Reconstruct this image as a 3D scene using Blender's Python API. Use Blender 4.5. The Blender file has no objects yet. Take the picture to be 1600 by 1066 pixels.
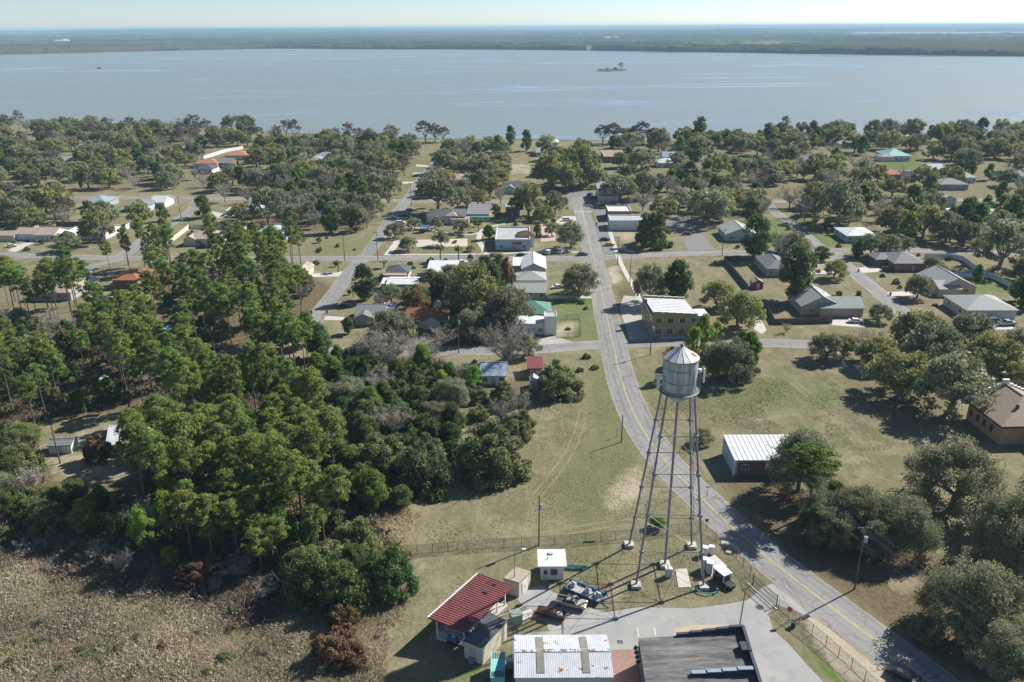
import bpy, bmesh, math, random
import numpy as np
from mathutils import Vector, Matrix

R = math.radians
rng = random.Random(7)
SC = bpy.context.scene
COL = SC.collection

# ---------------------------------------------------------------- survey frame
CAM_H, FPX = 83.0, 1250.0
PITCH = math.atan((533 - 42) / FPX)
ROLL = R(0.3)
c_f = Vector((0, math.cos(PITCH), -math.sin(PITCH)))
c_r0 = Vector((1, 0, 0))
c_u0 = c_r0.cross(c_f)
c_r = c_r0 * math.cos(ROLL) - c_u0 * math.sin(ROLL)
c_u = c_u0 * math.cos(ROLL) + c_r0 * math.sin(ROLL)

def G(px, py, z=0.0):
    """the spot of the place seen at photo pixel px, py on the level z"""
    d = c_f * FPX + c_r * (px - 800) - c_u * (py - 533)
    t = (z - CAM_H) / d.z
    return Vector((d.x * t, d.y * t, z))

def depth_at(p):
    return (Vector(p) - Vector((0, 0, CAM_H))).dot(c_f)

def G2(px, py):
    p = G(px, py)
    return (p.x, p.y)

# ---------------------------------------------------------------- materials
def new_mat(name):
    m = bpy.data.materials.new(name)
    m.use_nodes = True
    nt = m.node_tree
    nt.nodes.clear()
    out = nt.nodes.new('ShaderNodeOutputMaterial')
    return m, nt, out

def N(nt, typ, **kw):
    n = nt.nodes.new(typ)
    for k, v in kw.items():
        if k in n.inputs.keys():
            n.inputs[k].default_value = v
        else:
            setattr(n, k, v)
    return n

def rgba(c):
    return (c[0], c[1], c[2], 1.0)

def noise(nt, coord, scale, detail=4.0, rough=0.6, dist=0.0):
    n = nt.nodes.new('ShaderNodeTexNoise')
    n.inputs['Scale'].default_value = scale
    n.inputs['Detail'].default_value = detail
    n.inputs['Roughness'].default_value = rough
    n.inputs['Distortion'].default_value = dist
    if coord is not None:
        nt.links.new(coord, n.inputs['Vector'])
    return n.outputs['Fac']

def ramp(nt, fac, p0, p1):
    n = nt.nodes.new('ShaderNodeMapRange')
    n.inputs['From Min'].default_value = p0
    n.inputs['From Max'].default_value = p1
    n.clamp = True
    nt.links.new(fac, n.inputs['Value'])
    return n.outputs['Result']

def mixc(nt, fac, a, b):
    n = nt.nodes.new('ShaderNodeMix')
    n.data_type = 'RGBA'
    for val, idx in ((fac, 0), (a, 6), (b, 7)):
        if isinstance(val, (int, float)):
            n.inputs[idx].default_value = val
        elif isinstance(val, (tuple, list)):
            n.inputs[idx].default_value = rgba(val)
        else:
            nt.links.new(val, n.inputs[idx])
    return n.outputs[2]

def math_n(nt, op, a, b=None, clamp=False):
    n = nt.nodes.new('ShaderNodeMath')
    n.operation = op
    n.use_clamp = clamp
    for i, v in enumerate((a, b)):
        if v is None:
            continue
        if isinstance(v, (int, float)):
            n.inputs[i].default_value = v
        else:
            nt.links.new(v, n.inputs[i])
    return n.outputs[0]

def attr(nt, name):
    n = nt.nodes.new('ShaderNodeAttribute')
    n.attribute_name = name
    return n.outputs['Fac']

def bump(nt, h, strength, dist=0.05):
    b = nt.nodes.new('ShaderNodeBump')
    b.inputs['Strength'].default_value = strength
    b.inputs['Distance'].default_value = dist
    nt.links.new(h, b.inputs['Height'])
    return b.outputs['Normal']

def mat(name, c1, c2=None, rough=0.8, scale=1.5, lo=0.35, hi=0.65, metal=0.0, spec=0.3,
        c3=None, s3=0.4, lo3=0.6, hi3=0.72, bmp=0.0, stripes=None, var=0.0):
    """weathered surface: two tones mixed by noise, optional stains (c3), bump and board lines"""
    m, nt, out = new_mat(name)
    p = nt.nodes.new('ShaderNodeBsdfPrincipled')
    tc = nt.nodes.new('ShaderNodeTexCoord').outputs['Object']
    c2 = c2 or tuple(x * 0.85 for x in c1)
    f = ramp(nt, noise(nt, tc, scale, 6), lo, hi)
    c = mixc(nt, f, c1, c2)
    if c3:
        c = mixc(nt, ramp(nt, noise(nt, tc, s3, 7, 0.65), lo3, hi3), c, c3)
    if stripes:
        axis, per, col, wid = stripes
        sx = nt.nodes.new('ShaderNodeSeparateXYZ')
        nt.links.new(tc, sx.inputs[0])
        fr = math_n(nt, 'FRACT', math_n(nt, 'DIVIDE', sx.outputs[axis], per))
        c = mixc(nt, math_n(nt, 'LESS_THAN', fr, wid), c, col)
    if var:
        oi = nt.nodes.new('ShaderNodeObjectInfo')
        hs = nt.nodes.new('ShaderNodeHueSaturation')
        nt.links.new(c, hs.inputs['Color'])
        v = nt.nodes.new('ShaderNodeMapRange')
        v.inputs['To Min'].default_value = 1 - var
        v.inputs['To Max'].default_value = 1 + var
        nt.links.new(oi.outputs['Random'], v.inputs['Value'])
        nt.links.new(v.outputs['Result'], hs.inputs['Value'])
        c = hs.outputs['Color']
    nt.links.new(c, p.inputs['Base Color'])
    p.inputs['Roughness'].default_value = rough
    p.inputs['Metallic'].default_value = metal
    p.inputs['Specular IOR Level'].default_value = spec
    if bmp:
        nt.links.new(bump(nt, noise(nt, tc, scale * 6, 5), bmp), p.inputs['Normal'])
    nt.links.new(p.outputs[0], out.inputs[0])
    return m

def leaf_mat(name, cols, trans=0.3, var=0.22, hue=0.03):
    """leaves: three tones spread over the leaf faces, a shift for each tree, light passing through"""
    m, nt, out = new_mat(name)
    t = attr(nt, 'tint')
    c = mixc(nt, ramp(nt, t, 0.1, 0.5), cols[0], cols[1])
    c = mixc(nt, ramp(nt, t, 0.6, 0.95), c, cols[2])
    oi = nt.nodes.new('ShaderNodeObjectInfo')
    hs = nt.nodes.new('ShaderNodeHueSaturation')
    nt.links.new(c, hs.inputs['Color'])
    v = nt.nodes.new('ShaderNodeMapRange')
    v.inputs['To Min'].default_value = 1 - var
    v.inputs['To Max'].default_value = 1 + var
    nt.links.new(oi.outputs['Random'], v.inputs['Value'])
    nt.links.new(v.outputs['Result'], hs.inputs['Value'])
    r2 = math_n(nt, 'FRACT', math_n(nt, 'MULTIPLY', oi.outputs['Random'], 17.31))
    h = nt.nodes.new('ShaderNodeMapRange')
    h.inputs['To Min'].default_value = 0.5 - hue
    h.inputs['To Max'].default_value = 0.5 + hue
    nt.links.new(r2, h.inputs['Value'])
    nt.links.new(h.outputs['Result'], hs.inputs['Hue'])
    d = nt.nodes.new('ShaderNodeBsdfDiffuse')
    tr = nt.nodes.new('ShaderNodeBsdfTranslucent')
    nt.links.new(hs.outputs['Color'], d.inputs['Color'])
    nt.links.new(hs.outputs['Color'], tr.inputs['Color'])
    mx = nt.nodes.new('ShaderNodeMixShader')
    mx.inputs[0].default_value = trans
    nt.links.new(d.outputs[0], mx.inputs[1])
    nt.links.new(tr.outputs[0], mx.inputs[2])
    nt.links.new(mx.outputs[0], out.inputs[0])
    return m

M = {}
M['white_wall'] = mat('white painted wall', (.72, .72, .70), (.60, .60, .57), scale=.8, c3=(.42, .42, .38), lo3=.66, hi3=.8)
M['cream_wall'] = mat('cream stucco', (.62, .57, .45), (.52, .48, .38), scale=.8)
M['tan_wall'] = mat('tan stucco', (.40, .31, .19), (.34, .26, .15), scale=.6, c3=(.25, .2, .14), lo3=.62, hi3=.8, bmp=.2)
M['pink_wall'] = mat('pinkish stucco', (.50, .40, .33), (.44, .35, .29))
M['brick'] = mat('red brown brick', (.20, .125, .098), (.15, .095, .075), scale=3, stripes=(2, .3, (.28, .2, .17), .12))
M['grey_wall'] = mat('grey siding', (.38, .39, .40), (.32, .33, .34), stripes=(2, .3, (.22, .23, .24), .1))
M['blue_wall'] = mat('pale blue siding', (.42, .52, .58), (.36, .46, .52), stripes=(2, .3, (.28, .36, .42), .1))
M['brown_wall'] = mat('brown siding', (.24, .17, .12), (.19, .14, .10))
M['church_wall'] = mat('terracotta tan stucco', (.52, .335, .22), (.46, .29, .185), scale=.5)
M['white_metal'] = mat('white sheet metal', (.64, .65, .655), (.55, .565, .58), rough=.45, scale=.5, c3=(.45, .43, .4), s3=.35, lo3=.62, hi3=.85)
M['rusty_ridge'] = mat('rusting ridge sheet', (.53, .555, .59), (.46, .485, .52), rough=.5, scale=.7, c3=(.24, .10, .05), s3=1.6, lo3=.50, hi3=.56)
M['rusty_white'] = mat('rust spotted white metal', (.53, .555, .59), (.46, .485, .52), rough=.5, scale=.7, c3=(.22, .10, .05), s3=.9, lo3=.615, hi3=.65)
M['shingle_grey'] = mat('grey shingle', (.24, .24, .245), (.17, .17, .175), scale=2.5, c3=(.3, .29, .27), lo3=.55, hi3=.8, stripes=(2, .25, (.12, .12, .125), .2))
M['shingle_pale'] = mat('pale grey green shingle', (.34, .36, .34), (.28, .30, .29), scale=2, c3=(.24, .25, .24), lo3=.6, hi3=.8)
M['shingle_brown'] = mat('brown shingle', (.31, .235, .18), (.25, .185, .14), scale=3, c3=(.35, .275, .215), lo3=.55, hi3=.8)
M['shingle_tan'] = mat('tan shingle', (.40, .33, .27), (.33, .27, .22), scale=2, c3=(.27, .23, .2), lo3=.6, hi3=.8)
M['shingle_dark'] = mat('charcoal shingle', (.10, .105, .115), (.07, .075, .08), scale=2, c3=(.16, .16, .16), lo3=.6, hi3=.8)
M['orange_roof'] = mat('orange brown shingle', (.36, .15, .07), (.28, .11, .055), scale=1.6, c3=(.22, .12, .08), lo3=.55, hi3=.75)
M['red_roof'] = mat('faded red metal', (.205, .062, .062), (.165, .048, .05), rough=.55, scale=.6)
M['terra_roof'] = mat('terracotta tile', (.42, .20, .12), (.34, .16, .10), scale=2)
M['green_roof'] = mat('green shingle', (.10, .23, .18), (.08, .19, .15), scale=2, c3=(.18, .27, .22), lo3=.6, hi3=.8)
M['teal_roof'] = mat('teal metal', (.20, .40, .40), (.25, .45, .44), rough=.5)
M['blue_tarp'] = mat('blue tarp over shingle', (.16, .25, .36), (.30, .36, .42), rough=.5, scale=.9, lo=.42, hi=.55, c3=(.55, .58, .6), s3=.8, lo3=.56, hi3=.66)
M['bluegrey_roof'] = mat('blue grey metal', (.22, .29, .34), (.27, .34, .39), rough=.5)
M['paleblue_roof'] = mat('pale blue metal', (.42, .52, .58), (.36, .46, .52), rough=.5)
M['flat_roof'] = mat('grey membrane roof', (.42, .43, .44), (.32, .33, .35), scale=.5, c3=(.22, .22, .23), lo3=.58, hi3=.75)
def streaked(name, c1, c2, c3):
    m, nt, out = new_mat(name)
    p = nt.nodes.new('ShaderNodeBsdfPrincipled')
    tc = nt.nodes.new('ShaderNodeTexCoord').outputs['Object']
    mp = nt.nodes.new('ShaderNodeMapping'); mp.inputs['Scale'].default_value = (.12, .9, 1); nt.links.new(tc, mp.inputs['Vector'])
    c = mixc(nt, ramp(nt, noise(nt, mp.outputs[0], 1.3, 7, .65, .8), .36, .66), c1, c2)
    c = mixc(nt, ramp(nt, noise(nt, tc, .3, 6, .6), .5, .72), c, c3)
    c = mixc(nt, math_n(nt, 'MULTIPLY', ramp(nt, noise(nt, mp.outputs[0], 4.0, 4, .6), .55, .7), .5), c, tuple(x * .6 for x in c1))
    sx_ = nt.nodes.new('ShaderNodeSeparateXYZ'); nt.links.new(tc, sx_.inputs[0])
    seam = math_n(nt, 'LESS_THAN', math_n(nt, 'FRACT', math_n(nt, 'DIVIDE', sx_.outputs[1], .95)), .05)
    c = mixc(nt, math_n(nt, 'MULTIPLY', seam, .5), c, (.05, .05, .052))
    nt.links.new(c, p.inputs['Base Color']); p.inputs['Roughness'].default_value = .8; p.inputs['Specular IOR Level'].default_value = .2
    nt.links.new(p.outputs[0], out.inputs[0])
    return m
M['black_roof'] = streaked('black rolled roofing', (.055, .055, .058), (.21, .207, .20), (.13, .125, .12))
M['navy'] = mat('navy painted parapet', (.04, .055, .08), (.03, .042, .065), rough=.6)
M['steel_cap'] = mat('blue grey cap flashing', (.22, .27, .33), (.26, .31, .37), rough=.5)
M['trim'] = mat('white trim', (.72, .72, .70), (.66, .66, .64))
M['trim_brown'] = mat('brown fascia', (.13, .075, .055), (.11, .06, .045))
M['glass'] = mat('dark window glass', (.03, .04, .05), (.05, .06, .07), rough=.12, spec=.6)
M['door_grey'] = mat('grey door', (.42, .45, .48), (.38, .4, .43))
M['garage'] = mat('garage door', (.62, .60, .57), (.56, .54, .52), stripes=(2, .55, (.4, .38, .36), .06))
M['awning_red'] = mat('red awning', (.50, .13, .08), (.42, .11, .07))
M['awning_green'] = mat('green awning', (.05, .33, .26), (.04, .27, .21))
def stained(name, c1, c2, c3, rust):
    m, nt, out = new_mat(name)
    p = nt.nodes.new('ShaderNodeBsdfPrincipled')
    tc = nt.nodes.new('ShaderNodeTexCoord').outputs['Object']
    mp = nt.nodes.new('ShaderNodeMapping'); mp.inputs['Scale'].default_value = (1.1, 1.1, .16); nt.links.new(tc, mp.inputs['Vector'])
    c = mixc(nt, ramp(nt, noise(nt, tc, .8, 7, .7), .35, .65), c1, c2)
    c = mixc(nt, math_n(nt, 'MULTIPLY', ramp(nt, noise(nt, mp.outputs[0], 1.6, 6, .65, .4), .44, .60), .9), c, c3)
    c = mixc(nt, ramp(nt, noise(nt, mp.outputs[0], 2.6, 6, .7), .61, .69), c, rust)
    c = mixc(nt, ramp(nt, noise(nt, tc, 2.6, 6, .7), .60, .68), c, tuple(x * 1.25 for x in c1))
    nt.links.new(c, p.inputs['Base Color']); p.inputs['Roughness'].default_value = .6
    nt.links.new(p.outputs[0], out.inputs[0])
    return m
M['galv'] = stained('weathered tank steel', (.50, .555, .585), (.37, .43, .465), (.21, .25, .275), (.20, .13, .09))
M['galv_leg'] = mat('weathered tower steel', (.26, .265, .27), (.18, .18, .185), rough=.6, scale=.8, c3=(.22, .12, .075), s3=1.2, lo3=.66, hi3=.74)
M['rust'] = mat('rusty steel', (.24, .11, .06), (.32, .20, .13), rough=.8)
M['cone'] = mat('rust streaked white tank roof', (.70, .69, .66), (.60, .59, .56), rough=.5, scale=.9, c3=(.30, .14, .07), s3=.55, lo3=.60, hi3=.68)
M['darksteel'] = mat('dark steel', (.035, .036, .04), (.05, .05, .055), rough=.6)
M['pole_wood'] = mat('weathered pole wood', (.15, .125, .10), (.10, .085, .07), rough=.9)
M['conc'] = mat('concrete', (.40, .385, .36), (.33, .32, .30), scale=.4, c3=(.24, .235, .225), s3=.25, lo3=.55, hi3=.75, bmp=.1)
M['conc_pale'] = mat('pale concrete', (.50, .48, .44), (.43, .41, .38), scale=.5, c3=(.33, .32, .30), lo3=.6, hi3=.8)
M['paver'] = mat('reddish paving', (.30, .19, .155), (.24, .15, .125), scale=1.5)
M['fence_wood'] = mat('weathered wood fence', (.17, .15, .13), (.12, .105, .095), stripes=(0, .3, (.07, .06, .055), .12))
M['fence_white'] = mat('white vinyl fence', (.68, .71, .75), (.62, .65, .69), stripes=(0, 2.4, (.5, .52, .55), .06))
M['fence_cream'] = mat('cream fence', (.62, .58, .46), (.54, .5, .4), stripes=(0, 1.8, (.4, .37, .3), .08))
M['bark'] = mat('grey brown bark', (.23, .205, .18), (.15, .13, .115), rough=.95, scale=2)
M['bark_pine'] = mat('pine bark', (.19, .145, .12), (.12, .09, .075), rough=.95, scale=2)
M['bark_pale'] = mat('pale twig bark', (.27, .25, .225), (.2, .185, .17), rough=.95, scale=2, var=.2)
M['bark_brown'] = mat('brown twig bark', (.20, .135, .105), (.15, .105, .085), rough=.95, scale=2, var=.2)
M['tyre'] = mat('tyre rubber', (.02, .02, .02), (.03, .03, .03), rough=.85)
M['rim'] = mat('wheel rim', (.35, .35, .36), (.3, .3, .31), rough=.35, metal=.7)
M['cabinet'] = mat('pale equipment cabinet', (.52, .55, .54), (.46, .49, .48), rough=.5)
M['cab_green'] = mat('green transformer paint', (.24, .32, .27), (.2, .27, .23), rough=.5)
M['teal_paint'] = mat('teal trailer paint', (.22, .52, .49), (.26, .56, .53), rough=.5, scale=.5, c3=(.15, .2, .19), s3=.8, lo3=.66, hi3=.72)
M['blue_paint'] = mat('blue machine paint', (.045, .12, .25), (.06, .15, .29), rough=.45)
M['cyan_paint'] = mat('turquoise paint', (.08, .34, .42), (.1, .38, .46), rough=.45)
M['yellow_line'] = mat('worn yellow road paint', (.50, .41, .17), (.33, .30, .21), scale=.9, lo=.38, hi=.66)
M['white_line'] = mat('worn white road paint', (.58, .58, .55), (.42, .42, .40), scale=1.2)
M['sign_red'] = mat('stop sign red', (.36, .02, .03), (.33, .02, .03), rough=.4)
M['sign_white'] = mat('sign white', (.75, .75, .74), (.7, .7, .69), rough=.4)
M['sign_brown'] = mat('sign back brown', (.13, .09, .07), (.11, .08, .06), rough=.5)
M['wire'] = mat('aluminium wire', (.5, .51, .52), (.44, .45, .46), rough=.5)
M['water_pool'] = mat('turquoise pool water', (.10, .50, .55), (.12, .55, .6), rough=.1, spec=.5)
M['orange'] = mat('orange plastic', (.55, .14, .04), (.5, .12, .04), rough=.5)

L = {
 'oak': leaf_mat('live oak leaves', [(.142, .160, .085), (.264, .282, .160), (.471, .461, .330)], 0.42),
 'olive': leaf_mat('olive oak leaves', [(.145, .167, .061), (.307, .317, .128), (.478, .453, .222)], 0.42),
 'moss': leaf_mat('mossy oak leaves', [(.128, .146, .076), (.230, .243, .142), (.385, .385, .263)], 0.42),
 'dark': leaf_mat('dark broad leaves', [(.060, .102, .038), (.120, .180, .062), (.240, .294, .120)], 0.42),
 'green': leaf_mat('fresh green leaves', [(.092, .169, .037), (.169, .270, .059), (.270, .371, .101)], 0.47),
 'lime': leaf_mat('lime green leaves', [(.157, .242, .036), (.254, .363, .061), (.339, .448, .109)], 0.50),
 'pine': leaf_mat('pine needles', [(.105, .155, .045), (.215, .285, .080), (.38, .43, .14)], 0.42, .18),
 'shrub': leaf_mat('scrub leaves', [(.112, .145, .061), (.217, .250, .109), (.380, .390, .209)], 0.42),
 'rust': leaf_mat('dead rust brown leaves', [(.15, .085, .045), (.24, .15, .085), (.34, .25, .16)], 0.42),
 'bare': leaf_mat('sparse twigs', [(.215, .198, .174), (.330, .306, .265), (.447, .413, .363)], 0.22),
 'cyp': leaf_mat('brown cypress twigs', [(.125, .106, .090), (.194, .163, .138), (.275, .231, .194)], 0.20),
 'palm': leaf_mat('palm fronds', [(.086, .133, .055), (.156, .203, .094), (.265, .288, .156)], 0.42),
 'reed': leaf_mat('dry reeds', [(.245, .21, .15), (.44, .378, .275), (.58, .51, .37)], 0.37, .0, .0),
 'brush': leaf_mat('dormant brush twigs', [(.105, .084, .076), (.189, .154, .133), (.322, .273, .217)], 0.20, .0, .0),
 'under': leaf_mat('undergrowth leaves', [(.065, .068, .042), (.124, .114, .072), (.208, .176, .124)], 0.32, .0, .0),
}

# ---------------------------------------------------------------- mesh helpers
def np_mesh(name, V, F, tint=None, mats=(), smooth=False):
    """mesh from arrays of vertices and quads/triangles (all faces of one size)"""
    V = np.asarray(V, dtype=np.float32).reshape(-1, 3)
    F = np.asarray(F, dtype=np.int32)
    n, k = F.shape
    me = bpy.data.meshes.new(name)
    me.vertices.add(len(V)); me.vertices.foreach_set('co', V.ravel())
    me.loops.add(n * k); me.loops.foreach_set('vertex_index', F.ravel())
    me.polygons.add(n)
    me.polygons.foreach_set('loop_start', np.arange(0, n * k, k, dtype=np.int32))
    me.polygons.foreach_set('loop_total', np.full(n, k, dtype=np.int32))
    if smooth:
        me.polygons.foreach_set('use_smooth', np.ones(n, dtype=bool))
    if tint is not None:
        a = me.attributes.new('tint', 'FLOAT', 'FACE')
        a.data.foreach_set('value', np.asarray(tint, dtype=np.float32))
    for m in mats:
        me.materials.append(m)
    me.update(calc_edges=True)
    return me

class MB:
    """collects boxes, bars, prisms and sheets into one mesh"""
    def __init__(s):
        s.v, s.f, s.m = [], [], []
    def add(s, vs, fs, mi=0):
        b = len(s.v)
        s.v += [tuple(v) for v in vs]
        for f in fs:
            s.f.append(tuple(i + b for i in f)); s.m.append(mi)
    def box(s, cx, cy, cz, sx, sy, sz, rz=0.0, mi=0):
        c, n = math.cos(rz), math.sin(rz)
        vs = []
        for dz in (-.5, .5):
            for dx, dy in ((-.5, -.5), (.5, -.5), (.5, .5), (-.5, .5)):
                x, y = dx * sx, dy * sy
                vs.append((cx + x * c - y * n, cy + x * n + y * c, cz + dz * sz))
        s.add(vs, [(3, 2, 1, 0), (4, 5, 6, 7), (0, 1, 5, 4), (1, 2, 6, 5), (2, 3, 7, 6), (3, 0, 4, 7)], mi)
    def prism(s, poly, z0, z1, mi=0, cap=True):
        n = len(poly)
        a = sum(poly[i][0] * poly[(i + 1) % n][1] - poly[(i + 1) % n][0] * poly[i][1] for i in range(n))
        if a < 0:
            poly = list(reversed(poly))
        zz0 = z0 if isinstance(z0, (list, tuple)) else [z0] * n
        vs = [(p[0], p[1], zz0[i]) for i, p in enumerate(poly)] + [(p[0], p[1], z1) for p in poly]
        fs = [(i, (i + 1) % n, n + (i + 1) % n, n + i) for i in range(n)]
        if cap:
            fs += [tuple(range(n - 1, -1, -1)), tuple(range(n, 2 * n))]
        s.add(vs, fs, mi)
    def slab(s, quad, t, mi=0):
        """closed plate under the given top polygon"""
        q = [Vector(p) for p in quad]
        n = len(q)
        nor = (q[1] - q[0]).cross(q[2] - q[0]).normalized()
        if nor.z < 0:
            q.reverse(); nor = -nor
        lo = [p - Vector((0, 0, t)) for p in q]
        s.add(q + lo, [tuple(range(n)), tuple(range(2 * n - 1, n - 1, -1))] +
              [((i + 1) % n, i, n + i, n + (i + 1) % n) for i in range(n)], mi)
    def cyl(s, p0, p1, r0, r1=None, n=8, mi=0, cap=True):
        r1 = r0 if r1 is None else r1
        p0, p1 = Vector(p0), Vector(p1)
        d = (p1 - p0).normalized()
        a = Vector((0, 0, 1)) if abs(d.z) < .9 else Vector((1, 0, 0))
        u = d.cross(a).normalized(); w = d.cross(u)
        vs = []
        for p, r in ((p0, r0), (p1, r1)):
            for i in range(n):
                t = 2 * math.pi * i / n
                vs.append(p + (u * math.cos(t) + w * math.sin(t)) * r)
        fs = [(i, (i + 1) % n, n + (i + 1) % n, n + i) for i in range(n)]
        fs = [tuple(reversed(f)) for f in fs]
        if cap:
            fs += [tuple(range(n)), tuple(range(2 * n - 1, n - 1, -1))]
        s.add(vs, fs, mi)
    def lathe(s, cx, cy, prof, n=24, mi=0):
        vs, fs = [], []
        k = len(prof)
        for i in range(n):
            t = 2 * math.pi * i / n
            for r, z in prof:
                vs.append((cx + r * math.cos(t), cy + r * math.sin(t), z))
        for i in range(n):
            j = (i + 1) % n
            for a in range(k - 1):
                fs.append((i * k + a, j * k + a, j * k + a + 1, i * k + a + 1))
        s.add(vs, fs, mi)
    def mesh(s, name, mats, smooth=False):
        me = bpy.data.meshes.new(name)
        me.from_pydata(s.v, [], s.f)
        for m in (mats if isinstance(mats, (list, tuple)) else [mats]):
            me.materials.append(m)
        me.polygons.foreach_set('material_index', s.m)
        if smooth:
            me.polygons.foreach_set('use_smooth', [True] * len(s.f))
        me.update()
        return me
    def build(s, name, mats, parent=None, smooth=False):
        return obj(name, s.mesh(name, mats, smooth), parent)

def obj(name, me, parent=None, loc=None):
    o = bpy.data.objects.new(name, me)
    COL.objects.link(o)
    if parent is not None:
        o.parent = parent
    if loc is not None:
        o.location = loc
    return o

LAND = []     # landmark phrases with their spots, for telling look-alike trees apart
def tag(o, label, cat, group=None, lm=None, kind=None):
    if label: o['label'] = label
    if cat: o['category'] = cat
    if group: o['group'] = group
    if kind: o['kind'] = kind
    if lm: LAND.append((lm, o.location.x, o.location.y))
    return o

def thing(name, label, cat, loc=(0, 0, 0), rz=0.0, group=None, lm=None):
    o = bpy.data.objects.new(name, None)
    COL.objects.link(o)
    o.empty_display_size = .5
    o.location = loc
    o.rotation_euler = (0, 0, rz)
    return tag(o, label, cat, group, lm)

def struct(o):
    o['kind'] = 'structure'
    return o
HAZE, SUN, SKY, EXPO = 0.95e-4, 5.0, 0.078, 0.75
# ================================================================ ROADS (survey in photo pixels -> ground metres)
def P(*pts):
    return [G2(x, y) for x, y in pts]

ROADS = []       # (polyline, half width) kept free of trees
def smooth_line(pts, n=3):
    for _ in range(n):
        q = [pts[0]]
        for a, b in zip(pts[:-1], pts[1:]):
            q.append((a[0] * .75 + b[0] * .25, a[1] * .75 + b[1] * .25))
            q.append((a[0] * .25 + b[0] * .75, a[1] * .25 + b[1] * .75))
        q.append(pts[-1])
        pts = q
    return pts

def ribbon(name, pts, w, z, m, off=0.0, dash=None):
    """flat strip along a centre line; 'across' and 'along' in metres ride on it for the wear"""
    V, F, A, S = [], [], [], []
    s = 0.0
    n = len(pts)
    ns = 6
    for i in range(n):
        a = Vector(pts[max(0, i - 1)]); b = Vector(pts[min(n - 1, i + 1)])
        d = (b - a).normalized(); nr = Vector((d.y, -d.x))
        if i: s += (Vector(pts[i]) - Vector(pts[i - 1])).length
        for k in range(ns + 1):
            t = (k / ns - .5) * w + off
            p = Vector(pts[i]) + nr * t
            V.append((p.x, p.y, z)); A.append(t); S.append(s)
    for i in range(n - 1):
        for k in range(ns):
            q = i * (ns + 1) + k
            F.append((q, q + 1, q + ns + 2, q + ns + 1))
    V = np.array(V); F = np.array(F)
    me = np_mesh(name, V, F, mats=[m])
    for nm, dat in (('across', A), ('along', S)):
        at = me.attributes.new(nm, 'FLOAT', 'POINT')
        at.data.foreach_set('value', np.array(dat, dtype=np.float32))
    # normals up
    if me.polygons[0].normal.z < 0:
        me.flip_normals()
    return struct(obj(name, me))

def asphalt(name, c, tr, edge):
    m, nt, out = new_mat(name)
    p = nt.nodes.new('ShaderNodeBsdfPrincipled')
    tc = nt.nodes.new('ShaderNodeTexCoord').outputs['Object']
    ac = attr(nt, 'across'); al = attr(nt, 'along')
    cv = nt.nodes.new('ShaderNodeCombineXYZ')
    nt.links.new(math_n(nt, 'MULTIPLY', al, .06), cv.inputs[0]); nt.links.new(ac, cv.inputs[1])
    streak = noise(nt, cv.outputs[0], 1.6, 5, .6)
    col = mixc(nt, ramp(nt, noise(nt, tc, .12, 5), .35, .7), c, tuple(x * .86 for x in c))
    col = mixc(nt, ramp(nt, streak, .42, .66), col, tuple(x * .74 for x in c))
    # patched stretches, some darker, some paler
    vp = nt.nodes.new('ShaderNodeTexVoronoi'); vp.distance = 'CHEBYCHEV'; vp.inputs['Scale'].default_value = 1.0
    cp_ = nt.nodes.new('ShaderNodeCombineXYZ'); nt.links.new(math_n(nt, 'MULTIPLY', al, .055), cp_.inputs[0]); nt.links.new(math_n(nt, 'MULTIPLY', ac, .27), cp_.inputs[1])
    nt.links.new(cp_.outputs[0], vp.inputs['Vector'])
    sc_ = nt.nodes.new('ShaderNodeSeparateColor'); nt.links.new(vp.outputs['Color'], sc_.inputs[0])
    col = mixc(nt, math_n(nt, 'MULTIPLY', math_n(nt, 'GREATER_THAN', sc_.outputs[0], .66), .22), col, (.12, .12, .122))
    col = mixc(nt, math_n(nt, 'MULTIPLY', math_n(nt, 'GREATER_THAN', sc_.outputs[1], .72), .2), col, (.36, .35, .335))
    # oil and drip darkening down each lane
    # wheel paths, paler than the crown of each lane
    ab = math_n(nt, 'ABSOLUTE', ac)
    wp = math_n(nt, 'ABSOLUTE', math_n(nt, 'SUBTRACT', math_n(nt, 'ABSOLUTE', math_n(nt, 'SUBTRACT', ab, 1.75)), .8))
    col = mixc(nt, math_n(nt, 'MULTIPLY', math_n(nt, 'SUBTRACT', 1.0, ramp(nt, wp, .1, .5)), tr), col, tuple(x * 1.2 for x in c))
    # hairline cracks
    vo = nt.nodes.new('ShaderNodeTexVoronoi'); vo.feature = 'DISTANCE_TO_EDGE'; vo.inputs['Scale'].default_value = .16
    wn = nt.nodes.new('ShaderNodeTexNoise'); wn.inputs['Scale'].default_value = .5; nt.links.new(tc, wn.inputs['Vector'])
    va = nt.nodes.new('ShaderNodeVectorMath'); va.operation = 'MULTIPLY_ADD'
    nt.links.new(wn.outputs['Color'], va.inputs[0]); va.inputs[1].default_value = (3, 3, 0); nt.links.new(tc, va.inputs[2])
    nt.links.new(va.outputs[0], vo.inputs['Vector'])
    crk = math_n(nt, 'LESS_THAN', vo.outputs['Distance'], .012)
    col = mixc(nt, math_n(nt, 'MULTIPLY', crk, .6), col, tuple(x * .45 for x in c))
    # sand washed onto the edges
    en = math_n(nt, 'ADD', ab, math_n(nt, 'MULTIPLY', noise(nt, tc, .5, 5), 1.6))
    col = mixc(nt, math_n(nt, 'MULTIPLY', ramp(nt, en, edge[0], edge[1]), .75), col, (.36, .31, .235))
    nt.links.new(col, p.inputs['Base Color'])
    p.inputs['Roughness'].default_value = .85
    p.inputs['Specular IOR Level'].default_value = .25
    nt.links.new(bump(nt, noise(nt, tc, 18, 4), .15, .02), p.inputs['Normal'])
    nt.links.new(p.outputs[0], out.inputs[0])
    return m

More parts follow.
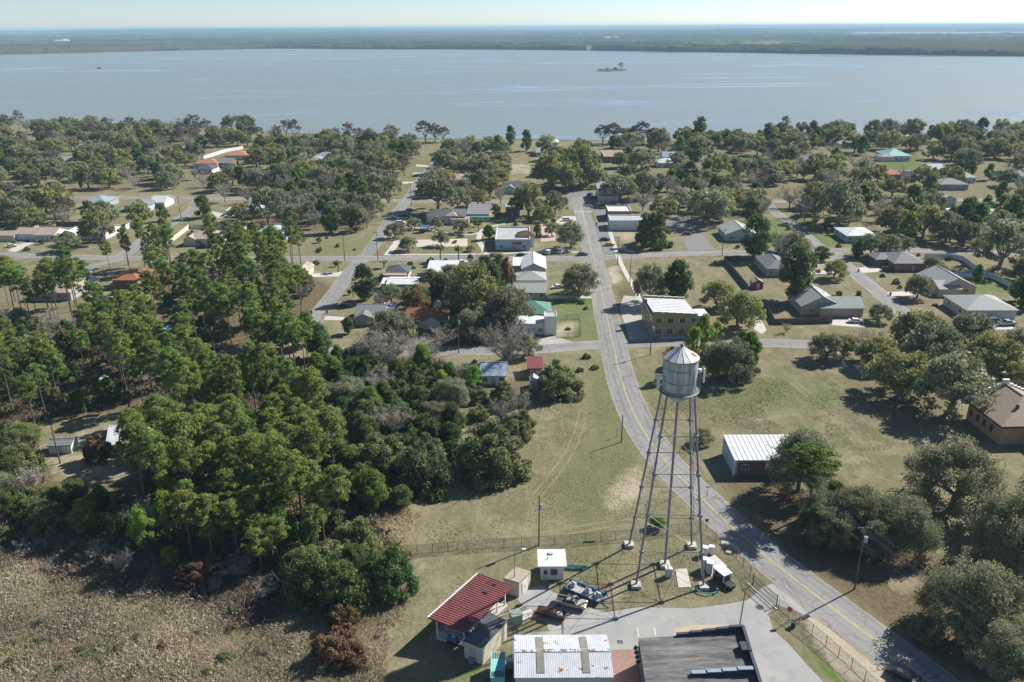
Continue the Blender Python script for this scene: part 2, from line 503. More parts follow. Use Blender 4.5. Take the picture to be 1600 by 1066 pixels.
ASPH = asphalt('sun bleached asphalt', (.235, .235, .23), .4, (3.9, 4.9))
ASPH2 = asphalt('old side street asphalt', (.235, .235, .23), .25, (3.0, 3.9))

main_pts = smooth_line(P((1560, 1160), (1498, 1103), (1446, 1060), (1400, 1024), (1350, 988), (1287, 940), (1217, 886), (1164, 842), (1121, 803), (1096, 777),
                         (1068, 752), (1040, 722), (1015, 689), (992, 651), (973, 603), (962, 558), (955, 524), (944, 474), (934, 431), (926, 400), (918, 362),
                         (910, 332), (905, 308)))
ribbon('road', main_pts, 7.6, .030, ASPH)
ROADS.append((main_pts, 5.0))
# paved parking shoulder either side of the shopping stretch
def road(pts, w, z, m=ASPH2, keep=1.5, sm=2, name='road'):
    q = smooth_line(P(*pts), sm)
    ribbon(name, q, w, z, m)
    ROADS.append((q, w / 2 + keep))
    return q
cross_a = road([(-120, 394), (15, 399), (150, 403), (330, 405), (478, 404), (640, 404), (800, 404), (926, 404), (1060, 396), (1215, 395), (1294, 392), (1428, 391), (1517, 393), (1720, 400)], 6.4, .024)
left_st = road([(482, 520), (497, 489), (524, 457), (549, 421), (572, 400), (595, 368), (610, 342), (638, 312), (653, 284), (689, 244)], 5.6, .020)
cross_b = road([(500, 551), (537, 549), (689, 548), (780, 548), (838, 546), (937, 538), (1053, 534), (1180, 535), (1254, 538), (1345, 542), (1430, 548), (1520, 552), (1700, 565)], 6.2, .018)
cross_c = road([(-150, 305), (25, 308), (228, 309), (329, 310), (500, 312), (640, 314), (790, 316), (905, 318), (1100, 316), (1377, 313), (1580, 312), (1750, 312)], 6.4, .016)
diag_st = road([(188, 403), (220, 379), (253, 357), (299, 332), (310, 312)], 6.0, .022)
right_st = road([(1470, 540), (1428, 504), (1377, 460), (1324, 418), (1300, 394)], 6.0, .022)
right_st2 = road([(1290, 394), (1262, 370), (1240, 350), (1215, 336), (1196, 316)], 5.4, .021)
drive_w = road([(120, 424), (150, 415), (195, 404)], 5.0, .026)
park_rd = road([(1292, 546), (1300, 560), (1330, 576), (1370, 582), (1440, 590)], 5.5, .020, sm=3)

# painted centre lines: a worn double yellow
for k, off in enumerate((-.16, .16)):
    ribbon('road_markings', main_pts[:-6], .17, .040, M['yellow_line'], off=off)
def sheet(name, pts, z, m, world=False):
    q = pts if world else P(*pts)
    a = sum(q[i][0] * q[(i + 1) % len(q)][1] - q[(i + 1) % len(q)][0] * q[i][1] for i in range(len(q)))
    if a < 0: q = q[::-1]
    me = bpy.data.meshes.new(name)
    me.from_pydata([(x, y, z) for x, y in q], [], [tuple(range(len(q)))])
    me.materials.append(m)
    return struct(obj(name, me))
# wheel tracks worn into the fields
TRACK = mat('worn wheel track', (.245, .218, .14), (.20, .182, .105), scale=.6, c3=(.165, .155, .085), s3=.5, lo3=.5, hi3=.62)
for pts_ in ([(1238, 596), (1262, 615), (1290, 640), (1318, 668), (1342, 692)], [(912, 640), (900, 690), (872, 735), (838, 775)], [(990, 815), (930, 822), (860, 835), (780, 845)]):
    for o_ in (-.85, .85):
        ribbon('worn_track', smooth_line(P(*pts_), 2), .32, .006, TRACK, off=o_)
# crosswalk bars at the shops
for i in range(7):
    a = G2(898 + i * 4.4, 331.3); 
    sheet('road_markings', [(a[0] - .35, a[1] - .9), (a[0] + .35, a[1] - .9), (a[0] + .35, a[1] + .9), (a[0] - .35, a[1] + .9)], .045, M['white_line'], True)

# the yard of the water works
YARD = [(806, 934), (826, 919), (846, 915), (866, 926), (884, 938), (918, 949), (946, 957), (1000, 949), (1080, 951), (1130, 945), (1168, 938), (1190, 920), (1214, 944),
        (1200, 958), (1208, 984), (1232, 1006), (1262, 1040), (1300, 1080), (1330, 1120), (800, 1120), (800, 992), (858, 986), (852, 972), (836, 966)]
CONC = mat('yard concrete', (.33, .33, .32), (.27, .27, .265), scale=.22, c3=(.20, .20, .197), s3=.35, lo3=.54, hi3=.8, bmp=.15)
sheet('concrete_yard', YARD, .012, CONC)
sheet('yard_apron', [(1172, 936), (1192, 917), (1236, 903), (1262, 928), (1300, 960), (1330, 985), (1262, 962), (1222, 948), (1212, 944), (1200, 956)], .008, CONC)
sheet('sand_patch', [(1052, 992), (1056, 982), (1085, 977), (1120, 976), (1140, 980), (1150, 990)], .017, mat('sand', (.46, .38, .27), (.38, .31, .2), scale=.8))
sheet('paved_strip', [(952, 1120), (950, 1016), (1000, 1014), (1020, 1120)], .016, M['paver'])
for a, b in (((996, 981), (998, 995)), ((1022, 981), (1025, 995))):
    p, q = G2(*a), G2(*b)
    sheet('road_markings', [(p[0] - .1, p[1]), (p[0] + .1, p[1]), (q[0] + .1, q[1]), (q[0] - .1, q[1])], .020, M['white_line'], True)
sheet('concrete_slab', [(1055, 890), (1073, 889), (1080, 918), (1060, 919)], .10, M['conc_pale'])
sheet('concrete_slab', [(1096, 884), (1108, 870), (1117, 868), (1136, 885), (1120, 902), (1112, 902)], .09, M['conc_pale'])
# pavements
def path(pts, w, z, m=M['conc_pale'], name='pavement'):
    q = smooth_line(P(*pts), 2)
    ribbon(name, q, w, z, m)
    ROADS.append((q, w / 2 + .6))
path([(950, 350), (956, 372), (966, 402), (978, 428), (992, 450), (1006, 486), (1023, 525)], 1.7, .034)
path([(640, 356), (655, 356), (672, 359), (690, 363), (720, 367), (747, 366), (755, 358), (770, 353), (790, 350)], 1.8, .014)
path([(752, 362), (747, 372), (750, 381), (757, 390), (757, 400)], 2.2, .016)
path([(608, 398), (700, 398), (757, 397), (850, 394), (905, 394)], 1.8, .012)
path([(605, 399), (613, 389), (622, 376)], 3.0, .015)
path([(750, 376), (775, 376)], 1.6, .017)
path([(937, 385), (950, 384), (990, 394)], 1.5, .013)
# parking bays, forecourts and drives
def lot(pts, m=M['conc'], z=.010, name='driveway'):
    return sheet(name, pts, z, m)
lot([(938, 398), (932, 348), (929, 328), (946, 327), (952, 350), (966, 396)], ASPH2, .014, 'car_park')
lot([(868, 347), (880, 338), (899, 338), (903, 352), (880, 352)], M['conc_pale'], .010, 'car_park')
lot([(845, 350), (868, 350), (868, 376), (845, 378)], mat('pinkish forecourt', (.46, .36, .3), (.4, .31, .26)), .009, 'forecourt')
lot([(886, 312), (884, 300), (925, 300), (928, 330), (906, 330), (890, 328)], ASPH2, .0145, 'car_park')
lot([(1076, 392), (1062, 365), (1055, 345), (1080, 342), (1095, 362), (1118, 390)], ASPH2, .010, 'car_park')
lot([(985, 345), (1055, 338), (1100, 345), (1090, 362), (1062, 362)], ASPH2, .008, 'car_park')
lot([(968, 480), (975, 462), (1000, 464), (1018, 500), (1024, 532), (985, 534)], M['conc'], .009, 'car_park')
lot([(820, 528), (868, 526), (900, 536), (840, 545)], M['conc'], .009)
lot([(855, 462), (925, 462), (926, 466), (856, 467)], M['conc_pale'], .010)
lot([(1182, 494), (1190, 500), (1198, 516), (1190, 522), (1178, 514)], M['conc_pale'], .010)
lot([(1330, 420), (1378, 414), (1390, 424), (1340, 427)], M['conc_pale'], .009)
lot([(1378, 457), (1440, 454), (1446, 461), (1384, 463)], M['conc_pale'], .009)
lot([(1300, 500), (1345, 500), (1352, 512), (1300, 508)], M['conc_pale'], .009)
lot([(1520, 501), (1560, 500), (1590, 515), (1540, 515)], M['conc_pale'], .009)
lot([(1250, 420), (1300, 424), (1310, 428), (1255, 428)], M['conc_pale'], .009)
lot([(1440, 590), (1500, 570), (1640, 590), (1640, 650), (1560, 600), (1500, 600)], M['conc'], .009, 'car_park')
lot([(119, 424), (146, 420), (140, 440), (148, 449), (126, 449)], M['conc_pale'], .008)
lot([(502, 500), (511, 494), (552, 496), (556, 501)], M['conc_pale'], .009)
lot([(484, 428), (538, 424), (534, 432), (490, 433)], M['conc_pale'], .009)
lot([(478, 489), (494, 483), (497, 488), (484, 497)], M['conc_pale'], .009)
lot([(629, 284), (652, 284), (650, 287), (628, 287)], M['conc_pale'], .009)
lot([(645, 270), (660, 270), (658, 272), (645, 272)], M['conc_pale'], .009)
lot([(650, 257), (674, 259), (672, 261), (650, 260)], M['conc_pale'], .009)
lot([(12, 392), (25, 384), (56, 372), (60, 376), (24, 394)], M['conc_pale'], .009)
lot([(330, 330), (350, 334), (352, 340), (338, 340)], M['conc_pale'], .009)
lot([(328, 282), (352, 276), (362, 278), (345, 286)], M['conc_pale'], .009)
lot([(1528, 330), (1556, 326), (1568, 334), (1540, 340)], M['conc_pale'], .009)
SAND = mat('pale play sand', (.50, .45, .38), (.43, .39, .33), scale=.5)
lot([(648, 375), (730, 373), (731, 385), (646, 386)], SAND, .007, 'sand_court')

# ================================================================ GROUND
sx = np.concatenate([np.array([-70000, -20000, -6000, -2500, -1300, -900, -700, -600]), np.arange(-520, 521, 4.0), np.array([600, 700, 900, 1300, 2500, 6000, 20000, 70000])])
sx = np.unique(np.concatenate([sx, np.arange(-140, 141, 1.5)]))
sy = np.concatenate([np.array([-3000, -500, -100, 0, 40]), np.arange(66, 270, 1.3), np.arange(270, 700, 3.5), np.array([740, 800, 900, 1100, 1600, 2600, 3400, 4200, 6000, 9000, 15000, 30000, 70000])])
GX, GY = np.meshgrid(sx, sy)
nx, ny = len(sx), len(sy)
MASK = {k: np.zeros_like(GX) for k in ('lush', 'litter', 'sand', 'dry', 'green')}

def inside(poly, X, Y):
    r = np.zeros(X.shape, dtype=bool)
    n = len(poly)
    for i in range(n):
        (x0, y0), (x1, y1) = poly[i], poly[(i + 1) % n]
        if y0 == y1: continue
        c = ((y0 > Y) != (y1 > Y)) & (X < (x1 - x0) * (Y - y0) / (y1 - y0) + x0)
        r ^= c
    return r
def paint(ch, pts, val=1.0, soft=2):
    m = inside(P(*pts), GX, GY).astype(float) * val
    for _ in range(soft):
        q = np.pad(m, 1, mode='edge')
        m = (q[:-2, 1:-1] + q[2:, 1:-1] + q[1:-1, :-2] + q[1:-1, 2:] + 4 * q[1:-1, 1:-1]) / 8
    MASK[ch] = np.maximum(MASK[ch], m)

WOOD = [(-120, 520), (130, 505), (260, 520), (400, 560), (520, 560), (690, 560), (722, 612), (705, 640), (712, 735), (640, 790), (590, 815), (645, 870), (630, 930), (560, 960), (430, 905), (250, 880), (120, 840), (-120, 800)]
MARSH = [(-200, 800), (60, 830), (200, 880), (330, 870), (430, 915), (560, 960), (640, 905), (650, 930), (610, 985), (600, 1130), (-200, 1130)]
paint('litter', WOOD, .95, 3)
paint('dry', MARSH, 1.0, 3)
paint('litter', [(1110, 745), (1200, 740), (1300, 780), (1440, 850), (1530, 900), (1700, 900), (1700, 1100), (1480, 1050), (1330, 940), (1230, 870)], .7, 5)
paint('litter', [(1090, 575), (1180, 560), (1180, 585), (1120, 610), (1075, 600)], .8, 4)
paint('litter', [(1290, 580), (1500, 620), (1510, 665), (1420, 680), (1330, 620)], .45, 5)
paint('litter', [(960, 455), (1010, 440), (1012, 470), (975, 480)], .7, 3)
paint('litter', [(700, 565), (760, 580), (745, 605), (690, 590)], .7, 3)
paint('litter', [(760, 590), (915, 590), (915, 628), (740, 632)], .65, 3)
paint('litter', [(420, 395), (470, 420), (530, 455), (480, 500), (400, 560), (250, 520), (240, 440), (300, 420)], .8, 4)
paint('litter', [(-60, 440), (140, 445), (140, 515), (-60, 520)], .4, 4)
paint('litter', [(610, 430), (800, 430), (800, 540), (690, 545), (610, 500)], .75, 4)
paint('litter', [(-200, 195), (600, 210), (600, 262), (560, 300), (-200, 300)], .36, 4)
paint('litter', [(1000, 225), (1900, 210), (1900, 330), (1250, 330), (1000, 300)], .36, 4)
paint('litter', [(400, 315), (600, 315), (570, 362), (430, 364), (390, 350)], .7, 3)
paint('lush', [(805, 458), (925, 456), (930, 475), (815, 475)], .95, 1)
paint('lush', [(860, 470), (930, 470), (938, 535), (880, 530)], .5, 2)
paint('lush', [(990, 580), (1170, 590), (1300, 585), (1330, 640), (1250, 650), (1120, 640), (1020, 650)], .40, 6)
paint('lush', [(1140, 375), (1190, 375), (1150, 350), (1250, 335), (1310, 375), (1230, 382)], .55, 2)
paint('lush', [(1240, 375), (1310, 360), (1330, 385), (1280, 388)], .6, 2)
paint('lush', [(1480, 440), (1540, 430), (1600, 455), (1530, 460)], .55, 2)
paint('lush', [(1105, 245), (1170, 240), (1180, 270), (1110, 275)], .8, 2)
paint('lush', [(1370, 248), (1440, 240), (1430, 262), (1380, 268)], .8, 2)
paint('lush', [(960, 272), (1015, 266), (1020, 285), (970, 288)], .6, 2)
paint('lush', [(690, 955), (655, 985), (630, 1010), (660, 1010), (720, 920), (745, 898), (730, 900)], .9, 1)
paint('lush', [(740, 1030), (765, 1060), (700, 1066), (720, 1045)], .7, 1)
paint('lush', [(1250, 1015), (1265, 1012), (1330, 1066), (1300, 1066)], .8, 1)
paint('green', [(900, 690), (1000, 640), (1000, 760), (940, 830), (860, 800), (840, 760)], .55, 6)
paint('green', [(920, 560), (965, 570), (1000, 680), (930, 700)], .55, 5)
paint('green', [(650, 380), (750, 360), (800, 395), (620, 396)], .45, 3)
paint('green', [(860, 855), (1000, 850), (960, 910), (870, 930)], .35, 5)
paint('green', [(490, 370), (590, 368), (570, 398), (480, 400)], .4, 3)
paint('green', [(640, 250), (690, 245), (650, 300), (600, 340)], .4, 2)
paint('sand', [(965, 745), (1005, 720), (1010, 760), (990, 790), (960, 800), (945, 790)], .75, 4)
paint('sand', [(1245, 960), (1275, 958), (1330, 1000), (1400, 1055), (1390, 1080), (1320, 1066), (1280, 1010)], .95, 2)
paint('sand', [(1385, 900), (1420, 880), (1440, 930), (1390, 925)], .55, 3)
paint('sand', [(800, 255), (838, 258), (835, 275), (790, 270)], .5, 3)
paint('sand', [(955, 362), (985, 360), (1000, 372), (970, 380)], .6, 3)
paint('sand', [(950, 420), (968, 415), (975, 440), (955, 445)], .7, 2)
paint('sand', [(940, 905), (980, 910), (990, 945), (950, 945)], .55, 3)
paint('sand', [(868, 505), (905, 500), (905, 528), (868, 528)], .5, 2)
paint('sand', [(100, 700), (180, 690), (170, 745), (90, 735)], .35, 4)
paint('sand', [(1250, 400), (1310, 405), (1290, 425), (1240, 420)], .6, 2)
paint('dry', [(560, 810), (640, 790), (720, 740), (735, 752), (650, 815), (640, 860), (600, 830)], .75, 2)
paint('dry', [(1010, 640), (1060, 640), (1080, 700), (1030, 690)], .2, 4)

clr = inside(P((60, 665), (200, 640), (196, 690), (215, 745), (150, 765), (85, 750), (56, 715)), GX, GY)
for _ in range(1):
    MASK['litter'][clr] *= .15
paint('sand', [(70, 690), (190, 650), (196, 690), (215, 745), (150, 760), (85, 740)], .42, 3)
gv = np.stack([GX.ravel(), GY.ravel(), np.zeros(GX.size)], axis=1)
ii = np.arange(nx * ny).reshape(ny, nx)
gf = np.stack([ii[:-1, :-1].ravel(), ii[:-1, 1:].ravel(), ii[1:, 1:].ravel(), ii[1:, :-1].ravel()], axis=1)
gm, nt, out = new_mat('rough grass and litter')
tc = nt.nodes.new('ShaderNodeTexCoord').outputs['Object']
big, mid, fine, spk = noise(nt, tc, .022, 5, .6), noise(nt, tc, .13, 6, .68, .4), noise(nt, tc, 1.1, 6, .75), noise(nt, tc, 3.4, 3, .7)
col = mixc(nt, ramp(nt, big, .36, .62), (.192, .178, .104), (.150, .152, .080))
col = mixc(nt, ramp(nt, mid, .45, .62), col, (.245, .222, .142))
col = mixc(nt, math_n(nt, 'MULTIPLY', ramp(nt, noise(nt, tc, .3, 6, .7, .6), .52, .68), .6), col, (.125, .105, .062))
mpg = nt.nodes.new('ShaderNodeMapping'); mpg.inputs['Scale'].default_value = (.9, .07, 1); mpg.inputs['Rotation'].default_value = (0, 0, .35); nt.links.new(tc, mpg.inputs['Vector'])
mow = noise(nt, mpg.outputs[0], 1.0, 4, .6, .3)
col = mixc(nt, math_n(nt, 'MULTIPLY', ramp(nt, mow, .5, .66), .38), col, (.275, .245, .165))
col = mixc(nt, math_n(nt, 'MULTIPLY', ramp(nt, noise(nt, tc, .055, 6, .7, 1.2), .55, .66), .6), col, (.17, .135, .085))
col = mixc(nt, math_n(nt, 'MULTIPLY', ramp(nt, noise(nt, tc, .09, 6, .72, .8), .60, .68), .55), col, (.36, .31, .22))
grn = mixc(nt, ramp(nt, fine, .3, .7), (.125, .145, .055), (.165, .17, .075))
def soft(ch, wob=.55, lo=.25, hi=.7):
    a = math_n(nt, 'ADD', attr(nt, ch), math_n(nt, 'MULTIPLY', math_n(nt, 'SUBTRACT', mid, .5), wob))
    a = math_n(nt, 'MULTIPLY', a, math_n(nt, 'GREATER_THAN', attr(nt, ch), .004))
    return ramp(nt, a, lo, hi)
col = mixc(nt, soft('green', .9, .1, .75), col, grn)
col = mixc(nt, soft('lush', .5), col, mixc(nt, ramp(nt, fine, .3, .7), (.085, .145, .030), (.125, .175, .045)))
col = mixc(nt, soft('dry', .6), col, mixc(nt, ramp(nt, fine, .35, .65), (.20, .165, .105), (.33, .275, .17)))
col = mixc(nt, soft('litter', .6), col, mixc(nt, ramp(nt, fine, .35, .68), (.085, .066, .042), (.20, .155, .095)))
col = mixc(nt, soft('sand', 1.2, .2, .8), col, mixc(nt, ramp(nt, fine, .3, .7), (.38, .315, .225), (.50, .44, .35)))
col = mixc(nt, math_n(nt, 'MULTIPLY', ramp(nt, fine, .5, .75), .42), col, (.10, .088, .048))
col = mixc(nt, math_n(nt, 'MULTIPLY', ramp(nt, spk, .56, .70), .55), col, (.36, .33, .235))
col = mixc(nt, math_n(nt, 'MULTIPLY', ramp(nt, noise(nt, tc, 1.7, 5, .75), .56, .66), .6), col, (.07, .066, .036))
p = nt.nodes.new('ShaderNodeBsdfPrincipled')
nt.links.new(col, p.inputs['Base Color'])
p.inputs['Roughness'].default_value = 1.0
p.inputs['Specular IOR Level'].default_value = .05
nt.links.new(bump(nt, fine, .7, .35), p.inputs['Normal'])
nt.links.new(p.outputs[0], out.inputs[0])
me = np_mesh('ground', gv, gf, mats=[gm])
for k, a in MASK.items():
    at = me.attributes.new(k, 'FLOAT', 'POINT')
    at.data.foreach_set('value', a.ravel().astype(np.float32))
struct(obj('ground', me))

# ================================================================ LAKE
near = smooth_line(P((-700, 172), (-300, 182), (0, 190), (200, 193), (330, 201), (450, 209), (600, 214), (740, 219), (800, 217), (880, 219.5), (1000, 221), (1200, 217), (1350, 213), (1450, 214), (1600, 203), (1900, 190), (2300, 176)), 2)
far = smooth_line(P((2300, 95), (1600, 88.3), (1400, 86.6), (1200, 83.5), (1000, 80.5), (860, 78.5), (700, 77.3), (560, 77.6), (500, 76.5), (430, 76), (320, 78.5), (200, 81.0), (0, 86), (-700, 104)), 2)
wm, nt, out = new_mat('lake water')
tc = nt.nodes.new('ShaderNodeTexCoord').outputs['Object']
mp = nt.nodes.new('ShaderNodeMapping')
mp.inputs['Scale'].default_value = (.0016, .0052, 1); mp.inputs['Rotation'].default_value = (0, 0, .22)
nt.links.new(tc, mp.inputs['Vector'])
slick = ramp(nt, noise(nt, mp.outputs[0], 1.0, 6, .62, 1.8), .50, .66)
p = nt.nodes.new('ShaderNodeBsdfPrincipled')
p.inputs['Base Color'].default_value = (.19, .232, .228, 1)
p.inputs['IOR'].default_value = 1.33
rr = nt.nodes.new('ShaderNodeMapRange'); nt.links.new(slick, rr.inputs['Value'])
rr.inputs['To Min'].default_value = .45; rr.inputs['To Max'].default_value = .12
nt.links.new(rr.outputs['Result'], p.inputs['Roughness'])
wv = noise(nt, tc, .35, 4, .6)
b = nt.nodes.new('ShaderNodeBump'); b.inputs['Distance'].default_value = 1.0
sr = nt.nodes.new('ShaderNodeMapRange'); nt.links.new(slick, sr.inputs['Value'])
sr.inputs['To Min'].default_value = .42; sr.inputs['To Max'].default_value = .10
nt.links.new(sr.outputs['Result'], b.inputs['Strength']); nt.links.new(wv, b.inputs['Height'])
nt.links.new(b.outputs[0], p.inputs['Normal'])
nt.links.new(p.outputs[0], out.inputs[0])
sheet('lake', near + far, .25, wm, True)
sheet('lake', P((1150, 50.4), (1420, 50.2), (1800, 51), (1800, 58), (1500, 55), (1380, 52.6)), .4, wm, True)
# little island
isl = [(930, 112), (936, 110), (948, 109), (960, 108), (972, 108), (980, 109.5), (975, 111), (950, 112.5)]
sheet('island', isl, .6, mat('marshy island ground', (.05, .05, .03), (.035, .04, .02), scale=.2))

# ================================================================ FAR SHORE WOODS (one mass)
def vnoise(x, y, s, seed=0):
    """smooth value noise on arrays"""
    x = x / s; y = y / s
    xi, yi = np.floor(x), np.floor(y)
    fx, fy = x - xi, y - yi
    fx = fx * fx * (3 - 2 * fx); fy = fy * fy * (3 - 2 * fy)
    def h(a, b):
        v = np.sin(a * 127.1 + b * 311.7 + seed * 74.7) * 43758.5453
        return v - np.floor(v)
    return (h(xi, yi) * (1 - fx) + h(xi + 1, yi) * fx) * (1 - fy) + (h(xi, yi + 1) * (1 - fx) + h(xi + 1, yi + 1) * fx) * fy
far_line = np.array(sorted(far))
def shore_y(x):
    return np.interp(x, far_line[:, 0], far_line[:, 1])
nr = np.random.default_rng(3)
rows = np.concatenate([np.array([-2, 2, 8]), np.arange(16, 560, 11), 560 * np.power(1.045, np.arange(0, 104))])
cols = np.arange(-1, 1.0001, 1 / 330.)
U, D = np.meshgrid(cols, rows)
X = U * (2600 + D * .75) + nr.uniform(-4, 4, U.shape)
Yb = shore_y(np.clip(X, far_line[0, 0], far_line[-1, 0]))
Y = Yb + D + nr.uniform(-3, 3, U.shape)
can = 6 + 7 * vnoise(X, Y, 45, 2) + 8 * vnoise(X, Y, 170, 1) + nr.uniform(-4.5, 4.5, X.shape)
hill = 26 * vnoise(X, Y, 2600, 5) * np.clip((D - 1500) / 5000, 0, 1) + 46 * np.exp(-((X + 5200) / 3600) ** 2) * np.clip((D - 4000) / 7000, 0, 1)
fieldm = (vnoise(X, Y * 2.4, 620, 9) * .6 + vnoise(X, Y * 3, 260, 11) * .4)
open_f = (fieldm > .66) & (D > 90)
for (x0, x1, y0, y1) in ((1030, 1190, 69.5, 73.2), (880, 1010, 68.5, 70.5), (1320, 1400, 76, 80), (916, 924, 76.5, 79.5), (1440, 1500, 78, 80.5), (1500, 1560, 76.5, 79)):
    a = G2(x0, y1); b2 = G2(x1, y0)
    qx = np.abs(X / Y - (a[0] / a[1] + b2[0] / b2[1]) / 2) < abs(b2[0] / b2[1] - a[0] / a[1]) / 2
    open_f |= qx & (Y > a[1]) & (Y < b2[1])
Z = np.where(open_f, .6, can) + hill
Z[0, :] = -1.0; Z[1, :] = Z[1, :] * nr.uniform(.4, .95, Z.shape[1])
# lagoon behind the woods stays clear
la = G2(1180, 52); lag = (Y > G2(1400, 56.0)[1]) & (Y < G2(1400, 50.0)[1]) & (X / Y > .36 + .05 * vnoise(X, Y, 900, 4))
Z = np.where(lag, -2, Z)
tint = nr.uniform(0, 1, X.shape) * .3 + .7 * (.5 * vnoise(X, Y * 2.2, 420, 21) + .5 * vnoise(X, Y * 1.5, 90, 23))
brown = np.clip(vnoise(X, Y, 500, 31) * 1.2 - .35 + np.clip(1 - D / 160, 0, 1) * np.clip(-X / 700, -.2, .8), 0, 1)
nR, nC = X.shape
fi = np.arange(nR * nC).reshape(nR, nC)
ff = np.stack([fi[:-1, :-1].ravel(), fi[:-1, 1:].ravel(), fi[1:, 1:].ravel(), fi[1:, :-1].ravel()], axis=1)
fm, nt, out = new_mat('far woods canopy')
t = attr(nt, 'tint')
c = mixc(nt, ramp(nt, t, .28, .72), (.006, .014, .011), (.045, .062, .034))
c = mixc(nt, attr(nt, 'brown'), c, (.095, .072, .055))
c = mixc(nt, attr(nt, 'field'), c, (.15, .145, .085))
d = nt.nodes.new('ShaderNodeBsdfDiffuse'); nt.links.new(c, d.inputs['Color']); nt.links.new(d.outputs[0], out.inputs[0])
me = np_mesh('far_forest', np.stack([X.ravel(), Y.ravel(), Z.ravel()], axis=1), ff, mats=[fm])
for k, a in (('tint', tint), ('brown', brown), ('field', open_f.astype(float))):
    at = me.attributes.new(k, 'FLOAT', 'POINT'); at.data.foreach_set('value', a.ravel().astype(np.float32))
tag(obj('far_forest', me), 'blue hazed woods stretching along the far shore of the lake', 'forest', kind='stuff')
# ================================================================ HOUSES
CLEAR = []     # (x, y, radius) kept free of scattered trees
CLEAR_BOX = [] # (x0, x1, y0, y1)

def roof_mesh(kind, w, d, z, rh, ridge='x', oh=.45, t=.18):
    """closed roof on a w by d plan at eave height z"""
    m = MB()
    a, b = w / 2 + oh, d / 2 + oh
    if kind == 'flat':
        m.box(0, 0, z + .06, w - .36, d - .36, .12)
        return m
    if kind == 'shed':
        q = [(-a, -b, z), (a, -b, z), (a, b, z + rh), (-a, b, z + rh)]
        m.slab(q, t); return m
    if ridge == 'y':
        rot = lambda p: (p[1], -p[0], p[2])
        a, b = b, a
    else:
        rot = lambda p: p
    if kind == 'gable':
        top = [(-a, -b, z - oh * rh / b), (a, -b, z - oh * rh / b), (a, b, z - oh * rh / b), (-a, b, z - oh * rh / b), (-a, 0, z + rh), (a, 0, z + rh)]
        lo = [(p[0], p[1], p[2] - t) for p in top]
        vs = [rot(p) for p in top + lo]
        fs = [(0, 1, 5, 4), (2, 3, 4, 5), (7, 6, 10, 11), (9, 8, 11, 10), (1, 0, 6, 7), (3, 2, 8, 9),
              (0, 4, 10, 6), (4, 3, 9, 10), (2, 5, 11, 8), (5, 1, 7, 11)]
        m.add(vs, fs)
    else:  # hip
        r = max(a - b, .02)
        top = [(-a, -b, z), (a, -b, z), (a, b, z), (-a, b, z), (-r, 0, z + rh), (r, 0, z + rh)]
        lo = [(p[0], p[1], p[2] - t) for p in top[:4]]
        vs = [rot(p) for p in top + lo]
        fs = [(0, 1, 5, 4), (1, 2, 5), (2, 3, 4, 5), (3, 0, 4), (9, 8, 7, 6),
              (1, 0, 6, 7), (2, 1, 7, 8), (3, 2, 8, 9), (0, 3, 9, 6)]
        m.add(vs, fs)
    return m

def wall_mesh(kind, w, d, h, rh, ridge='x', par=0.0):
    m = MB()
    a, b = w / 2, d / 2
    if kind == 'gable':
        if ridge == 'x':
            vs = [(-a, -b, 0), (a, -b, 0), (a, b, 0), (-a, b, 0), (-a, -b, h - .19), (a, -b, h - .19), (a, b, h - .19), (-a, b, h - .19), (-a, 0, h + rh - .2), (a, 0, h + rh - .2)]
            fs = [(0, 1, 5, 4), (2, 3, 7, 6), (1, 2, 6, 9, 5), (3, 0, 4, 8, 7)]
        else:
            vs = [(-a, -b, 0), (a, -b, 0), (a, b, 0), (-a, b, 0), (-a, -b, h - .19), (a, -b, h - .19), (a, b, h - .19), (-a, b, h - .19), (0, -b, h + rh - .2), (0, b, h + rh - .2)]
            fs = [(0, 1, 5, 8, 4), (2, 3, 7, 9, 6), (1, 2, 6, 5), (3, 0, 4, 7)]
        m.add(vs, fs)
    elif kind == 'flat':
        # walls with a parapet standing above the roof
        for (x, y, sx_, sy_) in ((0, -b + .09, w, .18), (0, b - .09, w, .18), (-a + .09, 0, .18, d - .36), (a - .09, 0, .18, d - .36)):
            m.box(x, y, (h + par) / 2, sx_, sy_, h + par)
    elif kind == 'shed':
        m.prism([(-a, -b), (a, -b), (a, b), (-a, b)], 0, h - .2)
        m.add([(-a, -b, h - .2), (a, -b, h - .2), (a, b, h - .2), (-a, b, h - .2), (-a, b, h + rh - .2), (a, b, h + rh - .2)],
              [(0, 4, 3), (1, 2, 5), (3, 4, 5, 2)])
    else:
        m.prism([(-a, -b), (a, -b), (a, b), (-a, b)], 0, h - .1, cap=False)
    return m

def add_window(root, x, y, z, w, h, face, frame='trim', bars=True):
    """window proud of a wall: frame, with the pane as its own piece"""
    f, g = MB(), MB()
    T = .07
    if face in 'fb':
        s = -1 if face == 'f' else 1
        yy = y + s * .03
        for (cx, cz, a, b) in ((x, z + h / 2, w + .16, .09), (x, z - h / 2, w + .16, .09), (x - w / 2, z, .09, h - .09), (x + w / 2, z, .09, h - .09)):
            f.box(cx, yy, cz, a, T, b)
        if bars:
            f.box(x, yy, z, .06, T, h - .09)
        g.box(x, y + s * .012, z, w - .09, .03, h - .09)
    else:
        s = -1 if face == 'l' else 1
        xx = x + s * .03
        for (cy, cz, a, b) in ((y, z + h / 2, w + .16, .09), (y, z - h / 2, w + .16, .09), (y - w / 2, z, .09, h - .09), (y + w / 2, z, .09, h - .09)):
            f.box(xx, cy, cz, T, a, b)
        g.box(x + s * .012, y, z, .03, w - .09, h - .09)
    fo = f.build('window', M[frame], root)
    g.build('pane', M['glass'], fo)

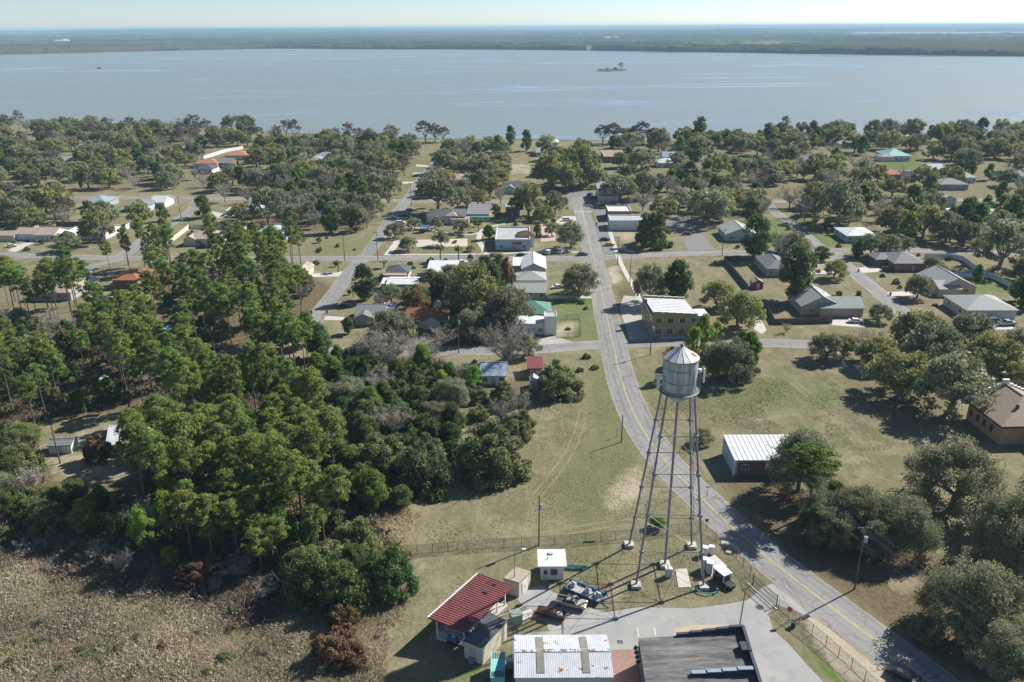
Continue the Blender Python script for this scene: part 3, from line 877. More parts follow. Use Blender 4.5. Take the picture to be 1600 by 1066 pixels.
def house(name, label, lm, pl, pr, y, d, h, roof='gable', rh=1.6, ridge='x', wall='white_wall', rm='shingle_grey', wings=(), win=2, door=True,
          garage=None, oh=.45, par=.5, trim='trim', cat='house', rz=None, group=None, clear=9, chim=False, side_win=True):
    """pl, pr: photo columns of the near wall's two corners, y: photo row of that wall's foot; d: depth in metres"""
    a, b = G(pl, y), G(pr, y)
    w = (b - a).length
    ang = math.atan2(b.y - a.y, b.x - a.x) if rz is None else R(rz)
    mid = (a + b) / 2
    c = mid + Vector((-math.sin(ang), math.cos(ang), 0)) * d / 2
    root = thing(name, label, cat, (c.x, c.y, 0), ang, group, lm)
    wall_mesh(roof, w, d, h, rh, ridge, par).build('wall', M[wall], root)
    ro = roof_mesh(roof, w, d, h, rh, ridge, oh).build('roof', M[rm], root)
    if roof == 'flat' and par:
        cp = MB()
        for (x, yy, sx_, sy_) in ((0, -d / 2 + .09, w + .06, .26), (0, d / 2 - .09, w + .06, .26), (-w / 2 + .09, 0, .26, d - .44), (w / 2 - .09, 0, .26, d - .44)):
            cp.box(x, yy, h + par + .035, sx_, sy_, .07)
        cp.build('parapet_cap', M[trim], root)
    elif roof in ('gable', 'hip'):
        # ridge cap
        rc = MB()
        L_ = (w if ridge == 'x' else d) / 2 + oh - (0 if roof == 'gable' else (d if ridge == 'x' else w) / 2 + oh)
        if L_ > .4:
            if ridge == 'x': rc.box(0, 0, h + rh + .02, 2 * L_ - .1, .3, .06)
            else: rc.box(0, 0, h + rh + .02, .3, 2 * L_ - .1, .06)
            rc.build('ridge_cap', M[rm], ro)
    if chim:
        k = MB(); k.box(w * .2, d * .1, h + rh * .6 + .4, .8, .6, 1.8); k.build('chimney', M['brick'], ro)
    if roof in ('gable', 'hip'):
        for q in range(2):
            v = MB(); v.cyl((w * (.12 + .2 * q), d * .18, h + rh * .35), (w * (.12 + .2 * q), d * .18, h + rh * .62 + .55), .09, n=6)
            v.build('vent_pipe', M['galv_leg'], ro)
    nwin = win
    xs = [(-w / 2 + w * (i + .5) / (nwin + (1 if door else 0))) for i in range(nwin + (1 if door else 0))]
    gx0 = None
    if garage:
        gw = min(garage, w * .6)
        gd = MB(); gd.box(w / 2 - gw / 2 - .5, -d / 2 - .02, 1.1, gw, .08, 2.2); gd.build('garage_door', M['garage'], root)
        gx0 = w / 2 - gw - .8
    for i, x in enumerate(xs):
        if gx0 is not None and x > gx0 - .5: continue
        if door and i == len(xs) // 2:
            dm = MB(); dm.box(x, -d / 2 - .02, 1.05, .95, .08, 2.1)
            do = dm.build('door', M['door_grey'], root)
            hm = MB(); hm.box(x + .36, -d / 2 - .085, 1.0, .06, .05, .12); hm.build('handle', M['rim'], do)
        else:
            add_window(root, x, -d / 2, min(1.5, h * .55), min(1.3, w * .2), 1.1, 'f')
    if side_win:
        s = 'r' if c.x < 0 else 'l'
        for i in range(2):
            add_window(root, (w / 2 if s == 'r' else -w / 2), -d / 2 + d * (i + .5) / 2, min(1.5, h * .55), 1.1, 1.0, s)
    for wg in wings:
        dx, dy, ww, wd, wh, wr, wrh, wri = wg[:8]
        wm_ = M[wg[8]] if len(wg) > 8 and wg[8] else M[wall]
        wrm = M[wg[9]] if len(wg) > 9 and wg[9] else M[rm]
        o = wall_mesh(wr, ww, wd, wh, wrh, wri, .4).build('wall', wm_, root); o.location = (dx, dy, .004)
        o = roof_mesh(wr, ww, wd, wh, wrh, wri, .35).build('roof', wrm, root); o.location = (dx, dy, .006)
    CLEAR.append((c.x, c.y, max(w, d) * .62 + 1.0))
    CLEAR_BOX.append((min(a.x, b.x) - 1.5, max(a.x, b.x) + 1.5, mid.y - clear, mid.y + d))
    return root, w, d

# --- centre block, along the main road
house('house', 'white metal gabled house with a grey brick gable facing the cottages', 'the white metal gabled house', 816, 852, 432, 15, 3.1, 'gable', 1.9, 'y', 'grey_wall', 'white_metal', win=3, door=False, wings=[(-5.2, 2, 4.2, 9, 2.6, 'shed', .6, 'x')])
house('house', 'small cottage with a pale green hip roof between two others', 'the pale green hipped cottage', 808, 852, 450, 9, 2.8, 'hip', 1.9, 'x', 'white_wall', 'shingle_pale', win=3, door=False, wings=[(-6, 1, 5, 7, 2.5, 'gable', 1.2, 'x')])
house('house', 'long low cottage with a plain light grey gable roof', 'the light grey roofed cottage', 803, 852, 469, 9, 2.8, 'gable', 1.9, 'x', 'grey_wall', 'shingle_pale', win=3, wings=[(-6.4, 1.5, 4, 6, 2.5, 'gable', 1.1, 'x')])
r_, w_, d_ = house('house', 'white house with a green hip roof and a tall windowless white block', 'the green roofed white house', 806, 850, 523, 14, 3.4, 'hip', .3, 'x', 'white_wall', 'white_metal', win=3, oh=.1,
      wings=[(5.9, -5.2, 3.5, 4.6, 5.4, 'flat', .2, 'x', 'white_wall', 'flat_roof')])
g_ = roof_mesh('hip', 11, 9.5, 4.0, 2.4, 'x', .5).build('roof', M['green_roof'], r_); g_.location = (.6, 5.0, 0); g_['label'] = 'green shingled hip roof'
g_ = wall_mesh('hip', 11, 9.5, 4.1, 0).build('wall', M['white_wall'], r_); g_.location = (.6, 5.02, 0)
house('house', 'cream bungalow with a charcoal hip roof and pale porch roof', 'the cream porch bungalow', 603, 638, 437, 8, 2.6, 'hip', 1.9, 'x', 'cream_wall', 'shingle_dark', win=2, wings=[(-.4, -4.6, 7.5, 2.6, 2.3, 'shed', .5, 'x', None, 'shingle_tan')])
house('house', 'low house under a plain bright white metal roof', 'the bright white metal roof house', 670, 711, 437, 10, 2.8, 'shed', 1.2, 'x', 'cream_wall', 'white_metal', win=2, oh=.8)
house('house', 'low grey house with a streaked white flat metal roof', 'the streaked white roof house', 607, 650, 456, 7.5, 2.9, 'gable', .7, 'x', 'grey_wall', 'white_metal', win=3, oh=.6, wings=[(-5.5, 0, 3, 5, 2.5, 'shed', .5, 'x')])
house('house', 'white bungalow with an orange brown hip roof', 'the orange hip roof bungalow', 632, 698, 513, 9.5, 2.9, 'hip', 2.2, 'x', 'white_wall', 'orange_roof', win=4, wings=[(2, -4, 5, 4, 2.8, 'gable', 1.4, 'y')])
house('house', 'grey brown gabled house with a white gable end and carport', 'the grey brown gabled house', 557, 600, 506, 10, 2.8, 'gable', 1.8, 'x', 'grey_wall', 'shingle_grey', win=3, wings=[(-1.5, -5.2, 5.5, 3.4, 2.6, 'gable', 1.3, 'y'), (4.6, 4, 4, 5, 2.4, 'flat', .3, 'x', 'white_wall', 'white_metal')])
house('house', 'small house with a blue tarp spread over its ragged roof', 'the blue tarped house', 752, 790, 601, 7.5, 2.7, 'gable', 1.8, 'x', 'white_wall', 'blue_tarp', win=2, wings=[(-5.6, 1.2, 4.5, 5, 2.4, 'gable', 1.2, 'x', 'grey_wall', 'shingle_dark')])
house('shed', 'faded red roofed shed by the dense tree beside the road', 'the red roofed shed', 826, 846, 590, 5.5, 2.7, 'shed', .7, 'x', 'brown_wall', 'red_roof', win=1, door=True, cat='shed', side_win=False)
house('shed', 'tiny white garden shed in front of a red roof', 'the tiny white garden shed', 828, 841, 608, 2.6, 2.2, 'gable', .8, 'y', 'white_wall', 'white_metal', win=0, door=True, cat='shed', oh=.2, side_win=False)
house('shed', 'little blue grey shed behind the orange hip roof bungalow', 'the little blue grey shed', 678, 690, 484, 2.6, 2.3, 'gable', .7, 'y', 'blue_wall', 'shingle_grey', win=0, cat='shed', oh=.2, side_win=False)

# --- shops and park buildings
r_, w_, d_ = house('shop', 'low flat roofed shop with pale blue front, white parapet and red awning', 'the red awning shop', 774, 828, 391, 22, 3.8, 'flat', 0, 'x', 'blue_wall', 'flat_roof', win=2, cat='shop', par=.6)
aw = MB(); aw.slab([(-.2, -11.1, 3.2), (3.6, -11.1, 3.2), (3.6, -12.4, 2.6), (-.2, -12.4, 2.6)], .12); aw.build('awning', M['awning_red'], r_)
pr_ = roof_mesh('hip', 7, 6, 4.6, 1.6, 'x', .3).build('roof', M['trim_brown'], r_); pr_.location = (5.4, -3.0, 0); pr_['label'] = 'small brown pyramid roof'
pw_ = wall_mesh('hip', 6.6, 5.6, 4.5, 0).build('wall', M['white_wall'], r_); pw_.location = (5.4, -3.0, .01)
r_, w_, d_ = house('shop', 'grey shed roofed building with green awnings beside the park', 'the green awning building', 730, 764, 346, 17, 3.4, 'shed', 1.0, 'x', 'cream_wall', 'shingle_grey', win=3, cat='shop', par=.4)
aw = MB(); aw.slab([(-5, -8.6, 3.0), (5, -8.6, 3.0), (5, -10.6, 2.4), (-5, -10.6, 2.4)], .12); aw.build('awning', M['awning_green'], r_)
house('hall', 'white walled park hall with a charcoal roof and tan dormer', 'the charcoal roofed park hall', 668, 726, 350, 16, 3.4, 'hip', 1.8, 'x', 'white_wall', 'shingle_dark', win=5, cat='hall', wings=[(2.5, -5.5, 5, 4.6, 3.6, 'hip', 1.5, 'x', 'cream_wall', 'shingle_tan'), (6.5, -8.2, 8, 3, 2.6, 'shed', .4, 'x', 'white_wall', 'shingle_tan')])
house('shop', 'brick shop with red trimmed front behind park oaks', 'the brick shop by the park', 790, 812, 338, 9, 3.4, 'flat', 0, 'x', 'brick', 'flat_roof', cat='shop', win=2)
house('house', 'dark roofed house with a small blue window gable', 'the dark blue roofed house', 784, 834, 303, 13, 3.2, 'hip', 2.2, 'x', 'blue_wall', 'shingle_dark', win=3, wings=[(-4, -5.2, 5, 4, 3.2, 'gable', 1.4, 'y', 'blue_wall', 'bluegrey_roof')])
house('house', 'two storey white house under a bright metal hip roof', 'the white metal hip roof house', 934, 968, 314, 14, 6.2, 'hip', 2.8, 'x', 'white_wall', 'white_metal', win=3, wings=[(0, -7.8, 10, 2, 3, 'shed', .5, 'x', None, 'shingle_pale')])
house('shop', 'corner store with a flat white roof and roof units', 'the flat white roof store', 950, 986, 345, 13, 3.9, 'flat', 0, 'x', 'brown_wall', 'white_metal', cat='shop', win=3, par=.5)
house('shop', 'low store with a blank white side wall and grey awning roof', 'the blank white wall store', 953, 1012, 360, 11, 4.0, 'flat', 0, 'x', 'white_wall', 'flat_roof', cat='shop', win=0, door=False, par=.4, side_win=False)
house('building', 'flat brown roofed building near the lake shore', 'the brown roofed lakeside building', 944, 978, 254, 30, 3.6, 'flat', 0, 'x', 'brown_wall', 'shingle_brown', cat='building', win=4, par=.2)

# --- east side
house('house', 'grey shingled house with pale gables, garage wing and back fence', 'the pale gabled grey house', 1252, 1312, 492, 14, 3.0, 'gable', 3.1, 'y', 'pink_wall', 'shingle_pale', win=2, door=False, wings=[(5.6, -4.6, 13, 8.5, 3.0, 'gable', 2.2, 'x', 'pink_wall', 'shingle_pale')])
house('house', 'grey hip roofed house with a small teal canopy inside the dark fence', 'the dark fenced grey house', 1198, 1236, 432, 16, 2.9, 'hip', 2.3, 'y', 'grey_wall', 'shingle_grey', win=2, wings=[(7.5, 3, 8, 9, 2.7, 'hip', 1.6, 'x')])
house('house', 'sage green gabled house with a low back wing', 'the sage gabled house', 1134, 1182, 377, 15, 3.0, 'gable', 2.6, 'y', 'blue_wall', 'shingle_pale', win=2, wings=[(7.5, 5, 11, 6, 2.7, 'gable', 1.2, 'x')])
house('house', 'blue walled house with a bright white metal roof', 'the white roofed blue house', 1322, 1368, 379, 14, 2.9, 'hip', 1.6, 'x', 'blue_wall', 'white_metal', win=3)
house('house', 'brown grey hip roofed house facing the white fence', 'the brown grey hip house', 1396, 1444, 424, 14, 3.0, 'hip', 2.5, 'x', 'brown_wall', 'shingle_grey', win=3, wings=[(-6.6, 3, 6, 8, 2.8, 'hip', 1.6, 'x')])
house('house', 'grey gabled house with a broad pink gable end', 'the pink gable end house', 1464, 1523, 461, 15, 2.9, 'gable', 3.0, 'y', 'pink_wall', 'shingle_pale', win=2, door=False, wings=[(-3.2, -5, 7, 9, 2.8, 'gable', 1.6, 'x', 'pink_wall', 'shingle_pale')])
house('house', 'grey green hip house with a wide white garage door', 'the wide garage hip house', 1508, 1586, 499, 14, 3.0, 'hip', 2.6, 'x', 'cream_wall', 'shingle_pale', win=2, garage=5.2)
house('house', 'tall narrow white house with a white metal gable', 'the tall narrow white house', 1468, 1492, 326, 11, 4.6, 'gable', 1.8, 'y', 'blue_wall', 'white_metal', win=2)
house('shed', 'white roofed outbuilding below the tall narrow white house', 'the white roofed outbuilding', 1486, 1506, 342, 7, 2.6, 'shed', .8, 'x', 'white_wall', 'white_metal', win=1, cat='shed', side_win=False)
house('shed', 'maroon barn shaped shed inside the dark wood fence', 'the maroon shed', 1176, 1192, 452, 3.6, 2.4, 'gable', 1.0, 'y', 'red_roof', 'shingle_tan', win=0, cat='shed', oh=.15, side_win=False)
house('house', 'house with a pale teal metal roof beside the lake', 'the teal roofed lake house', 1386, 1422, 252, 20, 3.4, 'hip', 3.4, 'x', 'white_wall', 'teal_roof', win=3, wings=[(-8, -7, 9, 8, 3.0, 'hip', 2.0, 'x', None, 'shingle_tan')])
FARH = [
 ('grey hipped house half hidden by the eastern lakeside oaks', 'the half hidden grey house', 1254, 1292, 258, 'grey_wall', 'shingle_grey'),
 ('house with a terracotta tile roof among lakeside oaks', 'the terracotta roofed house', 1224, 1254, 234, 'cream_wall', 'terra_roof'),
 ('pale grey roofed house behind dark eastern lakeside trees', 'the pale grey lakeside house', 1314, 1344, 232, 'white_wall', 'shingle_pale'),
 ('small white house with blue grey roof near the teal roof', 'the small white lakeside house', 1452, 1474, 272, 'white_wall', 'bluegrey_roof'),
 ('long low grey roofed ranch house behind the east street', 'the long grey ranch house', 1468, 1512, 297, 'grey_wall', 'shingle_grey'),
 ('low white house with a shaded front on the east street', 'the low white house', 1504, 1524, 286, 'white_wall', 'shingle_pale'),
 ('grey house near the eastern edge among shoreline oaks', 'the shoreline grey house', 1570, 1600, 284, 'grey_wall', 'shingle_grey'),
 ('red roofed cottage between eastern oaks', 'the red roofed cottage', 1384, 1408, 281, 'brick', 'orange_roof'),
 ('grey roofed house on the bright lawn near the lake', 'the bright lawn grey house', 1154, 1188, 264, 'grey_wall', 'shingle_grey'),
 ('white house with a blue grey roof past the brown roof', 'the blue grey roofed white house', 1036, 1058, 252, 'white_wall', 'bluegrey_roof'),
 ('long white low building among trees near the brown roof', 'the long white low building', 1026, 1056, 262, 'white_wall', 'white_metal'),
 ('white roofed boathouse right at the centre shore', 'the white boathouse', 846, 872, 229, 'white_wall', 'white_metal'),
 ('pale roofed house by the open lakeside field', 'the lakeside field house', 838, 860, 245, 'white_wall', 'bluegrey_roof'),
 ('blue grey hip roofed house in the western lakeside canopy', 'the blue grey hip house', 490, 530, 252, 'white_wall', 'bluegrey_roof'),
 ('tan hipped house beside a blue grey roof', 'the tan hipped lakeside house', 476, 506, 259, 'cream_wall', 'shingle_tan'),
 ('tan hip roofed house by a pale drive', 'the tan hip house by the drive', 576, 610, 283, 'white_wall', 'shingle_tan'),
 ('brown tan roofed house behind big oaks on the street', 'the brown tan street house', 700, 733, 289, 'cream_wall', 'shingle_tan'),
 ('white metal roofed house on the far street corner', 'the white roofed corner house', 734, 753, 255, 'blue_wall', 'white_metal'),
 ('white roofed house tucked into western lakeside trees', 'the tucked away white roof', 606, 626, 230, 'white_wall', 'white_metal'),
 ('pale roofed house near a leafless shoreline grove', 'the shoreline pale roof house', 464, 482, 224, 'white_wall', 'shingle_pale'),
 ('terracotta hip roofed house behind a white wall', 'the terracotta hip house', 302, 340, 263, 'white_wall', 'terra_roof'),
 ('brick red walled house with a grey gable', 'the brick red walled house', 338, 362, 262, 'brick', 'shingle_grey'),
 ('large tan tile roofed house on the upper west street', 'the tan tile house', 352, 388, 250, 'cream_wall', 'terra_roof'),
 ('dark solar roofed house with white fascia', 'the dark solar roofed house', 308, 332, 272, 'white_wall', 'shingle_dark'),
 ('grey metal roofed house deep in the western canopy', 'the deep canopy grey roof', 120, 150, 238, 'white_wall', 'bluegrey_roof'),
 ('pale roofed house with a wide white drive under oaks', 'the wide drive pale house', 76, 118, 259, 'white_wall', 'shingle_pale'),
 ('grey hip roofed house at the western lakeside woods', 'the western grey hip house', 262, 294, 242, 'grey_wall', 'shingle_grey'),
 ('low house with a rust red roof on the west street', 'the rust red roofed house', 40, 72, 322, 'cream_wall', 'orange_roof'),
 ('grey gabled house behind a loose oak on the west street', 'the grey gabled west house', 196, 232, 331, 'blue_wall', 'shingle_grey'),
 ('pale roofed house beside the west street oak shade', 'the west street pale house', 130, 165, 326, 'grey_wall', 'bluegrey_roof'),
 ('white metal roofed bungalow next to a grey gable', 'the white bungalow', 236, 258, 325, 'white_wall', 'white_metal'),
]
for i, (lab, lm, a, b, y, wl, rf) in enumerate(FARH):
    house('house', lab, lm, a, b, y, 11 + (i * 7 % 5), 3.0, 'hip' if i % 3 else 'gable', 2.3, 'x', wl, rf, win=2, side_win=False, clear=16)

# --- west side
house('house', 'long cream ranch house with a grey roof and covered carport', 'the long cream ranch house', 56, 86, 377, 11, 2.9, 'gable', 1.9, 'x', 'white_wall', 'shingle_tan', win=3, wings=[(-9.5, .5, 8.5, 9, 2.8, 'gable', 1.7, 'x', 'white_wall', 'shingle_tan'), (-16.5, -2.5, 7, 6, 2.6, 'gable', 1.2, 'x', 'cream_wall', 'shingle_tan'), (8.4, 1.6, 6, 8, 2.6, 'gable', 1.3, 'y', 'white_wall', 'white_metal')])
house('house', 'pale metal roofed house behind the round grey oak', 'the pale metal roofed house', 128, 166, 374, 14, 2.9, 'gable', 1.8, 'x', 'white_wall', 'paleblue_roof', win=2)
house('house', 'tan hip roofed house inside a cream fence', 'the tan house in the cream fence', 292, 346, 384, 12, 2.9, 'hip', 2.3, 'x', 'cream_wall', 'shingle_tan', win=3, wings=[(4, -5.5, 6, 6, 2.8, 'gable', 1.7, 'y'), (-5.5, -4.5, 5, 4, 2.8, 'gable', 1.4, 'y')])
house('house', 'pale blue roofed house with a white carport', 'the white carport house', 374, 410, 340, 14, 3.0, 'hip', 2.2, 'x', 'blue_wall', 'paleblue_roof', win=2, wings=[(-9.5, 0, 6.5, 7, 2.5, 'shed', .3, 'x', None, 'white_metal')])
house('house', 'low house with a pale blue metal hip roof behind pines', 'the pale blue metal hip house', 404, 448, 375, 12, 3.0, 'hip', 2.0, 'x', 'white_wall', 'paleblue_roof', win=2)
house('house', 'orange brown roofed house among the thin pines', 'the orange brown house', 178, 216, 450, 12, 2.9, 'hip', 2.3, 'x', 'brown_wall', 'orange_roof', win=3, wings=[(11, 2.5, 9, 8, 2.8, 'hip', 1.8, 'x')])
house('house', 'grey brown roofed house in the western pine yard', 'the pine yard house', 300, 336, 443, 10, 2.9, 'hip', 2.0, 'x', 'brick', 'shingle_tan', win=3)
house('house', 'grey brown house behind the westernmost pines', 'the house behind western pines', 50, 112, 470, 11, 2.9, 'hip', 2.1, 'x', 'grey_wall', 'shingle_tan', win=4)
house('shed', 'small white canopy shed beyond the dark pine yard fence', 'the white canopy shed', 152, 167, 480, 3.5, 2.3, 'gable', .6, 'x', 'grey_wall', 'white_metal', win=0, cat='shed', side_win=False)
house('carport', 'cream carport with an orange end beside the palm', 'the cream carport', 462, 482, 434, 8, 2.6, 'gable', 1.2, 'y', 'cream_wall', 'shingle_tan', win=0, door=False, cat='carport', side_win=False)
r_, w_, d_ = house('house', 'white metal roofed house hidden among the tall pines', 'the white roofed pine house', 176, 262, 706, 9, 2.7, 'gable', 1.9, 'x', 'white_wall', 'white_metal', win=3, rz=14, clear=3)
house('shed', 'open sided grey roofed shed on the sandy clearing', 'the clearing shed', 78, 112, 709, 3.4, 2.1, 'gable', .6, 'x', 'white_wall', 'shingle_grey', win=0, rz=4, cat='shed', oh=.25, side_win=False)
house('gazebo', 'tiny white roofed well house in the pine clearing', 'the tiny well house', 158, 165, 603, 1.6, 1.9, 'gable', .4, 'x', 'grey_wall', 'white_metal', win=0, door=False, cat='well house', oh=.2, side_win=False)

# ================================================================ NEAR BUILDINGS
def T(px, py, z): return G(px, py, z)
# --- red roofed open pavilion
A, B, C_, D_ = T(746, 897, 4.3), T(801, 915, 3.6), T(727, 988, 3.4), T(669, 965, 4.1)
# square the plan up
cen = (A + B + C_ + D_) / 4
ex = ((B - A) + (C_ - D_)); ex.z = 0; ex.normalize(); ey = Vector((-ex.y, ex.x, 0))
hw = ((B - A).length + (C_ - D_).length) / 4; hd = ((A - D_).length + (B - C_).length) / 4
ang = math.atan2(ex.y, ex.x)
pav = thing('pavilion', 'open sided pavilion with a single slope of red ribbed metal roof', 'pavilion', (cen.x, cen.y, 0), ang, lm='the red roofed pavilion')
skew = ((A + B) / 2 - (C_ + D_) / 2).dot(ex) / (2 * hd)
zl, zr = 4.3, 3.45
def pz(x): return zl + (zr - zl) * (x + hw) / (2 * hw)
m = MB(); m.slab([(-hw - hd * skew, -hd, zl), (hw - hd * skew, -hd, zr), (hw + hd * skew, hd, zr), (-hw + hd * skew, hd, zl)], .16)
roof = m.build('roof', M['red_roof'], pav)
m = MB()
nrib = 27
for i in range(nrib):
    y_ = -hd + .12 + (2 * hd - .24) * i / (nrib - 1); o_ = y_ * skew
    p0, p1 = Vector((-hw + o_, y_, zl)), Vector((hw + o_, y_, zr))
    m.add([p0 + Vector((0, -.05, .002)), p1 + Vector((0, -.05, .002)), p1 + Vector((0, .05, .002)), p0 + Vector((0, .05, .002)),
           p0 + Vector((0, -.025, .09)), p1 + Vector((0, -.025, .09)), p1 + Vector((0, .025, .09)), p0 + Vector((0, .025, .09))],
          [(0, 1, 5, 4), (2, 3, 7, 6), (4, 5, 6, 7), (1, 2, 6, 5), (3, 0, 4, 7)])
m.build('roof_rib', M['red_roof'], roof)
m = MB(); m.box(.35 * hw, .45 * hd, pz(.35 * hw) + .15, .8, .6, .3); m.build('roof_vent', M['darksteel'], roof)
m = MB()
m.slab([(-hw - hd * skew - .1, -hd, zl + .05), (-hw - hd * skew + .14, -hd, zl + .05), (-hw + hd * skew + .14, hd, zl + .05), (-hw + hd * skew - .1, hd, zl + .05)], .3)
m.build('fascia', M['trim'], pav)
m = MB(); m.prism([(-hw + .8 - hd * skew, -hd + .8), (hw - .6 - hd * skew, -hd + .8), (hw - .6 + hd * skew, hd - .8), (-hw + .8 + hd * skew, hd - .8)], 0, .35); m.build('floor_slab', M['conc_pale'], pav)
for i in range(6):
    for s in (-1, 1):
        y_ = -hd + .9 + (2 * hd - 1.8) * i / 5; x_ = s * (hw - .8) + y_ * skew
        m = MB(); m.box(x_, y_, (.35 + pz(x_ - y_ * skew) - .2) / 2, .18, .18, pz(x_ - y_ * skew) - .55); m.build('post', M['trim'], pav)
m = MB()
for s in (-1, 1):
    for z_ in (.75, 1.25):
        m.cyl((s * (hw - .8) - (hd - .9) * skew, -hd + .9, z_), (s * (hw - .8) + (hd - .9) * skew, hd - .9, z_), .035, n=5)
for z_ in (.75, 1.25):
    m.cyl((-(hw - .8) - (hd - .9) * skew, -hd + .9, z_), ((hw - .8) - (hd - .9) * skew, -hd + .9, z_), .035, n=5)
m.build('railing', M['trim'], pav)
CLEAR.append((cen.x, cen.y, hd + 3))
def loc2world(o, v): return Matrix.Translation(o.location) @ Matrix.Rotation(o.rotation_euler.z, 4, 'Z') @ Vector(v)
for k, (x, y) in enumerate(((-.8, -5.2), (.9, -3.4), (-.6, -.6))):
    q = loc2world(pav, (x, y, .35))
    t = thing('machine', ['blue pump set under the far end of the red roof', 'blue tank machine in the middle of the red pavilion', 'blue covered motor near the pavilion steps'][k], 'machine', q, ang)
    m = MB(); m.cyl((-.7, 0, .65), (.7, 0, .65), .5, n=12); m.build('drum', M['blue_paint'], t)
    m = MB(); m.box(0, 0, .07, 1.6, .9, .14); m.build('base', M['darksteel'], t)
    m = MB(); m.box(.2, 0, 1.25, .5, .4, .3); m.build('control_box', M['cabinet'], t)

# --- flat roofed cream block against the pavilion
def block_from_roof(name, label, lm, pts, z, wallm, roofm, par=.12, cat='building'):
    q = [T(x, y, z) for x, y in pts]
    c = sum(q, Vector()) / len(q); c.z = 0
    root = thing(name, label, cat, c, 0, lm=lm)
    loc = [(p.x - c.x, p.y - c.y) for p in q]
    m = MB(); m.prism(loc, 0, z - .25); m.build('wall', M[wallm], root)
    big = [(x * 1.025, y * 1.025) for x, y in loc]
    m = MB(); m.prism(big, z - .248, z); m.build('roof', M[roofm], root)
    CLEAR.append((c.x, c.y, max(math.hypot(*v) for v in loc) + 1))
    return root, loc, c
r_, loc_, c_ = block_from_roof('annex', 'cream walled flat roofed annex with a grey door beside the red pavilion', 'the cream annex', [(725, 1000), (754, 1011), (792, 970), (764, 957)], 3.2, 'cream_wall', 'shingle_dark')
e0, e1 = Vector(loc_[0]), Vector(loc_[1]); dd = (e1 - e0).normalized(); nn = Vector((dd.y, -dd.x))
if nn.y > 0: nn = -nn
pm = e0 + dd * (e1 - e0).length * .42
m = MB(); q = pm + nn * .02; m.box(q.x, q.y, 1.15, 1.0, .1, 2.1, math.atan2(dd.y, dd.x)); do = m.build('door', M['door_grey'], r_)
m = MB(); q = pm + nn * .08 + dd * .36; m.box(q.x, q.y, 1.1, .06, .06, .14, math.atan2(dd.y, dd.x)); m.build('handle', M['darksteel'], do)
m = MB(); q = pm + nn * .35 + dd * .1; m.box(q.x, q.y, .42, .8, .5, .75, math.atan2(dd.y, dd.x)); m.build('air_conditioner', M['galv_leg'], r_)
m = MB(); q = e0 + nn * .2; m.box(q.x, q.y, 2.75, .3, .3, .2); m.build('lamp', M['trim'], r_)

# --- tan shed
r_, loc_, c_ = block_from_roof('shed', 'cream shed with a stained flat brown roof behind the red pavilion', 'the cream shed', [(787, 903), (811, 910), (829, 893), (805, 886)], 2.9, 'cream_wall', 'shingle_tan', cat='shed')
e0, e1 = Vector(loc_[1]), Vector(loc_[2]); dd = (e1 - e0).normalized(); nn = Vector((dd.y, -dd.x))
pm = e0 + dd * (e1 - e0).length * .5
m = MB(); q = pm + nn * .02; m.box(q.x, q.y, 1.1, 1.5, .1, 2.1, math.atan2(dd.y, dd.x)); do = m.build('door', M['trim'], r_)
m = MB(); q = pm + nn * .09; m.box(q.x, q.y, 1.1, .1, .06, .2, math.atan2(dd.y, dd.x)); m.build('handle', M['darksteel'], do)

# --- white roofed pump house
a, b = T(845, 906, 0), T(880, 906, 0)
w = (b - a).length; d = w * .98; c = (a + b) / 2 + Vector((0, d / 2, 0))
pump = thing('pump_house', 'small white pump house with a flat bright white roof and brown shuttered window', 'pump house', c, 0, lm='the white pump house')
m = MB(); m.box(0, 0, 1.35, w, d, 2.7); m.build('wall', M['white_wall'], pump)
m = MB(); m.box(0, 0, 2.84, w + 1.0, d + 1.0, .28); rf = m.build('roof', M['white_metal'], pump)
m = MB(); m.box(-.15, 1.0, 3.1, .75, .6, .25); m.build('roof_vent', M['cabinet'], rf)
m = MB(); m.cyl((-.7, -.4, 2.98), (-.7, -.4, 3.4), .07, n=8); m.build('vent_pipe', M['darksteel'], rf)
m = MB(); m.box(-w * .3, -d / 2 - .03, 1.08, .95, .08, 2.1); do = m.build('door', M['cabinet'], pump)
m = MB(); m.box(-w * .3, -d / 2 - .08, 1.5, .55, .03, .75); m.build('door_pane', M['glass'], do)
m = MB(); m.box(w * .08, -d / 2 - .03, 1.55, 1.25, .08, 1.3); wo = m.build('window', M['trim'], pump)
m = MB(); m.box(w * .08, -d / 2 - .085, 1.55, 1.1, .04, 1.15); m.build('shutter', M['trim_brown'], wo)
CLEAR.append((c.x, c.y, 5))

# --- white rust-spotted shed roof in front
zE, zR = 4.3, 5.15
A, B = T(804, 992, zE), T(951, 992, zE)
F0, F1 = T(802, 1059, zE), T(956, 1059, zE)
x0, x1 = (A.x + F0.x) / 2, (B.x + F1.x) / 2
yb, yf = (A.y + B.y) / 2, (F0.y + F1.y) / 2
c = Vector(((x0 + x1) / 2, (yb + yf) / 2, 0)); w = x1 - x0; d = yb - yf
wh = thing('workshop', 'workshop with a white ribbed metal roof spotted with rust', 'workshop', c, 0, lm='the rust spotted workshop')
m = MB()
vs = [(-w / 2, -d / 2, zE), (w / 2, -d / 2, zE), (w / 2, 0, zR), (-w / 2, 0, zR), (w / 2, d / 2, zE), (-w / 2, d / 2, zE)]
m.slab(vs[:4], .14); m.slab([vs[3], vs[2], vs[4], vs[5]], .14)
rf = m.build('roof', M['rusty_white'], wh)
m = MB()
nrib = 46
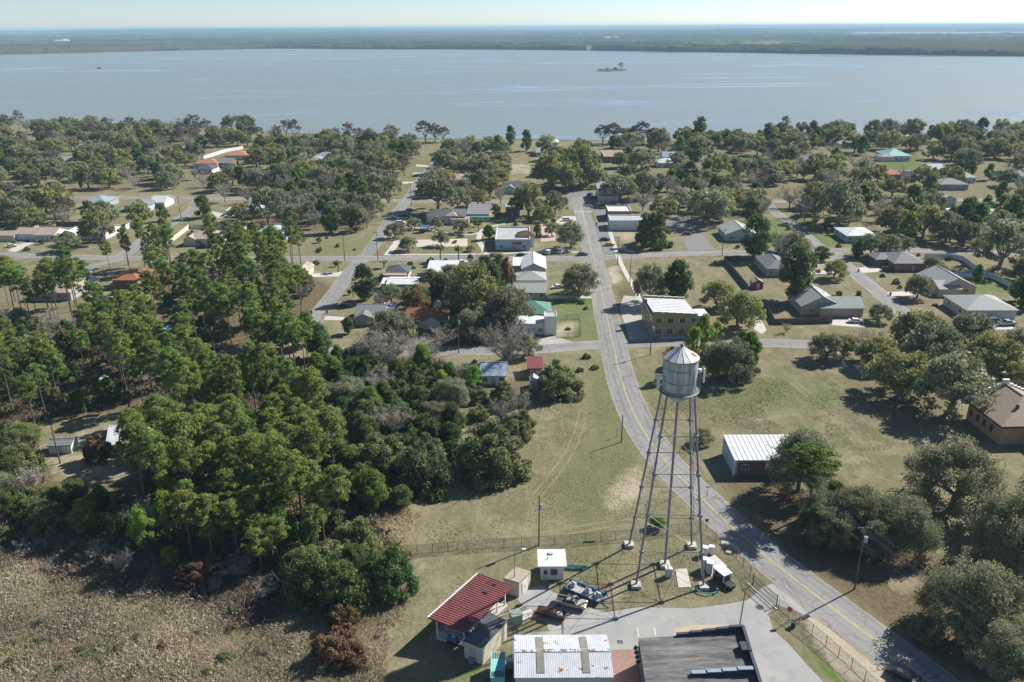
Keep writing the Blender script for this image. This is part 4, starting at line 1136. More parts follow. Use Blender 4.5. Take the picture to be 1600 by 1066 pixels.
for i in range(nrib):
    x = -w / 2 + .1 + (w - .2) * i / (nrib - 1)
    for (ya, za, yb_, zb) in ((-d / 2, zE, 0, zR), (0, zR, d / 2, zE)):
        m.add([(x - .05, ya, za + .002), (x + .05, ya, za + .002), (x + .05, yb_, zb + .002), (x - .05, yb_, zb + .002), (x - .02, ya, za + .028), (x + .02, ya, za + .028), (x + .02, yb_, zb + .028), (x - .02, yb_, zb + .028)],
              [(0, 1, 5, 4), (1, 2, 6, 5), (2, 3, 7, 6), (3, 0, 4, 7), (4, 5, 6, 7)])
m.build('roof_rib', M['rusty_white'], rf)
SKYL = mat('dull fibreglass skylight', (.24, .235, .20), (.18, .175, .15), scale=2, c3=(.3, .29, .26), lo3=.6, hi3=.7)
for xx in (-w * .23, w * .235):
    m = MB()
    for (ya, za, yb_, zb) in ((-d * .42, zE + .14, -.05, zR - .01), (.05, zR - .01, d * .42, zE + .14)):
        m.slab([(xx - .5, ya, za + .08), (xx + .5, ya, za + .08), (xx + .5, yb_, zb + .08), (xx - .5, yb_, zb + .08)], .05)
    m.build('skylight', SKYL, rf)
m = MB(); m.box(0, 0, zR + .02, w, .5, .04); m.build('ridge_cap', M['rusty_ridge'], rf)
m = MB(); m.box(0, 0, (zE - .2) / 2, w - .3, d - .3, zE - .2); m.build('wall', M['cabinet'], wh)
m = MB(); m.box(w * .1, -d / 2 + .12, 1.6, 4, .1, 3.2); m.build('door', M['garage'], wh)
CLEAR.append((c.x, c.y, 12))

# --- black flat roof with navy parapet
zB = 4.4
TL, TR, BR, BL = T(998, 998, zB), T(1160, 986, zB), T(1192, 1090, zB), T(1014, 1100, zB)
c = (TL + TR + BR + BL) / 4; c.z = 0
lo = [Vector((p.x - c.x, p.y - c.y)) for p in (TL, TR, BR, BL)]
gar = thing('depot', 'depot with a streaked black flat roof and navy stepped parapet', 'building', c, 0, lm='the black roofed depot')
m = MB(); m.prism([tuple(p) for p in lo], 0, zB - .2); m.build('wall', M['navy'], gar)
BRF = M['black_roof']
m = MB(); m.prism([tuple(p * 1.004) for p in lo], zB - .198, zB); m.build('roof', BRF, gar)
def parapet(p, q, hs, th=.35, mcap='steel_cap', name='parapet'):
    n = len(hs); dd = (q - p).normalized(); nn = Vector((-dd.y, dd.x))
    m = MB(); k = MB()
    for i, hh in enumerate(hs):
        a = p + (q - p) * (i / n); b = p + (q - p) * ((i + 1) / n)
        cc = (a + b) / 2
        an = math.atan2(dd.y, dd.x)
        m.box(cc.x, cc.y, zB + hh / 2 - .1, (b - a).length - .002, th, hh + .2, an)
        k.box(cc.x, cc.y, zB + hh + .04, (b - a).length - .004, th + .1, .08, an)
    o = m.build(name, M['navy'], gar); k.build('cap', M[mcap], o)
parapet(lo[0].lerp(lo[1], .36), lo[1], [.35, .5, .65, .8, .95], .3, 'navy')
parapet(lo[1], lo[2], [.9, .9, .75, .9, .9], .3, 'navy')
fl, fr = lo[0].lerp(lo[3], .60), lo[1].lerp(lo[2], .66)
parapet(fl.lerp(fr, .42), fr - (fr - fl).normalized() * .4, [.45, .6, .75, .9], .5)
m = MB(); q = lo[1].lerp(lo[2], .32); m.box(q.x - .6, q.y, zB + .45, 1.1, 1.6, .9); m.build('roof_unit', M['navy'], gar)
CLEAR.append((c.x, c.y, 12))
for k in range(4):
    q = T(994.5 + k * 1.0, 1004 + k * 6.5, 2.2)
    t = thing('light_fitting', ['black wall flood lamp hung on the depot side, topmost of four', 'black wall flood lamp hung on the depot side, second of four', 'black wall flood lamp hung on the depot side, third of four', 'black wall flood lamp hung on the depot side, lowest of four'][k], 'lamp', (lo[0].lerp(lo[3], .05 + k * .075).x + c.x - .35, lo[0].lerp(lo[3], .05 + k * .075).y + c.y, 3.4), 0, group='flood lamps along the depot side')
    m = MB(); m.box(.12, 0, 0, .36, .12, .12); m.build('bracket', M['darksteel'], t)
    m = MB(); m.cyl((-.1, 0, .25), (-.1, 0, -.2), .16, .3, n=10); m.build('lamp_shade', M['darksteel'], t)
    m = MB(); m.cyl((-.1, 0, .26), (-.1, 0, .32), .14, n=10); m.build('lamp_cap', M['trim'], t)

# --- teal trailer with rust and a grille
zt = 2.6
A, B, C_, D_ = T(768, 1019, zt), T(789.5, 1019, zt), T(788, 1059, zt), T(766.5, 1059, zt)
c = (A + B + C_ + D_) / 4; c.z = 0; w = (B.x - A.x + C_.x - D_.x) / 2; d = (A.y + B.y - C_.y - D_.y) / 2
tr = thing('trailer', 'long turquoise box trailer with a rusty roof end beside the workshop', 'trailer', c, 0)
m = MB(); m.box(0, 0, 1.55, w, d, 2.0); m.build('body', M['teal_paint'], tr)
m = MB(); m.box(0, 0, 2.6, w + .08, d + .08, .1); rf = m.build('roof', M['teal_paint'], tr)
m = MB()
for i in range(4): m.box(-w * .32 + i * .3, d * .36, 2.7, .14, 1.1, .1)
m.build('roof_rack', M['rust'], rf)
m = MB()
for i in range(7): m.box(-w * .38 + i * w * .127, -d * .38, 2.7, .1, .9, .1)
m.build('roof_grille', M['darksteel'], rf)
for s in (-1, 1):
    for yy in (-d * .2, d * .15):
        wl = MB(); wl.cyl((s * (w / 2 - .12), yy, .42), (s * (w / 2 + .08), yy, .42), .42, n=14); o = wl.build('wheel', M['tyre'], tr)
        rm_ = MB(); rm_.cyl((s * (w / 2 + .03), yy, .42), (s * (w / 2 + .1), yy, .42), .2, n=10); rm_.build('rim', M['rim'], o)

# --- two storey tan building
zT = 7.2
FL, FR = T(1019, 527, 0), T(1106, 525, 0)
w = (FR - FL).length; ang = math.atan2(FR.y - FL.y, FR.x - FL.x)
BK = T(1012, 464, zT)
d = BK.y - FL.y
c = (FL + FR) / 2 + Vector((-math.sin(ang), math.cos(ang), 0)) * d / 2
tb = thing('apartment_building', 'two storey tan building with a stepped parapet and white metal roof', 'building', c, ang, lm='the two storey tan building')
mainw = w * .79
m = MB(); m.box(-(w - mainw) / 2, 0, (zT - .9) / 2, mainw, d, zT - .9); m.build('wall', M['tan_wall'], tb)
m = MB(); m.box(mainw / 2, -d * .3, (zT - 1.2) / 2, w - mainw, d * .4, zT - 1.2); m.build('wing_wall', M['tan_wall'], tb)
m = MB(); m.slab([(-w / 2 + .2, -d / 2 + .2, zT - .1), (-w / 2 + mainw - .2, -d / 2 + .2, zT - .9), (-w / 2 + mainw - .2, d / 2 - .2, zT - .9), (-w / 2 + .2, d / 2 - .2, zT - .1)], .2)
rf = m.build('roof', M['white_metal'], tb)
m = MB()
for i in range(11):
    y_ = -d / 2 + .5 + (d - 1.0) * i / 10
    m.slab([(-w / 2 + .25, y_ - .05, zT - .03), (-w / 2 + mainw - .25, y_ - .05, zT - .83), (-w / 2 + mainw - .25, y_ + .05, zT - .83), (-w / 2 + .25, y_ + .05, zT - .03)], .06)
m.build('roof_seam', M['white_metal'], rf)
m = MB(); m.box(mainw / 2, -d * .3, zT - 1.1, w - mainw, d * .4 + .1, .2); m.build('wing_roof', M['white_metal'], tb)
m = MB(); k = MB()
n = 6
for i in range(n):
    hh = zT + .45 - i * .16
    xx = -w / 2 + mainw * (i + .5) / n
    for s in (-1, 1):
        m.box(xx, s * (d / 2 - .1), hh / 2 + (zT - 1.0) / 2, mainw / n - .002, .22, hh - (zT - 1.0))
        k.box(xx, s * (d / 2 - .1), hh + .04, mainw / n + .02, .34, .08)
pp = m.build('parapet', M['tan_wall'], tb); k.build('cap', M['trim'], pp)
for zz in (1.7, 4.9):
    for xx in (-.40, -.19, .02, .22, .36):
        if zz < 2 and xx > .1: continue
        add_window(tb, w * xx, -d / 2 - (0 if xx < .3 else 0), zz, 1.7 if xx < .1 else 1.2, 1.6, 'f', 'cabinet')
for zz in (1.7, 4.9):
    for yy in (-.3, 0, .3):
        add_window(tb, -w / 2, d * yy, zz, 1.3, 1.5, 'l', 'cabinet')
m = MB(); m.box(.29 * w, -d / 2 - .03, 1.1, 1.1, .1, 2.2); do = m.build('door', M['trim_brown'], tb)
m = MB(); m.box(.29 * w + .4, -d / 2 - .1, 1.1, .07, .06, .14); m.build('handle', M['rim'], do)
m = MB(); m.box(-.05 * w, -d / 2 - 1.0, .25, mainw * .8, 1.6, .5); m.build('planter', M['conc'], tb)
m = MB(); m.box(-w / 2 - .3, d * .18, zT + .3, .9, 1.1, 1.0); m.build('rooftop_unit', M['darksteel'], tb)
CLEAR.append((c.x, c.y, 13)); CLEAR_BOX.append((FL.x - 2, FL.x + w * .62, FL.y - 14, FL.y + 4))

# --- brick building with white metal roof by the big oaks
zW = 3.6
A, B, C_, D_ = T(1134, 679, zW + .6), T(1272, 679, zW + .6), T(1282, 719, zW), T(1142, 719, zW)
c = (A + B + C_ + D_) / 4; c.z = 0; w = (B.x - A.x + C_.x - D_.x) / 2; d = (A.y + B.y - C_.y - D_.y) / 2
br = thing('hall', 'low brick hall with a single bright white metal roof under moss hung oaks', 'hall', c, 0, lm='the white roofed brick hall')
m = MB(); m.slab([(-w / 2, -d / 2, zW), (w / 2, -d / 2, zW), (w / 2, d / 2, zW + .6), (-w / 2, d / 2, zW + .6)], .2); rf = m.build('roof', M['white_metal'], br)
m = MB()
for i in range(20):
    x = -w / 2 + .1 + (w - .2) * i / 19
    m.slab([(x - .04, -d / 2, zW + .07), (x + .04, -d / 2, zW + .07), (x + .04, d / 2, zW + .67), (x - .04, d / 2, zW + .67)], .06)
m.build('roof_seam', M['white_metal'], rf)
m = MB(); m.box(0, 0, (zW - .2) / 2, w - 1.2, d - 1.2, zW - .2); m.build('wall', M['brick'], br)
m = MB(); m.box(-w / 2 + .5, 0, (zW + .1) / 2, .9, d - 1.0, zW - .15); m.build('end_wall', M['blue_wall'], br)
add_window(br, -w * .36, -d / 2 + .6, 1.7, 1.2, 1.2, 'f'); add_window(br, -w * .1, -d / 2 + .6, 1.7, 1.2, 1.2, 'f'); add_window(br, w * .2, -d / 2 + .6, 1.7, 1.2, 1.2, 'f')
m = MB(); m.box(w * .06, -d / 2 + .57, 1.05, 1.0, .1, 2.1); m.build('door', M['door_grey'], br)
m = MB(); m.box(-w / 2 + .2, -d / 2 + .2, (zW - .2) / 2, .35, .35, zW - .2); m.build('porch_post', M['trim'], br)
CLEAR.append((c.x, c.y, 9)); CLEAR_BOX.append((A.x - 1, A.x + 8, C_.y - 9, A.y))

# --- terracotta church hall with brown shingle roof
zc, rhc = 4.6, 3.6
E0, E1 = T(1509, 624, zc), T(1566, 667, zc)      # near-left eave
RG = T(1551, 586, zc + rhc)                       # gable peak at the far end
ev = (E1 - E0); ev.z = 0; Lc = ev.length; ev.normalize(); nv = Vector((-ev.y, ev.x, 0))
if nv.x < 0: nv = -nv
hwid = (RG - E0).dot(nv)
ang = math.atan2(ev.y, ev.x)
o3 = E0 + nv * hwid + ev * Lc / 2
ch = thing('church_hall', 'large terracotta walled hall with a brown shingle roof and white scalloped gable', 'hall', (o3.x, o3.y, 0), ang, lm='the brown roofed church hall')
Lh = Lc
lw = (Matrix.Rotation(-ang, 3, 'Z') @ Vector((nv.x, nv.y, 0)))
s = 1 if lw.y > 0 else -1       # eave side is -s
W2 = hwid
m = MB()
# hip at the near end, gable at the far end (local x runs along the eave away from the gable)
gx, hx = -Lh / 2, Lh / 2
rx = max(gx + 3, min(hx - 2, (T(1589, 619, zc + rhc) - o3).dot(ev)))
top = [(gx, -s * W2, zc), (hx, -s * W2, zc), (hx, s * W2, zc), (gx, s * W2, zc), (gx, 0, zc + rhc), (rx, 0, zc + rhc)]
lo_ = [(p[0], p[1], p[2] - .35) for p in top[:4]]
m.add(top + lo_, [(0, 1, 5, 4), (1, 2, 5), (2, 3, 4, 5), (3, 0, 4), (9, 8, 7, 6), (1, 0, 6, 7), (2, 1, 7, 8), (3, 2, 8, 9), (0, 3, 9, 6)])
rf = m.build('roof', M['shingle_brown'], ch)
m = MB(); m.box((gx + rx) / 2, 0, zc + rhc + .04, rx - gx - .6, .4, .1); m.build('ridge_cap', M['shingle_brown'], rf)
m = MB(); m.box(Lh / 2 - W2 * .5, -s * W2 * .35, zc + rhc * .52 + .5, .5, .5, 1.1); m.build('roof_vent', M['trim_brown'], rf)
m = MB(); m.box(0, 0, (zc - .36) / 2, Lh - 1.2, 2 * W2 - 1.2, zc - .36); m.build('wall', M['church_wall'], ch)
m = MB()
for (cx, cy, a_, b_) in ((0, -s * W2, Lh + .1, .14), (Lh / 2, 0, .14, 2 * W2 - .2)):
    m.box(cx, cy, zc - .22, a_, b_, .42)
m.build('fascia', M['trim_brown'], ch)
m = MB()
for i in range(9):
    t = (i + .5) / 9
    for q in (-1, 1):
        zz = zc + rhc * (1 - t); m.box(gx - .2, q * W2 * t, (zz + .5 + zc - .5) / 2, .5, W2 / 9 - .01, zz + .5 - (zc - .5))
m.box(gx - .2, 0, zc + rhc + .6, .62, 1.5, .9)
m.build('gable_parapet', M['trim'], ch)
for i in range(4):
    x = gx + 2 + i * (Lh - 5) / 3.4
    add_window(ch, x, -s * (W2 - .6), 2.2, .9, 1.4, 'f' if s > 0 else 'b', 'trim_brown', False)
# the return wing with its own lower hip
m = MB(); o = roof_mesh('hip', 16, 9, zc, 2.6, 'x', .5).build('wing_roof', M['shingle_brown'], ch); o.location = (Lh / 2 + 6.0, s * W2 * .55, .02)
o = wall_mesh('hip', 16, 9, zc - .15, 0).build('wing_wall', M['church_wall'], ch); o.location = (Lh / 2 + 6.0, s * W2 * .55, 0)
CLEAR.append((o3.x, o3.y, 15))
# ================================================================ WATER TOWER
FLp, FRp, BLp, BRp = G(996, 920), G(1101, 916), G(985, 855), G(1082, 852)
tc_ = (FLp + FRp + BLp + BRp) / 4
tc_.x -= .22
tw = thing('water_tower', 'tall old steel water tower with a streaked conical roof on four legs', 'water tower', (tc_.x, tc_.y, 0), R(-2.0), lm='the water tower')
HB = 5.35; HT = 2.05; ZR = 31.9; RT = 2.56
def leg_at(sx_, sy_, z):
    t = min(z / ZR, 1.0); r = HB + (HT - HB) * t
    return Vector((sx_ * r, sy_ * r, z))
for sx_ in (-1, 1):
    for sy_ in (-1, 1):
        m = MB()
        p, q = leg_at(sx_, sy_, .5), leg_at(sx_, sy_, ZR)
        m.cyl(p, q, .175, .16, n=8)
        dv = (q - p).normalized()
        o = m.build('leg', M['galv_leg'], tw)
        f = MB(); f.box(sx_ * HB, sy_ * HB, .28, 1.5, 1.5, .56); f.build('footing', M['conc_pale'], o)
        f = MB()
        for zz in (6.2, 12.6, 19.4, 25.6): 
            c = leg_at(sx_, sy_, zz); f.box(c.x, c.y, c.z, .62, .62, .45)
        f.build('gusset', M['galv_leg'], o)
LEV = (6.2, 12.6, 19.4, 25.6)
for zz in LEV:
    cs = [leg_at(-1, -1, zz), leg_at(1, -1, zz), leg_at(1, 1, zz), leg_at(-1, 1, zz)]
    for i in range(4):
        m = MB(); a, b = cs[i], cs[(i + 1) % 4]
        m.cyl(a, b, .07, n=6); m.build('strut', M['galv_leg'] if i != 2 else M['rust'], tw)
lv = (.8,) + LEV + (ZR - .2,)
for k in range(5):
    for i in range(4):
        sg = [(-1, -1), (1, -1), (1, 1), (-1, 1)]
        a, b = sg[i], sg[(i + 1) % 4]
        for (u, v) in ((a, b), (b, a)):
            m = MB(); m.cyl(leg_at(u[0], u[1], lv[k]), leg_at(v[0], v[1], lv[k + 1]), .028, n=5)
            m.build('tie_rod', M['wire'] if (i + k) % 3 else M['rust'], tw)
m = MB(); m.cyl((0, 0, 0), (0, 0, ZR - 1.2), .2, n=12); riser = m.build('riser_pipe', M['galv_leg'], tw)
m = MB(); m.box(0, 0, .3, 1.6, 1.6, .6); m.build('footing', M['conc_pale'], riser)
# tank
ZE = 37.4
m = MB(); m.lathe(0, 0, [(.42, ZR - 1.75), (.9, ZR - 1.55), (1.7, ZR - .85), (2.25, ZR - .1), (RT, ZR + .35), (RT, ZE)], 40)
tank = m.build('tank', M['galv'], tw, True)
for z_, h_ in ((ZR + .45, .1), (ZR + 2.0, .08), (ZR + 4.0, .06)):
    k = MB(); k.lathe(0, 0, [(RT, z_ - h_), (RT + .03, z_ - h_), (RT + .03, z_ + h_), (RT, z_ + h_)], 40); k.build('seam_band', M['galv_leg'], tank)
m = MB(); n = 16
for i in range(n):
    t = 2 * math.pi * i / n
    c, s_ = math.cos(t), math.sin(t)
    if i % 2 == 0: m.box((RT + .01) * c, (RT + .01) * s_, ZR + 3.0 if i % 4 else ZR + 4.9, .04, .05, 1.9, t)
m.build('plate_seam', M['galv_leg'], tank)
m = MB(); m.lathe(0, 0, [(RT + .12, ZE - .1), (RT + .14, ZE + .02), (.25, ZE + 1.6), (.0, ZE + 1.65)], 16); m.lathe(0, 0, [(RT - .05, ZE - .06), (RT + .12, ZE - .1)], 16)
cone = m.build('tank_roof', M['cone'], tw)
m = MB()
for i in range(16):
    t = 2 * math.pi * i / 16
    m.cyl(((RT + .14) * math.cos(t), (RT + .14) * math.sin(t), ZE + .03), (.3 * math.cos(t), .3 * math.sin(t), ZE + 1.58), .035, n=4)
m.build('roof_seam', M['cone'], cone)
m = MB(); m.lathe(0, 0, [(RT + .06, ZE - .13), (RT + .18, ZE - .13), (RT + .18, ZE + .03), (RT + .06, ZE + .03)], 32); m.build('rusty_eave', M['rust'], cone)
m = MB(); m.cyl((0, 0, ZE + 1.55), (0, 0, ZE + 1.9), .22, n=10); m.cyl((0, 0, ZE + 1.9), (0, 0, ZE + 2.05), .34, .1, n=10); m.build('finial', M['darksteel'], cone)
# patch where the sheet has gone (right of the peak)
t0 = R(-25)
m = MB(); pc = []
for (r_, a_) in ((1.3, -34), (1.9, -36), (2.3, -20), (2.2, -6), (1.7, -4), (1.25, -15)):
    zz = ZE + 1.6 * (1 - r_ / (RT + .14)) + .09; pc.append((r_ * math.cos(R(a_)), r_ * math.sin(R(a_)), zz))
m.slab(pc, .05); m.build('bare_patch', M['rust'], cone)
# torn sheet standing off the left side
for k, (a_, r_, up) in enumerate(((160, 2.0, .35), (148, 1.6, .3), (172, 2.45, .25))):
    zz = ZE + 1.6 * (1 - r_ / (RT + .14))
    m = MB(); q = Vector((r_ * math.cos(R(a_)), r_ * math.sin(R(a_)), zz + .1))
    m.slab([q + Vector((-.35, -.2, 0)), q + Vector((.3, -.25, .1)), q + Vector((.35, .25, up + .2)), q + Vector((-.3, .25, up))], .04); m.build('torn_sheet', M['rust'] if k != 1 else M['darksteel'], cone)
# balcony ring with rail
m = MB(); m.lathe(0, 0, [(RT + .02, ZR + .12), (RT + .5, ZR + .12), (RT + .5, ZR + .22), (RT + .02, ZR + .22)], 32); balc = m.build('balcony', M['galv_leg'], tw)
# ladder and cage up the back right leg
m = MB()
a, b = leg_at(1, 1, 2), leg_at(1, 1, ZR)
for off in (-.2, .2):
    m.cyl(a + Vector((.35, off, 0)), b + Vector((.35, off, 0)), .03, n=4)
for i in range(60):
    p = a.lerp(b, i / 60) + Vector((.35, 0, 0)); m.box(p.x, p.y, p.z, .03, .4, .03)
m.build('ladder', M['galv_leg'], tw)
m = MB()
for i in range(9):
    z_ = ZR + .3 + i * .35
    for k in range(10):
        t0, t1 = R(-70 + 18 * k), R(-70 + 18 * (k + 1))
        cx, cy = RT + .12, -.35
        m.cyl((cx + .45 * math.cos(t0), cy + .45 * math.sin(t0), z_), (cx + .45 * math.cos(t1), cy + .45 * math.sin(t1), z_), .02, n=4)
for k in range(0, 11, 2):
    t0 = R(-70 + 18 * k); m.cyl((RT + .12 + .45 * math.cos(t0), -.35 + .45 * math.sin(t0), ZR + .2), (RT + .12 + .45 * math.cos(t0), -.35 + .45 * math.sin(t0), ZR + 3.2), .02, n=4)
m.build('ladder_cage', M['galv_leg'], tw)
# antennas hung on the tank (each could be unbolted)
def antenna(label, x, y, z, h, w, rnd, arm):
    p = loc2world(tw, (x, y, z))
    t = thing('antenna', label, 'antenna', p, R(-2.0), 'antennas bolted to the tank')
    m = MB()
    if rnd: m.cyl((0, 0, -h / 2), (0, 0, h / 2), w, n=10)
    else: m.box(0, 0, 0, w, .18, h)
    m.build('panel', M['trim'], t)
    m = MB(); m.cyl((0, 0, -h * .2), (arm, 0, -h * .2), .04, n=6); m.cyl((0, 0, h * .25), (arm, 0, h * .25), .04, n=6); m.build('bracket', M['galv_leg'], t)
antenna('tall white panel antenna on the west side of the tank', -RT - .62, -.5, ZR + 1.6, 2.1, .42, False, .6)
antenna('short white panel antenna beside a taller one on the tank', -RT - .95, .1, ZR + 2.25, .7, .4, False, .9)
antenna('round white dish drum on the tank west side', -RT - .28, -.9, ZR + 2.5, .5, .26, True, .3)
antenna('tall white cylinder antenna on the east side of the tank', RT + 1.0, -.2, ZR + 2.6, 2.3, .13, True, -.9)
antenna('stubby white drum antenna near the ladder cage', RT + .45, .3, ZR + 3.2, .5, .3, True, -.4)

# ================================================================ POLES, WIRES, SIGNS
def pole(px, py, h, label, arms=0, transformer=False, lamp=False, lean=(0, 0), lm=None, r=.15, steel=False):
    p = G(px, py)
    t = thing('utility_pole', label, 'pole', p, 0, 'utility poles', lm)
    m = MB(); top = Vector((lean[0], lean[1], h)); m.cyl((0, 0, 0), top, r, r * .65, n=8); m.build('shaft', M['galv_leg' if steel else 'pole_wood'], t)
    for k in range(arms):
        z_ = h - .35 - k * .9
        m = MB(); m.box(top.x * z_ / h, top.y * z_ / h + .16, z_, 2.2, .1, .12); a = m.build('crossarm', M['pole_wood'], t)
        m = MB()
        for x in (-1.0, -.45, .45, 1.0): m.cyl((x, .16, z_ + .06), (x, .16, z_ + .26), .045, n=6)
        m.build('insulator', M['cabinet'], a)
    if transformer:
        m = MB(); m.cyl((.32, -.05, h - 2.6), (.32, -.05, h - 1.6), .26, n=12); o = m.build('transformer', M['galv'], t)
        m = MB(); m.cyl((.32, -.05, h - 1.6), (.32, -.05, h - 1.35), .06, n=6); m.build('bushing', M['darksteel'], o)
    if lamp:
        m = MB(); m.cyl((0, 0, h - .25), (1.3, -.2, h), .04, n=6); a = m.build('lamp_arm', M['galv_leg'], t)
        m = MB(); m.box(1.5, -.22, h, .6, .28, .14); m.build('lamp_head', M['trim'], a)
    return p
p_big = pole(1335, 921, 11.5, 'tall wooden pole with crossarm and transformer beside the main road', 1, True, lean=(.2, .4), lm='the transformer pole')
p_fence = pole(842, 852, 9.9, 'lone wooden pole standing in the wire fence line', 0, True, r=.14)
pole(971, 691, 6.6, 'short wooden pole with a white sign board on the grass verge', 0)
p_drv = pole(1155, 981, 7.2, 'slim steel pole at the edge of the concrete yard', steel=True, r=.11, lean=(.25, 0))
p_shed = pole(804, 925, 8.2, 'slim lamp pole beside the cream shed', lamp=True, steel=True, r=.08)
p_tan = pole(1016, 555, 9.8, 'wooden pole at the corner below the tan building', 1, True)
p_wk1 = pole(965, 413, 10.5, 'wooden pole on the sandy verge near the cross street', 1)
p_wk2 = pole(984, 445, 10.2, 'wooden pole in the oak shade by the pavement', 0)
pole(717, 552, 11.0, 'wooden pole with transformer beside the middle street', 0, True)
pole(590.5, 408, 11.5, 'wooden pole at the street corner by the park', 1)
pole(539, 408, 11.5, 'wooden pole on the open corner lawn', 0)
pole(643, 322, 11.5, 'wooden pole by the parked cars on the side street', 1)
pole(767, 407, 11.0, 'wooden pole across from the red awning shop', 0)
pole(1128, 400, 10.5, 'wooden pole where the dark fence meets the street', 1)
pole(283, 342, 10.5, 'wooden pole on the diagonal west street', 1)
pole(103, 413, 10.5, 'wooden pole on the verge before the western pines', 0)
pole(94, 724, 8.5, 'dark wooden pole beside the clearing shed', 0, r=.16)
pole(552, 466, 6.5, 'short wooden pole near a dark car', 0)
pole(875, 398 - 60, 7, 'thin pole by the shop forecourt', steel=True, r=.1)
pole(838, 341, 9, 'wooden pole behind the park paths', 0)
# wires strung along the main road
def wire(a, za, b, zb, sag, label, ofx=0):
    a = Vector((a.x + ofx, a.y + .16, za)); b = Vector((b.x + ofx, b.y + .16, zb))
    n = 18; pts = []
    for i in range(n + 1):
        t = i / n; p = a.lerp(b, t); p.z -= sag * 4 * t * (1 - t); pts.append(p)
    m = MB()
    for i in range(n): m.cyl(pts[i], pts[i + 1], .02, n=4, cap=False)
    o = m.build('power_line', M['wire'])
    tag(o, label, 'cable', 'power lines along the main road')
p_off = Vector((72, 66, 0))
for (a, za, b, zb, nm) in ((p_big, 11.3, p_off, 11.3, 'from the transformer pole towards the gate verge'), (p_big, 11.3, p_tan, 9.6, 'between the transformer pole and the tan building pole')):
    for k, ofx in enumerate((-1.0, -.45, 1.0)):
        wire(a, za, b, zb, 1.1 + .1 * k, ['outer road', 'inner road', 'verge'][k] + ' side wire strung ' + nm, ofx)
wire(p_big, 8.6, p_off, 8.6, 1.3, 'lowest sagging cable below the transformer pole crossarm, towards the oak')
wire(p_big, 8.6, p_tan, 7.5, 1.6, 'lowest sagging cable crossing the oak tops by the brick hall')
wire(p_tan, 9.6, p_wk2, 10.0, .8, 'wire strung past the tan building to the shaded pole')
wire(p_wk2, 10.0, p_wk1, 10.3, .6, 'wire strung between the two pavement poles')

def sign(px, py, label, kind):
    p = G(px, py)
    t = thing('stop_sign' if kind == 'stop' else 'road_sign', label, 'sign', p, R(-25) if kind == 'stop' else 0)
    hh = 2.6 if kind == 'stop' else 2.2
    m = MB(); m.cyl((0, 0, 0), (0, 0, hh), .05, n=6); m.build('post', M['galv_leg'], t)
    if kind == 'stop':
        m = MB(); oc = [(.42 * math.cos(R(22.5 + 45 * i)), -.06, hh - .1 + .42 * math.sin(R(22.5 + 45 * i))) for i in range(8)]
        bk = [(x, -.03, z) for x, y, z in oc]
        m.add(oc + bk, [tuple(range(8)), tuple(range(15, 7, -1))] + [((i + 1) % 8, i, 8 + i, 8 + (i + 1) % 8) for i in range(8)])
        f = m.build('plate', M['sign_red'], t)
        cu = bpy.data.curves.new('stop_lettering', 'FONT'); cu.body = 'STOP'; cu.size = .27; cu.align_x = 'CENTER'; cu.align_y = 'CENTER'; cu.extrude = .004
        tmp = bpy.data.objects.new('tmp', cu); COL.objects.link(tmp)
        bpy.context.view_layer.update()
        me = bpy.data.meshes.new_from_object(tmp.evaluated_get(bpy.context.evaluated_depsgraph_get()))
        bpy.data.objects.remove(tmp)
        me.transform(Matrix.Translation((0, -.068, hh - .1)) @ Matrix.Rotation(R(90), 4, 'X'))
        me.materials.clear(); me.materials.append(M['sign_white'])
        obj('lettering', me, f)
    else:
        m = MB(); m.box(0, -.05, hh - .2, .9 if kind == 'white' else .6, .04, .45 if kind == 'white' else .6); m.build('plate', M['sign_white' if kind == 'white' else 'sign_brown'], t)
sign(1231, 973, 'red octagonal stop sign at the yard exit', 'stop')
sign(964, 683, 'white sign board on the grass verge beside a pole', 'white')
sign(1103, 828, 'small brown sign post between fence and main road', 'brown')
sign(1105, 775, 'small sign facing the brick hall on the road edge', 'white')

# ================================================================ FENCES
def lattice_mat():
    m, nt, out = new_mat('chain link wire')
    tc = nt.nodes.new('ShaderNodeTexCoord').outputs['Object']
    sx_ = nt.nodes.new('ShaderNodeSeparateXYZ'); nt.links.new(tc, sx_.inputs[0])
    h = math_n(nt, 'ADD', sx_.outputs[0], math_n(nt, 'MULTIPLY', sx_.outputs[1], .6))
    lines = []
    for sgn_ in (1, -1):
        f = math_n(nt, 'FRACT', math_n(nt, 'DIVIDE', math_n(nt, 'ADD', h, math_n(nt, 'MULTIPLY', sx_.outputs[2], sgn_)), .09))
        lines.append(math_n(nt, 'LESS_THAN', f, .13))
    a = math_n(nt, 'MAXIMUM', lines[0], lines[1])
    d = nt.nodes.new('ShaderNodeBsdfDiffuse'); d.inputs['Color'].default_value = (.22, .22, .215, 1)
    tr = nt.nodes.new('ShaderNodeBsdfTransparent')
    mx = nt.nodes.new('ShaderNodeMixShader')
    nt.links.new(a, mx.inputs[0]); nt.links.new(tr.outputs[0], mx.inputs[1]); nt.links.new(d.outputs[0], mx.inputs[2])
    nt.links.new(mx.outputs[0], out.inputs[0])
    return m
M['chain'] = lattice_mat()
